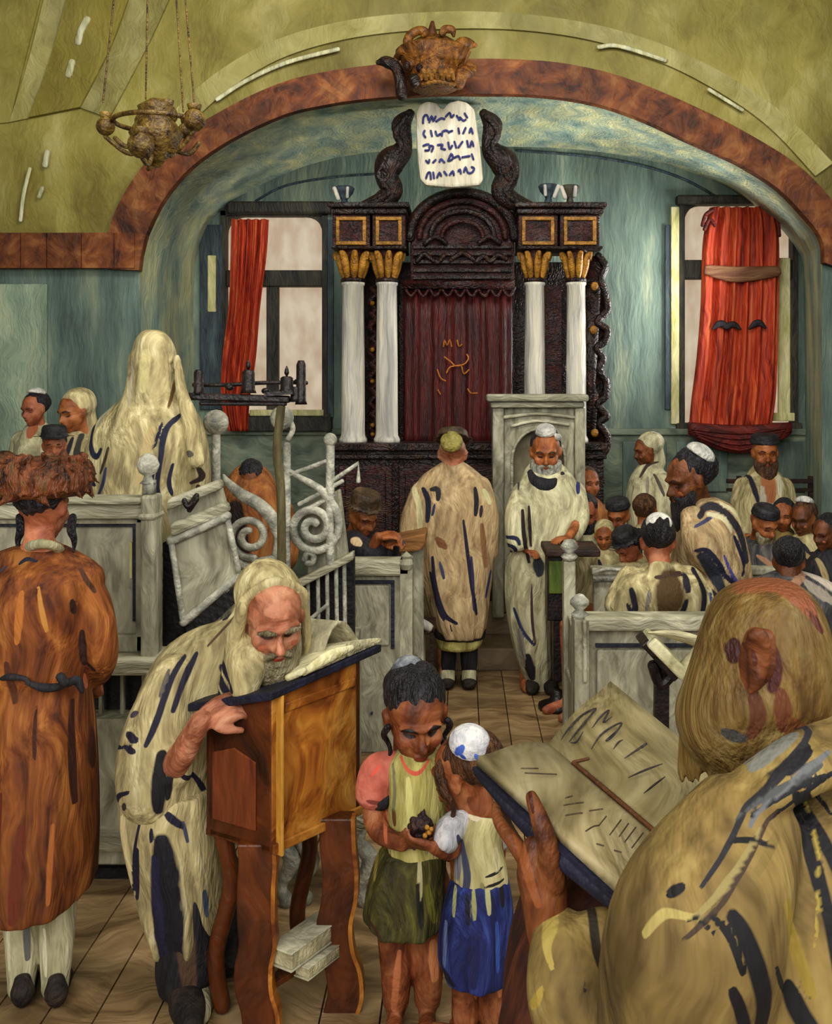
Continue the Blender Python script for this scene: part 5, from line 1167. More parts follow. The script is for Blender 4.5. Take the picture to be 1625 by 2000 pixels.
# ---- 3. old man bending over the lectern
YO = 3.5
om = Person(370, YO, 'old grey-bearded person in a cream striped prayer shawl leaning over the brown lectern'); c = om
h = c.set_head(532, 1208, 172, 24, 24, 4, dy=-.16)
c.torso([c.p(345, 1600, .05), c.p(345, 1480, .05), c.p(400, 1350, .05), c.p(462, 1290, .0)], [.14, .15, .15, .11])
limb(c.b, [c.p(330, 1350, -.05), c.p(330, 1500, -.16), c.p(392, 1408, -.27)], [.06, .05, .034])
hand(c.b, c.p(400, 1402, -.24), (.9, .05, .35), (-.1, -.75, .65), .2, 1.15, 1, thick=1.12)
limb(c.b, [c.p(500, 1310, .1), c.p(560, 1400, .12), c.p(600, 1330, .02)], [.055, .045, .03]); hand(c.b, c.p(600, 1318, .02), (.9, -.2, .1), (0, -.2, 1), .18, .5, 1)
limb(c.b, [c.p(355, 1600, .02), c.p(365, 1800, -.06), c.p(378, 1930, -.12)], [.1, .07, .045]); c.b.tube([c.p(378, 1945, -.1), c.p(376, 1975, -.2)], .04, 10, 2)
limb(c.b, [c.p(400, 1600, .1), c.p(425, 1740, .14), c.p(438, 1850, .2)], [.1, .07, .045]); c.b.tube([c.p(438, 1870, .2), c.p(436, 1880, .1)], .04, 10, 2)
fc = h.face(dark=(70, 34, 24), lip=(150, 56, 40), blush=(176, 96, 68), brow=(92, 66, 44))
fc += [([(-.12, .3), (.1, .34)], .12, (186, 122, 92)), ([(-.03, -.02), (-.02, -.12)], .04, (206, 136, 104)), ([(-.3, .12), (-.3, -.05)], .08, (150, 100, 66)), ([(-.2, .2), (0, .21), (.18, .2)], .025, (146, 84, 58))]
c.finish(s_pink, .0055, fc, smooth=2)
m = MB(); h.beard(m, .62, .27, 34, .045, fwd=.0); c.hair('beard', m, h_gry, .005)
m = MB()
for g in (-1, 1): m.tube([h.at(g*.06, .42, .1), h.at(g*.14, .42, .125), h.at(g*.24, .34, .08)], [.02*h.h, .034*h.h, .014*h.h], 8)
c.hair('eyebrows', m, h_gry, .003)
m = MB(); h.hair(m, up=-.01, back=.19, scale=1.12, rough=.015)
m.tube([c.p(345, 1600, .05), c.p(345, 1480, .05), c.p(400, 1345, .05), c.p(462, 1285, .02)], [.18, .19, .2, .15], 20, 5, .85, (0, 1, 0))
m.tube([c.p(330, 1350, -.05), c.p(328, 1440, -.12), c.p(330, 1500, -.15)], [.09, .085, .08], 14)
loft_px(m, [(1165, 462, 560, .1, .06), (1200, 446, 580, .12, .07), (1250, 420, 575, .13, .07), (1290, 385, 560, .15, .07), (1330, 350, 540, .17, .07), (1380, 318, 500, .19, .07), (1430, 288, 460, .2, .06), (1470, 262, 440, .2, .05), (1520, 238, 425, .2, .04), (1570, 236, 420, .2, .03)], YO, fold=.04, seed=3, n=90, grow=False)
m.tube([h.at(-.36, .12, .3), h.at(-.42, .08, -.05), h.at(-.44, .05, -.5), h.at(-.5, .15, -.9)], [.05*h.h, .1*h.h, .13*h.h, .14*h.h], 12)
m.tube([h.at(.36, .0, .2), h.at(.4, -.02, -.1), h.at(.4, .0, -.5), h.at(.34, .0, -.8)], [.03*h.h, .06*h.h, .07*h.h, .06*h.h], 12)
m.tube([h.at(-.38, .05, .1), h.at(-.34, .03, .33), h.at(0, .0, .5), h.at(.34, .01, .33), h.at(.38, .02, .12)], [.06*h.h, .055*h.h, .06*h.h, .045*h.h, .03*h.h], 10)
m.tube([c.p(470, 1240, -.14), c.p(482, 1290, -.2), c.p(478, 1340, -.22)], [.05, .07, .05], 12)
m.tube([c.p(350, 1330, -.05), c.p(310, 1440, -.1), c.p(300, 1540, -.12), c.p(330, 1590, -.1)], [.1, .12, .12, .08], 14)
K_ = (24, 22, 40)
c.cloth('prayer_shawl', m, c_tal, .008, [([(395, 1265), (381, 1301), (366, 1357)], 12, K_), ([(372, 1271), (355, 1310), (338, 1375), (323, 1412)], 12, K_), ([(455, 1262), (470, 1286), (483, 1308)], 14, K_), ([(446, 1286), (462, 1312), (480, 1338)], 15, K_), ([(443, 1317), (465, 1345)], 9, K_), ([(436, 1207), (446, 1199)], 11, K_), ([(468, 1194), (440, 1225), (415, 1252)], 5, (80, 60, 46)), ([(350, 1290), (340, 1330)], 9, (90, 84, 76)), ([(284, 1400), (302, 1404)], 16, K_), ([(280, 1420), (300, 1424)], 12, K_), ([(221, 1493), (241, 1452), (262, 1428), (293, 1417)], 6, K_), ([(228, 1530), (238, 1506), (255, 1500)], 11, K_), ([(241, 1534), (249, 1522)], 12, (60, 50, 36)), ([(257, 1552), (262, 1525), (272, 1507), (293, 1495)], 9, K_), ([(279, 1533), (284, 1520)], 10, (50, 44, 40)), ([(352, 1430), (346, 1530)], 24, (20, 18, 22)), ([(372, 1440), (362, 1510)], 11, (24, 22, 26)), ([(386, 1470), (403, 1500), (419, 1565)], 7, K_), ([(592, 1270), (590, 1300)], 8, K_), ([(284, 1370), (298, 1362)], 9, (60, 54, 60))])
m = MB(); loft_px(m, [(1530, 236, 422, .18, .0), (1580, 240, 426, .19, .0), (1640, 254, 432, .19), (1720, 276, 436, .18), (1790, 292, 434, .17), (1830, 302, 420, .15), (1840, 308, 410, .14)], YO-.02, fold=.09, seed=4, n=100, k=(6, 11, 19))
c.cloth('shawl_skirt', m, c_tal, .008, [([(310, 1555), (296, 1624), (286, 1710), (288, 1765)], 7, K_), ([(305, 1607), (296, 1710)], 10, K_), ([(359, 1541), (372, 1555), (386, 1569)], 12, K_), ([(386, 1560), (394, 1600)], 6, (60, 60, 80)), ([(332, 1568), (332, 1590)], 8, K_), ([(352, 1590), (356, 1640), (364, 1740), (372, 1840)], 42, (20, 18, 26)), ([(340, 1620), (346, 1830)], 26, (26, 24, 50)), ([(246, 1600), (254, 1618)], 12, (110, 104, 92)), ([(420, 1700), (424, 1750)], 7, (60, 70, 90)), ([(270, 1560), (286, 1720)], 16, (196, 180, 132))])
m = MB(); loft_px(m, [(1700, 318, 420, .12), (1800, 316, 428, .13), (1880, 308, 430, .13), (1915, 314, 412, .12), (1928, 330, 400, .1)], YO-.05, fold=.05, seed=6); m.tube([c.p(420, 1700, .1), c.p(436, 1780, .12), c.p(440, 1850, .14)], [.09, .08, .06], 14)
c.cloth('black_robe', m, c_black, .009, [([(376, 1720), (390, 1800), (398, 1880)], 30, (72, 52, 36)), ([(440, 1770), (436, 1840)], 10, (60, 48, 30))])
m = MB(); m.tube([c.p(378, 1918, -.1), c.p(378, 1950, -.13), c.p(384, 1975, -.18)], [.05, .056, .05], 14, 4); m.tube([c.p(434, 1850, .18), c.p(440, 1885, .12)], [.042, .044], 12, 3); c.cloth('stockings', m, c_sock, .008)
m = MB(); shoe(m, V(c.p(372, 0, .0).x-.02, YO-.05, .012), V(c.p(384, 0, -.2).x, YO-.27, .012), .056, .09); m.v = [(a, b, max(z_, .002)) for a, b, z_ in m.v]; c.cloth('shoe', m, c_leather, .007)
m = MB(); shoe(m, V(c.p(440, 0, .1).x, YO+.28, .012), V(c.p(440, 0, .1).x+.02, YO+.07, .012), .052, .09); m.v = [(a, b, max(z_, .002)) for a, b, z_ in m.v]; c.cloth('shoe', m, c_leather, .007)

# ---- 4. taller boy
YC1 = 3.3
b1 = Person(805, YC1, 'boy with black hair and sidelocks in pink shirt, pale yellow vest and olive shorts', group='boys'); c = b1
h = c.set_head(812, 1402, 168, 14, 18, 2)
c.torso([c.p(800, 1740), c.p(806, 1640), c.p(812, 1550), c.p(812, 1505)], [.095, .09, .1, .07])
c.b.tube([c.p(752, 1512), c.p(812, 1500), c.p(868, 1512)], [.038, .05, .038], 12)
limb(c.b, [c.p(748, 1515), c.p(730, 1580, -.02), c.p(742, 1625, -.07), c.p(786, 1648, -.14)], [.042, .037, .034, .024]); hand(c.b, c.p(786, 1648, -.14), (.95, -.15, .28), (-.1, -.7, -.7), .145, .5, 1, thick=.95)
limb(c.b, [c.p(870, 1515, .02), c.p(880, 1600, .03), c.p(852, 1645, -.08)], [.04, .035, .023]); hand(c.b, c.p(852, 1645, -.08), (-.8, -.5, .2), (.1, -.3, -.9), .145, .5, -1, thick=.95)
for x, dy in ((772, 0), (834, .02)): limb(c.b, [c.p(x, 1720, dy), c.p(x, 1830, dy), c.p(x+2, 1900, dy-.01), c.p(x+1, 1960, dy+.01), V(c.p(x, 0).x, YC1+dy, .05)], [.075, .058, .05, .042, .03]); q = V(c.p(x, 0).x, YC1+dy, .03); c.b.tube([q+V(0, .03, 0), q+V(0, -.1, -.005), q+V(0, -.14, -.008)], [.026, .028, .02], 10, 3)
fb = h.face(dark=(44, 22, 18), lip=(132, 44, 34), blush=(140, 72, 44), brow=(24, 16, 16))
fb += [([(.06, .02), (.075, -.1)], .05, (176, 112, 72)), ([(.2, -.15), (.22, -.22)], .1, (160, 88, 54))]
c.finish(s_tan, .0052, fb, [(projF(YC1), [([(782, 1840), (776, 1900), (770, 1960)], 12, (176, 104, 64)), ([(846, 1830), (850, 1900)], 18, (186, 118, 74)), ([(752, 1560), (760, 1610)], 8, (166, 88, 56))])], smooth=2)
m = MB(); h.hair(m, up=.08, back=.1, scale=1.05, rough=.03, down=-.22); c.hair('hair', m, h_blk, .005)
for g in (-1, 1): m = MB(); h.sidelock(m, g, .52, .045); c.hair('sidelock', m, h_blk, .004)
m = MB(); h.kippah_dir(m, (-.25, .3, 1), .2); c.hair('skullcap', m, paint('silvery black cap', [(60, 64, 76), (110, 114, 122), (150, 152, 156)], st=(26, 26, 26)), .005)
m = MB(); loft_px(m, [(1462, 786, 842, .05), (1476, 764, 862, .075), (1500, 750, 876, .095), (1550, 754, 876, .105), (1600, 756, 876, .105), (1650, 758, 876, .105), (1668, 760, 874, .1)], YC1, fold=.02, seed=5)
c.cloth('vest', m, c_vest, .007, [([(770, 1480), (774, 1520), (772, 1570)], 6, (120, 120, 84)), ([(785, 1468), (800, 1486), (820, 1490), (838, 1472)], 7, (196, 84, 60)), ([(774, 1590), (772, 1560)], 8, (90, 60, 30)), ([(864, 1480), (870, 1540)], 16, (208, 120, 98)), ([(832, 1560), (836, 1640)], 8, (150, 142, 96)), ([(800, 1500), (806, 1600)], 12, (202, 194, 120))])
m = MB(); m.tube([c.p(762, 1495), c.p(742, 1510, -.01), c.p(730, 1545, -.02)], [.05, .066, .062], 16, 5); m.tube([c.p(862, 1500), c.p(880, 1520, .02), c.p(886, 1560, .02)], [.05, .05, .048], 14, 4); c.cloth('shirt', m, c_pink, .007, [([(722, 1546), (750, 1552)], 8, (120, 56, 44)), ([(728, 1500), (745, 1482)], 5, (206, 76, 56))])
m = MB(); m.tube([c.p(728, 1552, -.03), c.p(742, 1556, -.03)], .045, 12, 2); c.cloth('cuff', m, c_black, .006)
m = MB(); loft_px(m, [(1650, 758, 876, .1), (1668, 738, 874, .115), (1700, 726, 872, .125), (1750, 716, 870, .135), (1785, 712, 866, .14), (1800, 722, 864, .138)], YC1, fold=.08, seed=7); c.cloth('shorts', m, c_olive, .007, [([(822, 1650), (824, 1720)], 9, (176, 168, 120)), ([(820, 1690), (826, 1770)], 12, (28, 26, 20)), ([(836, 1700), (850, 1770)], 12, (96, 92, 30)), ([(738, 1650), (734, 1700)], 6, (130, 118, 50)), ([(790, 1680), (780, 1770)], 18, (58, 50, 22)), ([(722, 1765), (750, 1790)], 7, (60, 36, 22))])

# ---- 5. smaller boy
YC2 = 3.2
b2 = Person(930, YC2, 'small boy turned away in a blue and white skullcap, cream vest and blue shorts', group='boys'); c = b2
h = c.set_head(905, 1512, 150, -112, 12)
c.torso([c.p(930, 1800), c.p(930, 1720), c.p(930, 1650), c.p(928, 1600)], [.085, .08, .085, .055])
c.b.tube([c.p(893, 1612, -.02), c.p(928, 1602), c.p(968, 1612, .03)], [.034, .042, .034], 12)
limb(c.b, [c.p(890, 1615, -.03), c.p(880, 1660, -.06), c.p(848, 1655, -.1)], [.036, .031, .021]); hand(c.b, c.p(846, 1655, -.1), (-.95, .0, .25), (.1, -.6, -.8), .125, .6, -1)
limb(c.b, [c.p(968, 1615, .05), c.p(962, 1690, .12), c.p(900, 1680, .1)], [.036, .031, .021]); hand(c.b, c.p(896, 1680, .1), (-.95, .2, .2), (.1, -.3, -.9), .125, .6, 1)
for x, dy in ((908, 0), (962, .02)): limb(c.b, [c.p(x, 1790, dy), c.p(x, 1880, dy), c.p(x, 1930, dy), c.p(x, 1990, dy), V(c.p(x, 0).x, YC2+dy, .05)], [.07, .052, .042, .042, .026]); q = V(c.p(x, 0).x, YC2+dy, .028); c.b.tube([q+V(.02, .0, 0), q+V(-.08, .03, -.004), q+V(-.12, .05, -.006)], [.024, .026, .018], 10, 3)
c.finish(s_tan, .005, [([(-.2, 0)], .01, (40, 20, 12))], [(projF(YC2), [([(930, 1910), (932, 1940)], 14, (176, 104, 60)), ([(974, 1900), (976, 1940)], 9, (180, 112, 68)), ([(918, 1545), (926, 1570)], 14, (120, 64, 36))])], smooth=2)
m = MB(); h.hair(m, up=.04, back=.11, scale=1.05, rough=.03, down=-.1); c.hair('hair', m, h_brn, .005)
m = MB(); h.sidelock(m, 1, .62, .06)
m.tube([c.p(866, 1478, -.02), c.p(858, 1510, -.05), c.p(864, 1545, -.05), c.p(872, 1560, -.04)], [.01, .018, .014, .006], 8); c.hair('sidelock', m, h_brn, .004)
m = MB(); h.kippah_dir(m, (.1, -.5, .85), .27); kp = remesh(m, .004, 2)
m_kipb = paint('blue patched skullcap', [(196, 196, 206), (216, 214, 216), (226, 224, 220)], st=(26, 26, 26), ink=True)
cx_, cy_ = 915, 1455
place(kp, 'skullcap', m_kipb, c.root, [(projF(YC2), [([(893, 1450), (903, 1438)], 13, (60, 88, 176)), ([(896, 1466), (908, 1470)], 11, (70, 100, 190)), ([(928, 1452), (936, 1462)], 10, (80, 110, 196)), ([(900, 1452), (908, 1458)], 7, (50, 76, 160)), ([(930, 1474), (938, 1468)], 7, (80, 110, 200))])])
m = MB(); loft_px(m, [(1574, 906, 950, .045), (1584, 892, 966, .06), (1602, 882, 978, .08), (1650, 888, 980, .088), (1700, 886, 990, .092), (1722, 884, 994, .09)], YC2, fold=.03, seed=8)
c.cloth('vest', m, c_vest2, .006, [([(948, 1686), (980, 1680)], 5, (30, 28, 30)), ([(948, 1704), (982, 1700)], 5, (30, 28, 30)), ([(900, 1620), (912, 1680), (908, 1720)], 13, (60, 66, 88)), ([(908, 1576), (930, 1584), (950, 1574)], 6, (206, 190, 160)), ([(966, 1640), (972, 1680)], 9, (206, 196, 150)), ([(896, 1650), (892, 1700)], 12, (120, 122, 130)), ([(940, 1700), (944, 1730)], 10, (130, 128, 80))])
m = MB(); m.tube([c.p(900, 1605, -.03), c.p(880, 1620, -.06), c.p(872, 1640, -.08)], [.044, .046, .042], 14, 4); m.tube([c.p(964, 1612, .03), c.p(972, 1640, .07)], [.04, .04], 12, 3); c.cloth('shirt', m, c_shirtw, .006, [([(894, 1605), (904, 1640)], 8, (50, 56, 76)), ([(866, 1632), (872, 1646)], 7, (90, 62, 60))])
m = MB(); loft_px(m, [(1704, 892, 990, .085), (1722, 878, 996, .1), (1760, 868, 1002, .11), (1820, 860, 1004, .12), (1870, 858, 1004, .125), (1896, 866, 1000, .12), (1902, 876, 990, .11)], YC2, fold=.08, seed=9); c.cloth('shorts', m, c_blue, .006, [([(890, 1715), (886, 1760)], 6, (160, 160, 110)), ([(924, 1712), (926, 1760)], 9, (150, 150, 100)), ([(950, 1700), (954, 1750)], 10, (170, 168, 118)), ([(976, 1700), (980, 1744)], 8, (26, 24, 30)), ([(912, 1720), (914, 1770)], 9, (24, 22, 40)), ([(968, 1770), (970, 1860)], 8, (52, 80, 158)), ([(872, 1780), (868, 1860)], 7, (90, 104, 150)), ([(866, 1870), (884, 1888)], 14, (22, 22, 40)), ([(930, 1800), (924, 1880)], 16, (26, 28, 74))])
# held thing between the boys
ty = thing('toy', P(822, 1650, 3.15), 'small dark knobbly toy with orange specks held between the two boys', 'toy')
m = MB(); rs = random.Random(9)
for i in range(26): q = P(818+rs.uniform(-20, 24), 1622+rs.uniform(-20, 22), 3.15+rs.uniform(-.03, .03)); m.tube([q, q+V(rs.uniform(-.03, .03), rs.uniform(-.02, .02), rs.uniform(-.02, .035))], [.013, .006], 7, 2)
m.ell(P(820, 1626, 3.15), (.032, .03, .034), None, 12); m.tube([P(822, 1612, 3.15), P(826, 1594, 3.15), P(829, 1580, 3.15)], [.014, .01, .003], 8)
me = remesh(m, .004, 1); place(me, 'toy_body', paint('dark plum lumps', [(20, 14, 18), (44, 26, 28), (66, 40, 30)], st=(30, 30, 30)), ty)
m = MB()
for x, y in ((834, 1616), (838, 1626), (830, 1632), (842, 1620)): m.ell(P(x, y, 3.105), .008, None, 8)
m.build('toy_specks', m_gold, ty, True)

# ---- 6. large man at right front
YR1 = 1.75
rm = Person(1600, YR1, 'large bareheaded person at right front in shaded ochre black-striped prayer shawl holding the big book'); c = rm
h = c.set_head(1515, 1322, 262, -150, 12, dy=.04)
c.torso([c.p(1620, 2450), c.p(1620, 2000), c.p(1620, 1700), c.p(1600, 1560)], [.17, .17, .18, .13])
c.b.tube([c.p(1440, 1660, -.08), c.p(1600, 1580, 0), c.p(1780, 1640, .1)], [.06, .08, .07], 12)
limb(c.b, [c.p(1440, 1690, -.06), c.p(1350, 1990, .0), c.p(1180, 1990, .1), c.p(1086, 1860, .13), c.p(1060, 1740, .13)], [.07, .06, .05, .043, .042])
c.b.tube([c.p(1066, 1770, .13), c.p(1056, 1700, .13), c.p(1050, 1660, .135)], [.042, .046, .03], 14, 4, .75, (0, 1, 0))
c.b.tube([c.p(1080, 1720, .11), c.p(1072, 1660, .095), c.p(1056, 1606, .1), c.p(1038, 1556, .125)], [.026, .021, .018, .012], 12, 5)        # thumb on the page
for i in range(4):                                                                                                            # fingers under the cover
    c.b.tube([c.p(1040-6*i, 1700-10*i, .135+.012*i), c.p(1006-4*i, 1650-8*i, .17+.026*i), c.p(976+2*i, 1606-6*i, .215+.03*i), c.p(968+12*i, 1572+2*i, .255+.03*i)], [.017, .015, .0135, .009], 10, 4)
limb(c.b, [c.p(1780, 1650, .1), c.p(1760, 1950, .3), c.p(1560, 1840, .5)], [.07, .06, .04]); hand(c.b, c.p(1560, 1840, .5), (-.9, .3, .3), (.2, .5, 1), .2, .3, 1)
for x in (1540, 1700): limb(c.b, [c.p(x, 2350), c.p(x, 2700), V(c.p(x, 0).x, YR1, .06)], [.1, .07, .045]); q = V(c.p(x, 0).x, YR1, .035); c.b.tube([q, q+V(-.05, .17, -.008)], [.035, .03], 10, 3)
# the near ear
er = [c.p(1462, 1262, -.115), c.p(1470, 1240, -.125), c.p(1486, 1240, -.13), c.p(1494, 1268, -.125), c.p(1490, 1300, -.12), c.p(1478, 1330, -.115), c.p(1466, 1350, -.105)]
c.b.tube(er, [.007, .009, .011, .011, .011, .011, .007], 10, 5); c.b.tube([c.p(1486, 1256, -.07), c.p(1482, 1300, -.07), c.p(1472, 1336, -.07)], [.03, .035, .027], 12)
c.b.tube([c.p(1474, 1262, -.11), c.p(1478, 1290, -.112), c.p(1470, 1318, -.105)], [.012, .015, .01], 10)
s_ear = skin('brown red shaded skin', [(64, 30, 14), (92, 48, 22), (116, 64, 32), (130, 78, 44)])
c.finish(s_ear, .0055, None, [(projF(1.63), [([(1470, 1270), (1474, 1300)], 9, (70, 30, 20)), ([(1010, 1700), (1030, 1780), (1070, 1900)], 22, (134, 74, 36)), ([(1050, 1640), (1060, 1700)], 8, (64, 28, 16))])], smooth=1)
hr = paint('swept olive brown hair', [(80, 56, 22), (100, 74, 32), (114, 90, 44), (130, 108, 62)], st=(26, 26, 5), rough=.6, bump=.45, warp=.15, ink=True)
m = MB(); loft_px(m, [(1140, 1490, 1545, .03, .03), (1152, 1448, 1575, .07, .03), (1180, 1412, 1602, .1, .03), (1225, 1388, 1622, .12, .03), (1290, 1366, 1636, .13, .03), (1350, 1344, 1645, .13, .03), (1400, 1330, 1648, .125, .04), (1440, 1334, 1640, .115, .04), (1475, 1350, 1625, .1, .04), (1510, 1376, 1610, .09, .05), (1550, 1420, 1590, .06, .06)], YR1, fold=.012, seed=31, n=120, sub=6, grow=False, ex=2.1)
rs = random.Random(12)
for i in range(60):
    t = rs.random(); x0 = 1400+100*t; y0 = 1180+50*rs.random(); x1 = 1325+110*t; y1 = 1450+80*rs.random(); dy = .06-.15*t**.8
    m.tube([c.p(x0, y0, .02+dy*.7), c.p(x0-14-10*(1-t), y0+80, .02+dy), c.p((x0+x1)/2-18, (y0+y1)/2+30, .02+dy), c.p(x1, y1, .04+dy*.9)], [.004, .012, .014, .004], 6, 4)
me = remesh(m, .006, 1)
place(me, 'hair', hr, c.root, [(projF(1.66), [([(1410, 1200), (1440, 1165), (1500, 1148), (1560, 1156), (1600, 1200)], 46, (126, 70, 42)), ([(1456, 1158), (1492, 1150)], 12, (178, 108, 80)), ([(1590, 1196), (1616, 1240)], 16, (80, 36, 24)), ([(1446, 1266), (1440, 1296)], 26, (52, 22, 16)), ([(1506, 1262), (1512, 1300), (1504, 1340)], 26, (66, 26, 20)), ([(1468, 1350), (1480, 1400), (1470, 1440)], 26, (84, 46, 26)), ([(1520, 1350), (1530, 1420)], 30, (96, 52, 28)), ([(1540, 1410), (1580, 1450)], 40, (106, 62, 30)), ([(1424, 1440), (1456, 1450)], 22, (58, 56, 52)), ([(1420, 1200), (1385, 1250)], 6, (164, 156, 116)), ([(1404, 1240), (1370, 1300)], 5, (150, 140, 98)), ([(1450, 1180), (1420, 1220)], 5, (170, 150, 110))])])
m = MB(); loft_px(m, [(1480, 1560, 1720, .08), (1510, 1490, 1780, .15), (1550, 1420, 1850, .2), (1610, 1350, 1900, .235), (1700, 1290, 1940, .27), (1850, 1270, 1960, .29), (2050, 1260, 1970, .3), (2300, 1260, 1970, .3), (2700, 1300, 1940, .3)], YR1, fold=.02, seed=11, n=120, sub=6, grow=False)
# collar roll running down to the front
m.tube([c.p(1720, 1440, .0), c.p(1600, 1475, -.1), c.p(1500, 1530, -.15), c.p(1390, 1615, -.12), c.p(1300, 1690, -.02), c.p(1250, 1735, .05)], [.055, .05, .045, .042, .038, .026], 16)
m.tube([c.p(1700, 1470, -.08), c.p(1600, 1505, -.16), c.p(1500, 1560, -.2), c.p(1410, 1630, -.18), c.p(1330, 1700, -.1)], [.04, .032, .028, .028, .02], 14)
m.tube([c.p(1690, 1450, -.1), c.p(1580, 1490, -.17), c.p(1480, 1550, -.19), c.p(1400, 1612, -.16), c.p(1320, 1672, -.08)], [.022, .018, .016, .016, .01], 12)
# sleeve lobes
m.tube([c.p(1440, 1640, -.16), c.p(1370, 1790, -.22), c.p(1340, 1930, -.18), c.p(1330, 2080, -.14)], [.1, .13, .135, .13], 20)
m.tube([c.p(1420, 1730, -.1), c.p(1350, 1800, -.1), c.p(1308, 1920, -.06), c.p(1300, 2080, -.04)], [.06, .085, .085, .085], 18)
D_ = (18, 17, 20)
c.cloth('prayer_shawl', m, c_dkt, .0065, [([(1540, 1535), (1568, 1600), (1582, 1700), (1598, 1800), (1606, 1900), (1608, 2040)], 26, D_), ([(1560, 1535), (1598, 1620), (1625, 1700), (1632, 1800)], 24, D_), ([(1600, 1550), (1640, 1610)], 10, D_), ([(1380, 1690), (1400, 1720), (1425, 1790), (1440, 1850), (1436, 1930), (1414, 1990)], 34, D_), ([(1345, 1690), (1372, 1720), (1392, 1780)], 13, D_), ([(1375, 1810), (1395, 1860), (1408, 1920), (1408, 1990)], 24, D_), ([(1300, 1700), (1320, 1694), (1345, 1716)], 7, D_), ([(1275, 1672), (1300, 1654)], 13, D_), ([(1395, 1592), (1440, 1594), (1484, 1612)], 7, D_), ([(1463, 1790), (1478, 1830), (1500, 1876)], 11, D_), ([(1508, 1870), (1530, 1920), (1580, 1990)], 34, D_), ([(1610, 1452), (1500, 1512), (1400, 1590), (1330, 1650)], 9, (34, 33, 38)), ([(1625, 1474), (1540, 1508), (1440, 1578)], 9, (96, 98, 100)), ([(1500, 1560), (1420, 1620), (1340, 1690), (1290, 1730)], 9, (60, 46, 34)), ([(1640, 1500), (1560, 1530), (1490, 1572)], 8, (24, 24, 28)), ([(1460, 1585), (1380, 1640), (1320, 1690)], 11, (136, 122, 74)), ([(1600, 1490), (1500, 1525), (1420, 1570)], 10, (70, 72, 72)), ([(1620, 1440), (1540, 1470), (1470, 1510)], 9, (112, 112, 104)), ([(1590, 1470), (1530, 1500)], 8, (24, 24, 28)), ([(1625, 1505), (1540, 1520), (1450, 1566)], 8, (30, 30, 34)), ([(1230, 1745), (1262, 1700), (1310, 1694)], 13, (160, 144, 82)), ([(1520, 1580), (1430, 1640)], 16, (120, 100, 52)), ([(1600, 1600), (1560, 1800)], 8, (150, 130, 56)), ([(1496, 1700), (1524, 1800), (1550, 1880)], 22, (140, 118, 46))], Y=1.57)
m = MB(); m.tube([c.p(1190, 2090, .06), c.p(1130, 1960, .06), c.p(1104, 1870, .08), c.p(1092, 1828, .11)], [.1, .09, .072, .052], 18); m.tube([c.p(1110, 1850, .08), c.p(1180, 1815, .1)], [.05, .04], 14, 3); m.tube([c.p(1210, 1840, .1), c.p(1240, 1960, .05), c.p(1240, 2090, .05)], [.06, .09, .1], 14)
c.cloth('sleeve', m, c_dkt, .008, [([(1080, 1900), (1072, 1870), (1100, 1830), (1130, 1815)], 16, (166, 146, 74)), ([(1170, 1810), (1172, 1880), (1196, 1930)], 18, (48, 40, 28)), ([(1200, 1890), (1222, 1916)], 20, (22, 20, 20)), ([(1200, 1800), (1208, 1824)], 12, (24, 20, 22)), ([(1135, 1890), (1142, 1930)], 5, (40, 34, 26)), ([(1060, 1940), (1040, 1990)], 10, (160, 138, 60))])
m = MB(); m.tube([c.p(1240, 1720, .28), c.p(1180, 1780, .26), c.p(1130, 1900, .24), c.p(1110, 2100, .2)], [.05, .1, .13, .15], 18, 5); m.tube([c.p(1300, 1760, .3), c.p(1200, 1900, .28), c.p(1160, 2100, .25)], [.08, .13, .15], 16)
m.tube([c.p(1060, 1760, .35), c.p(1050, 1900, .33), c.p(1050, 2300, .3)], [.05, .07, .09], 12)
c.cloth('inner_robe', m, c_maroon, .009)

# ---- 7. centre man, back turned
YM7 = 6.95
c7 = Person(893, YM7, 'person with bald nape before the ark, back turned, in tan shawl with black stripes'); c = c7
h = c.set_head(884, 888, 78, 176, 6)
std_body(c, c.p(890, 1110), face_dir=(0, 1)); c.finish(s_pink, .012)
m = MB(); h.kippah_dir(m, h.R @ V(0, -.7, .3), .28); c.hair('skullcap', m, h_kipy, .007)
m = MB(); h.fedora(m, .52, .3, .34, .0, -16); c.hair('hat', m, h_feltb, .009)
m = MB(); loft_px(m, [(900, 868, 902, .05), (912, 848, 920, .08), (935, 818, 945, .13), (970, 806, 956, .16), (1030, 806, 962, .18), (1100, 818, 962, .19), (1160, 828, 956, .19), (1215, 842, 950, .19), (1240, 856, 944, .18)], YM7, fold=.07, seed=13, n=90)
m.tube([c.p(822, 960, -.02), c.p(802, 1020, -.05), c.p(800, 1060, -.1)], [.07, .075, .06], 12); m.tube([c.p(815, 1060, -.1), c.p(800, 1085, -.1), c.p(818, 1140, -.08)], [.06, .06, .03], 12)
m.tube([c.p(940, 950, 0), c.p(958, 1010, -.02), c.p(960, 1080, -.02)], [.07, .06, .05], 12)
N_ = (28, 24, 44)
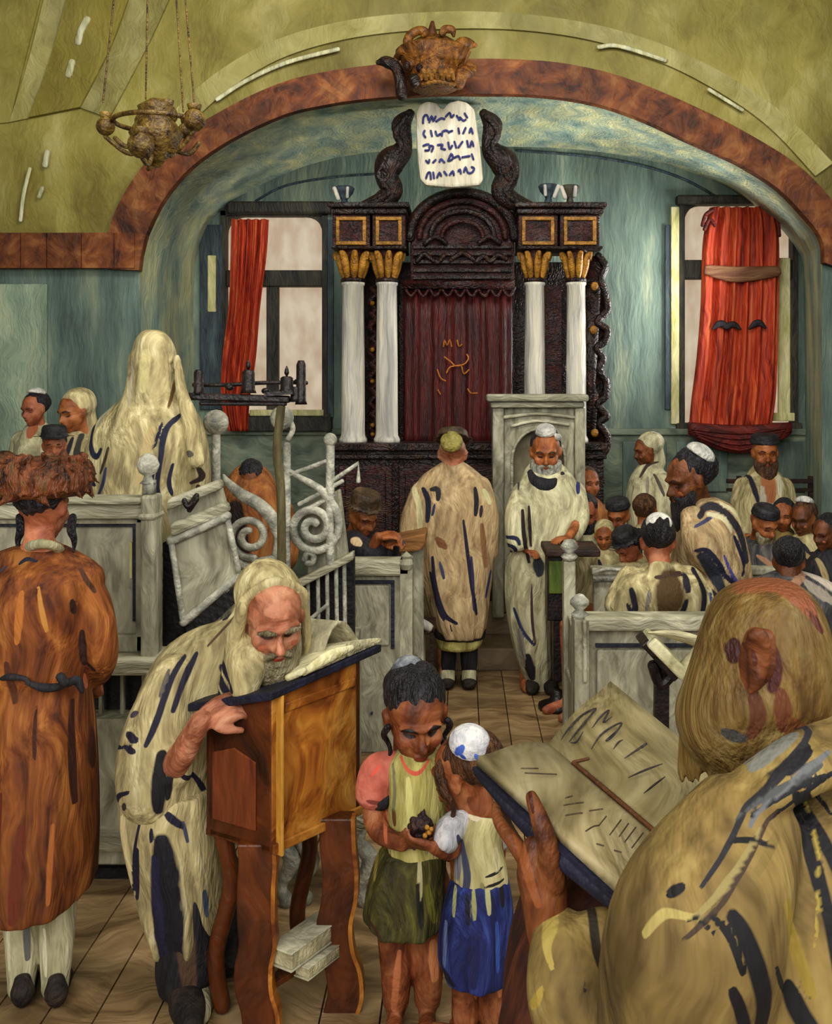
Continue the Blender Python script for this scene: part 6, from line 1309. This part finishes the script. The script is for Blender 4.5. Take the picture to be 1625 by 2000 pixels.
c.cloth('prayer_shawl', m, c_tant, .012, [([(828, 952), (838, 975), (836, 1012)], 11, (22, 26, 40)), ([(843, 952), (856, 952), (857, 970)], 10, (34, 30, 36)), ([(850, 980), (846, 1000)], 5, (50, 50, 80)), ([(808, 950), (820, 985), (822, 1030)], 12, (206, 196, 148)), ([(927, 950), (930, 975), (928, 1000)], 9, (34, 28, 36)), ([(940, 985), (938, 1004)], 6, (50, 40, 50)), ([(905, 1010), (914, 1080), (922, 1140), (930, 1190)], 7, N_), ([(920, 1080), (925, 1180)], 6, (50, 44, 80)), ([(846, 1080), (852, 1140), (870, 1190), (892, 1205)], 8, N_), ([(842, 1110), (856, 1170), (868, 1200)], 7, N_), ([(860, 1090), (868, 1120)], 6, (60, 66, 90)), ([(958, 1110), (948, 1160)], 5, (40, 42, 80)), ([(810, 1046), (808, 1030)], 8, (190, 176, 96)), ([(945, 955), (956, 980)], 10, (196, 190, 140)), ([(855, 1045), (870, 1060)], 14, (120, 76, 46)), ([(940, 1020), (948, 1100)], 10, (130, 92, 60))])
m = MB(); loft_px(m, [(1170, 846, 948, .14), (1205, 845, 950, .15), (1235, 848, 948, .15), (1246, 852, 944, .14)], YM7-.02, fold=.05, seed=14); c.cloth('dark_robe', m, c_black, .012)
m = MB(); loft_px(m, [(1236, 852, 944, .13), (1258, 854, 940, .13), (1266, 860, 930, .12)], YM7-.02, fold=.04, seed=15); c.cloth('hem', m, c_vest, .01)
for x in (874, 916):
    m = MB(); m.tube([c.p(x, 1255), c.p(x, 1290), c.p(x, 1312)], [.062, .06, .05], 12); c.cloth('boot', m, c_black, .01)
    m = MB(); m.tube([c.p(x, 1312, -.01), c.p(x, 1328, -.02)], .052, 12, 2); c.cloth('heel_sock', m, c_sock, .008)
    m = MB(); shoe(m, V(c.p(x, 0).x, YM7-.05, .01), V(c.p(x, 0).x, YM7+.18, .01), .058, .05); m.v = [(a, b, max(z_, .002)) for a, b, z_ in m.v]; c.cloth('shoe', m, c_leather, .01)

# ---- 8. bearded reader by the pulpit
Y8 = 7.0
c8 = Person(1050, Y8, 'bearded person in white skullcap and long pale prayer shawl standing before the white pulpit'); c = c8
h = c.set_head(1066, 884, 84, -4, 12)
std_body(c, c.p(1055, 1110), arm=[None, (c.p(1130, 1010, -.1), c.p(1110, 1050, -.3), ((-.7, -.6, 0), V(0, 0, 1)))])
c.finish(s_or, .009, h.face(dark=(40, 24, 16), brow=(60, 44, 26)), smooth=2)
m = MB(); h.hair(m, up=.03, back=.14, scale=1.04); c.hair('hair', m, h_blk, .008)
m = MB(); h.kippah(m, .24, (-.02, .22, .9)); m.ell(h.at(.28, .1, .4), .09*h.h, None, 10); c.hair('skullcap', m, h_kip, .006)
m = MB(); h.beard(m, .42, .3, 18, .07); c.hair('beard', m, hairm('grey white beard', [(100, 98, 86), (150, 148, 134), (186, 182, 166)]), .008)
m = MB(); m.tube([h.at(-.34, .25, -.42), h.at(-.2, .4, -.62), h.at(.1, .42, -.66), h.at(.36, .25, -.46)], [.1*h.h, .2*h.h, .2*h.h, .1*h.h], 12); m.ell(h.at(.15, .3, -.85), (.3*h.h, .12*h.h, .25*h.h), None, 12); c.cloth('black_scarf', m, c_black, .01)
m = MB(); loft_px(m, [(900, 1038, 1092, .06, .04), (920, 1024, 1112, .1, .02), (945, 1016, 1128, .13), (1000, 1014, 1136, .16), (1050, 1010, 1130, .17), (1090, 990, 1096, .18), (1150, 985, 1082, .18), (1220, 992, 1078, .18), (1290, 1010, 1080, .17), (1340, 1030, 1078, .15), (1344, 1036, 1074, .14)], Y8, fold=.07, seed=16, n=90)
m.tube([c.p(1020, 960, -.05), c.p(1008, 1010, -.15), c.p(1010, 1060, -.2)], [.07, .08, .07], 12); m.tube([c.p(1125, 960, 0), c.p(1132, 1010, -.1), c.p(1122, 1045, -.2)], [.07, .07, .05], 12)
c.cloth('prayer_shawl', m, c_talw, .012, [([(1017, 990), (1020, 1040), (1030, 1090)], 8, (36, 24, 30)), ([(1030, 985), (1034, 1060)], 6, (46, 34, 34)), ([(985, 1040), (1004, 1040), (1010, 1052)], 7, (30, 34, 60)), ([(982, 1052), (1000, 1058), (1004, 1068)], 7, (26, 28, 50)), ([(984, 1068), (998, 1074)], 6, (30, 34, 60)), ([(1046, 1085), (1050, 1110)], 22, (50, 52, 56)), ([(1002, 1180), (1018, 1220), (1040, 1248)], 6, (40, 44, 80)), ([(1034, 1130), (1036, 1200), (1042, 1245)], 5, (70, 50, 50)), ([(1028, 1270), (1036, 1310)], 18, (26, 20, 26)), ([(1129, 935), (1126, 960)], 8, (36, 42, 90)), ([(1014, 925), (1010, 955)], 4, (50, 52, 56)), ([(1012, 1220), (1020, 1290)], 12, (130, 124, 110))])
m = MB(); m.tube([c.p(1032, 1260, -.1), c.p(1040, 1300, -.1), c.p(1052, 1318, -.12)], [.045, .045, .035], 12); c.cloth('boot', m, c_black, .01)
for x in (1040, 1076): m = MB(); shoe(m, V(c.p(x, 0).x, Y8-.02, .01), V(c.p(x, 0).x-.02, Y8-.22, .01), .05, .05); m.v = [(a, b, max(z_, .002)) for a, b, z_ in m.v]; c.cloth('shoe', m, c_leather, .01)

# ---- generic members of the congregation
def crowd(label, hx, hy, hpx, Y, yaw, pitch=0, sk=s_or, rows=None, mat=c_tal, strokes=(), hair=None, beard=None, blen=.5, hat=None, hatm=None, sit=False, hood=False, fd=None, z=0, face=True, extra=None, seed=0, foldk=.07, arm=None, hipy=None, nocover=False, group=None, kt=(0, -.35, .9)):
    pr = Person(hx, Y, label, z=z, group='congregation behind the reading platform' if hx < 300 else 'congregation on the right pews' if hx > 1100 else None); c = pr; h = c.set_head(hx, hy, hpx, yaw, pitch)
    a = math.radians(yaw); fd = fd or (math.sin(a), -math.cos(a))
    hz = (z+.52 if sit else min(z+.92, h.c.z-.75)); bx = (rows[-1][1]+rows[-1][2])/2 if rows else hx
    hip = V(P((hx+bx)/2, 0, Y).x, Y, max(hz, z+.3)); pr.root.location = (hip.x, Y, z)
    std_body(c, hip, sit=sit, floor=z, face_dir=fd, arm=arm)
    c.finish(sk, .011, h.face() if face else None, smooth=2)
    if rows:
        m = MB(); loft_px(m, rows, Y, fold=foldk, seed=seed+20, n=70)
        if hood: h.hair(m, up=.05, back=.15, scale=1.14, rough=.02); m.tube([h.at(0, -.35, .1), h.at(0, -.35, -.5)], .26*h.h, 12, 2)
        if extra: extra(c, m)
        if not nocover:
            for q_, r_, f_ in c.cover: m.tube(q_, r_, 14, 4, f_, (0, 1, 0))
        c.cloth('prayer_shawl' if mat in (c_tal, c_talw, c_tant, c_dkt) else 'coat', m, mat, .013, list(strokes))
    if hair: m = MB(); h.hair(m, up=.04, back=.13, scale=1.06); c.hair('hair', m, hair, .009)
    if beard: m = MB(); h.beard(m, blen, .27, 14, .075); c.hair('beard', m, beard, .009)
    if hat == 'fedora': m = MB(); h.fedora(m); c.hair('hat', m, hatm or h_felt, .009)
    if hat == 'cap': m = MB(); h.fedora(m, .4, .3, .26); c.hair('cap', m, hatm or h_felt, .009)
    if hat == 'kippah': m = MB(); h.kippah(m, .28, kt); c.hair('skullcap', m, hatm or h_kip, .007)
    return c
def sh(x0, x1, y0, y1, w=None, ry=.15):
    """simple shawl rows from the shoulders y0 to y1"""
    cx = (x0+x1)/2; q = (x1-x0)/2
    return [(y0, cx-q*.35, cx+q*.35, ry*.4, .02), (y0+(y1-y0)*.12, cx-q*.75, cx+q*.75, ry*.75), (y0+(y1-y0)*.3, x0+2, x1-2, ry), (y0+(y1-y0)*.65, x0, x1, ry*1.1), (y1, x0+2, x1-2, ry*1.15)]
S_ = (26, 24, 36)
# left background
crowd('person in a white headcloth with a reddish face, farthest left behind the coated man', 66, 800, 62, 7.4, -20, 10, s_neck, sh(28, 92, 830, 1200), c_talw, [([(38, 812), (56, 806)], 6, S_), ([(62, 890), (64, 930)], 10, (40, 34, 30)), ([(68, 830), (66, 850)], 16, (150, 84, 52))], hair=h_blk, extra=None, seed=1, hat='kippah', foldk=.05)
crowd('person hooded in cream shawl with orange face, beside the hooded man on the platform', 144, 806, 76, 6.8, -30, 12, s_or, sh(98, 184, 842, 1200), c_tal, [([(148, 855), (142, 890)], 9, S_), ([(160, 850), (160, 960)], 11, (40, 40, 38))], hood=True, seed=2)
crowd('person in dark brimmed hat and dark green coat behind the fur hat', 106, 872, 62, 6.0, 20, 5, s_neck, [(892, 90, 124, .05), (905, 50, 166, .12), (940, 10, 180, .16), (1000, 0, 184, .17), (1200, 0, 184, .18)], c_green, [([(70, 905), (84, 930)], 14, (38, 44, 52)), ([(112, 915), (122, 890)], 7, (40, 34, 26)), ([(30, 900), (34, 930)], 16, (44, 36, 24)), ([(130, 905), (160, 910)], 14, (34, 30, 24))], hat='fedora', hair=h_blk, seed=3)
crowd('person in a grey green coat at the left edge of the congregation', 18, 915, 60, 6.1, 160, 5, s_shade, [(935, 0, 34, .05), (948, -30, 60, .12), (1000, -50, 80, .16), (1250, -50, 80, .17)], c_green, hair=h_brn, face=False, seed=4)
# orange-brown figure behind the scrolls
crowd('bowed person in orange brown coat behind the iron scroll', 490, 940, 66, 6.3, 0, 40, s_shade, [(905, 470, 500, .05, .06), (925, 448, 526, .1, .04), (960, 436, 540, .14), (1020, 432, 552, .16), (1150, 430, 556, .17), (1300, 430, 556, .17)], c_orange, [([(470, 985), (480, 1120)], 40, (36, 22, 20)), ([(525, 1000), (530, 1120)], 10, (150, 100, 54))], hair=h_blk, seed=5)
# man in a dark hat left of the centre man
def hx(c, m): m.tube([c.p(690, 1060, -.1), c.p(720, 1082, -.2), c.p(762, 1072, -.15)], [.08, .08, .06], 12)
c = crowd('person in brown brimmed hat and black coat leaning on the left pew', 708, 1010, 78, 6.2, 42, 22, s_or, [(1040, 690, 725, .06, .05), (1055, 670, 755, .12, .03), (1085, 664, 775, .15), (1140, 664, 782, .16), (1300, 668, 780, .17)], c_black, [([(700, 1076), (730, 1086), (752, 1078)], 4, (90, 96, 104)), ([(696, 1046), (710, 1050)], 14, (206, 178, 140))], hat='fedora', hatm=h_feltb, beard=None, seed=6, extra=hx,
      arm=[(P(690, 1130, 6.05), P(738, 1048, 5.95), ((.9, -.1, .1), V(0, -.4, 1))), (P(770, 1120, 6.2), P(752, 1062, 6.0), ((.6, -.3, .1), V(0, -.3, 1)))])
# right-hand congregation
crowd('far person in a cream headcloth and shawl turned left against the wainscot', 1262, 880, 58, 8.2, -75, 12, s_shade, sh(1222, 1308, 905, 1120), c_talw, [([(1246, 930), (1262, 908), (1284, 902)], 5, (56, 42, 38)), ([(1272, 925), (1286, 962)], 6, (80, 70, 66)), ([(1260, 930), (1258, 960)], 6, (130, 122, 104))], hood=True, seed=7)
crowd('far person in small black hat with brown beard under the red pelmet', 1494, 886, 70, 8.2, -5, 5, s_or, sh(1442, 1542, 908, 1120), c_tal, [([(1460, 930), (1470, 975)], 9, S_), ([(1490, 920), (1494, 970)], 26, (150, 90, 52)), ([(1515, 930), (1514, 960)], 12, (196, 190, 160)), ([(1480, 950), (1482, 975)], 12, (170, 160, 140))], hat='cap', beard=h_brn, blen=.6, seed=8)
def ex3(c, m):
    m.tube([c.p(1352, 1010, -.12), c.p(1372, 1060, -.16), c.p(1420, 1120, -.14), c.p(1440, 1170, -.1)], [.07, .11, .1, .07], 14)
crowd('large dark-bearded person in white skullcap and blue-black striped shawl at right pews', 1344, 938, 108, 5.9, -72, 16, s_shade,
      [(972, 1362, 1400, .06, .02), (990, 1336, 1432, .12), (1030, 1322, 1450, .16), (1080, 1326, 1462, .17), (1130, 1350, 1466, .17), (1180, 1366, 1464, .17), (1300, 1370, 1460, .18)], c_tant,
      [([(1352, 1000), (1378, 984), (1410, 1000), (1436, 1040), (1448, 1090)], 14, (38, 34, 40)), ([(1340, 1018), (1362, 1008), (1376, 1006)], 6, (60, 60, 90)), ([(1420, 1040), (1440, 1090), (1430, 1110)], 8, (26, 24, 50)), ([(1340, 1062), (1358, 1060), (1380, 1082), (1396, 1110), (1428, 1134)], 9, (24, 24, 44)), ([(1350, 1072), (1372, 1100), (1390, 1140)], 22, (34, 38, 48)), ([(1392, 1070), (1410, 1110), (1430, 1130)], 6, (70, 66, 130)), ([(1400, 980), (1432, 1000), (1458, 1040), (1466, 1070)], 9, (202, 192, 150)), ([(1466, 1080), (1466, 1130)], 5, (70, 50, 110)), ([(1395, 1145), (1408, 1180)], 20, (24, 22, 30)), ([(1372, 998), (1400, 1006), (1414, 1030)], 9, (200, 192, 154))],
      hair=h_blk, beard=h_blk, blen=.62, hat='kippah', kt=(.25, -.6, .62), seed=9, extra=ex3)
def ex4(c, m): m.tube([c.p(1232, 1130, 0), c.p(1210, 1180, -.05)], [.08, .09], 12, 3); m.tube([c.p(1345, 1130, 0), c.p(1380, 1180, -.05)], [.08, .1], 12, 3)
crowd('bowed person in white skullcap with flushed neck and striped shawl, behind the pew back', 1284, 1062, 92, 5.75, 178, 28, s_neck,
      [(1098, 1262, 1325, .07, .0), (1115, 1236, 1348, .12), (1140, 1222, 1372, .15), (1180, 1208, 1386, .16), (1230, 1204, 1392, .17), (1400, 1210, 1388, .18)], c_tal,
      [([(1222, 1138), (1228, 1160), (1232, 1180)], 12, S_), ([(1216, 1168), (1224, 1186)], 8, S_), ([(1350, 1110), (1362, 1150), (1356, 1185)], 12, S_), ([(1326, 1115), (1328, 1140)], 13, S_), ([(1326, 1160), (1318, 1182), (1302, 1192)], 12, S_), ([(1295, 1120), (1294, 1150), (1290, 1176)], 54, (74, 54, 26)), ([(1254, 1140), (1250, 1180)], 6, (120, 116, 108)), ([(1376, 1150), (1380, 1200)], 5, (60, 70, 110)), ([(1388, 1120), (1392, 1180)], 12, (24, 22, 30)), ([(1270, 1116), (1320, 1112)], 8, (60, 40, 30))],
      hair=h_blk, hat='kippah', kt=(0, -.95, .4), seed=10, extra=ex4, face=False, sit=True)
crowd('orange-faced person with black hair and short beard seated beside the reader', 1143, 1004, 66, 7.1, -8, 14, s_neck, sh(1105, 1182, 1035, 1160), c_talw, [], hair=h_blk, beard=h_blk, blen=.3, seed=11, sit=True,
      arm=[(P(1108, 1080, 7.0), P(1098, 1062, 6.7), ((.5, -.6, .1), V(0, -.3, 1))), None])
crowd('person in black hat with grey beard, second head right of the reader', 1208, 1008, 62, 7.3, -30, 18, s_or, sh(1172, 1248, 1036, 1180), c_tal, [([(1190, 1060), (1195, 1080)], 6, S_)], hat='cap', beard=h_gry, seed=12, sit=True)
crowd('brown-haired person seen from behind under the far headcloth figure', 1262, 1000, 62, 7.0, 150, 12, s_or, sh(1222, 1304, 1030, 1200), c_tal, [([(1240, 1050), (1244, 1080)], 7, S_)], hair=h_brn, seed=13, sit=True, face=False)
crowd('person in black hat bowed low over the second pew, striped shawl', 1228, 1072, 64, 6.6, -60, 30, s_neck, [(1096, 1212, 1246, .05), (1108, 1190, 1262, .12), (1130, 1176, 1268, .14), (1250, 1172, 1266, .16)], c_tal, [([(1200, 1118), (1206, 1150)], 9, S_), ([(1182, 1126), (1190, 1142)], 9, S_), ([(1226, 1104), (1240, 1112)], 10, (60, 44, 30))], hat='fedora', hair=h_blk, seed=14, sit=True)
crowd('orange-robed person standing behind the reader shoulder', 1150, 945, 60, 7.8, 20, 0, s_or, sh(1118, 1190, 972, 1120), c_orange, [], hair=h_brn, hat=None, seed=15, z=.0)
crowd('person in black beret with grey beard at right behind the big head', 1492, 1026, 70, 6.5, 25, 20, s_or, sh(1448, 1536, 1056, 1200), c_grey, [([(1470, 1080), (1500, 1100)], 9, (150, 110, 84))], hat='cap', beard=h_gry, seed=16, sit=True)
crowd('amber-faced person with black hair, between the beret and the white skullcap', 1530, 1008, 60, 7.0, -25, 5, s_or, sh(1492, 1566, 1036, 1180), c_dkt, [], hair=h_blk, seed=17, sit=True)
crowd('brown-faced person in white skullcap at the far right of the congregation', 1568, 1014, 64, 6.9, -40, 10, s_shade, sh(1530, 1616, 1042, 1180), c_tal, [([(1560, 1060), (1572, 1090)], 8, S_)], hair=h_brn, hat='kippah', seed=18, sit=True)
crowd('dark-haired person at the right edge of the picture in a dark coat', 1612, 1042, 66, 6.2, -60, 12, s_shade, sh(1568, 1680, 1070, 1240), c_black, [([(1590, 1090), (1600, 1130)], 10, (150, 130, 90))], hair=h_blk, seed=19, sit=True)
crowd('person in the rightmost grey shawl stooping just behind the big head', 1540, 1100, 84, 5.0, 170, 30, s_shade, [(1116, 1515, 1570, .06), (1132, 1478, 1615, .12), (1165, 1460, 1660, .16), (1220, 1456, 1680, .18), (1400, 1456, 1680, .18)], c_grey, [([(1500, 1150), (1560, 1116)], 14, (150, 110, 84)), ([(1570, 1110), (1600, 1124), (1625, 1150)], 22, (190, 176, 160)), ([(1560, 1130), (1600, 1160)], 18, (140, 130, 116))], hair=h_blk, seed=20, face=False, sit=True)
crowd('person with pale headcloth low between the desk and the second pew', 1180, 1048, 52, 6.9, -10, 10, s_or, sh(1150, 1212, 1072, 1200), c_tal, [([(1166, 1090), (1170, 1110)], 7, S_)], hood=True, seed=21, sit=True)

# ================================================================== LIGHT, WORLD, CAMERA
def area(name, loc, tgt, size, energy, col=(1, .97, .92)):
    l = bpy.data.lights.new(name, 'AREA'); l.shape = 'RECTANGLE'; l.size = size[0]; l.size_y = size[1]; l.energy = energy; l.color = col
    o = bpy.data.objects.new(name, l); COL.objects.link(o); o.location = loc; o.rotation_euler = (Vector(tgt)-Vector(loc)).to_track_quat('-Z', 'Y').to_euler(); return o
area('side_window_light', (3.4, 1.0, 4.2), (-.8, 6.0, 1.0), (2.4, 2.4), 200)
area('rear_fill_light', (-1.5, -1.2, 3.6), (-.3, 9, 1.8), (4, 2.6), 230)  # added fill from behind the camera, where the room is left open
area('apse_ceiling_fill', (.3, 4.2, 5.6), (.2, 9.6, 2.2), (3.5, 1.6), 300)  # added lamp under the closed ceiling to brighten the apse
_l = area('apse_side_fill', (2.85, 8.8, 2.7), (-2.4, 8.7, 3.9), (.5, 1.6), 90); _l.data.spread = math.radians(115)  # added lamp inside the right reveal, brightens the left soffit; spread keeps it unseen
w = bpy.data.worlds.new('World'); SC.world = w; w.use_nodes = True
w.node_tree.nodes['Background'].inputs[0].default_value = (1, .96, .9, 1); w.node_tree.nodes['Background'].inputs[1].default_value = .9
cam = bpy.data.cameras.new('cam'); co = bpy.data.objects.new('camera', cam); COL.objects.link(co)
co.location = (0, 0, H); co.rotation_euler = (PI/2, 0, 0); cam.sensor_width = 36; cam.sensor_fit = 'AUTO'; cam.lens = 36*F/2000
cam.shift_x = -(VX-812.5)/2000; cam.shift_y = -(1000-VY)/2000; cam.clip_start = .05
SC.camera = co
SC.view_settings.view_transform = 'Standard'; SC.view_settings.look = 'None'; SC.view_settings.gamma = 1; SC.view_settings.use_curve_mapping = False
SC.view_settings.exposure = 0
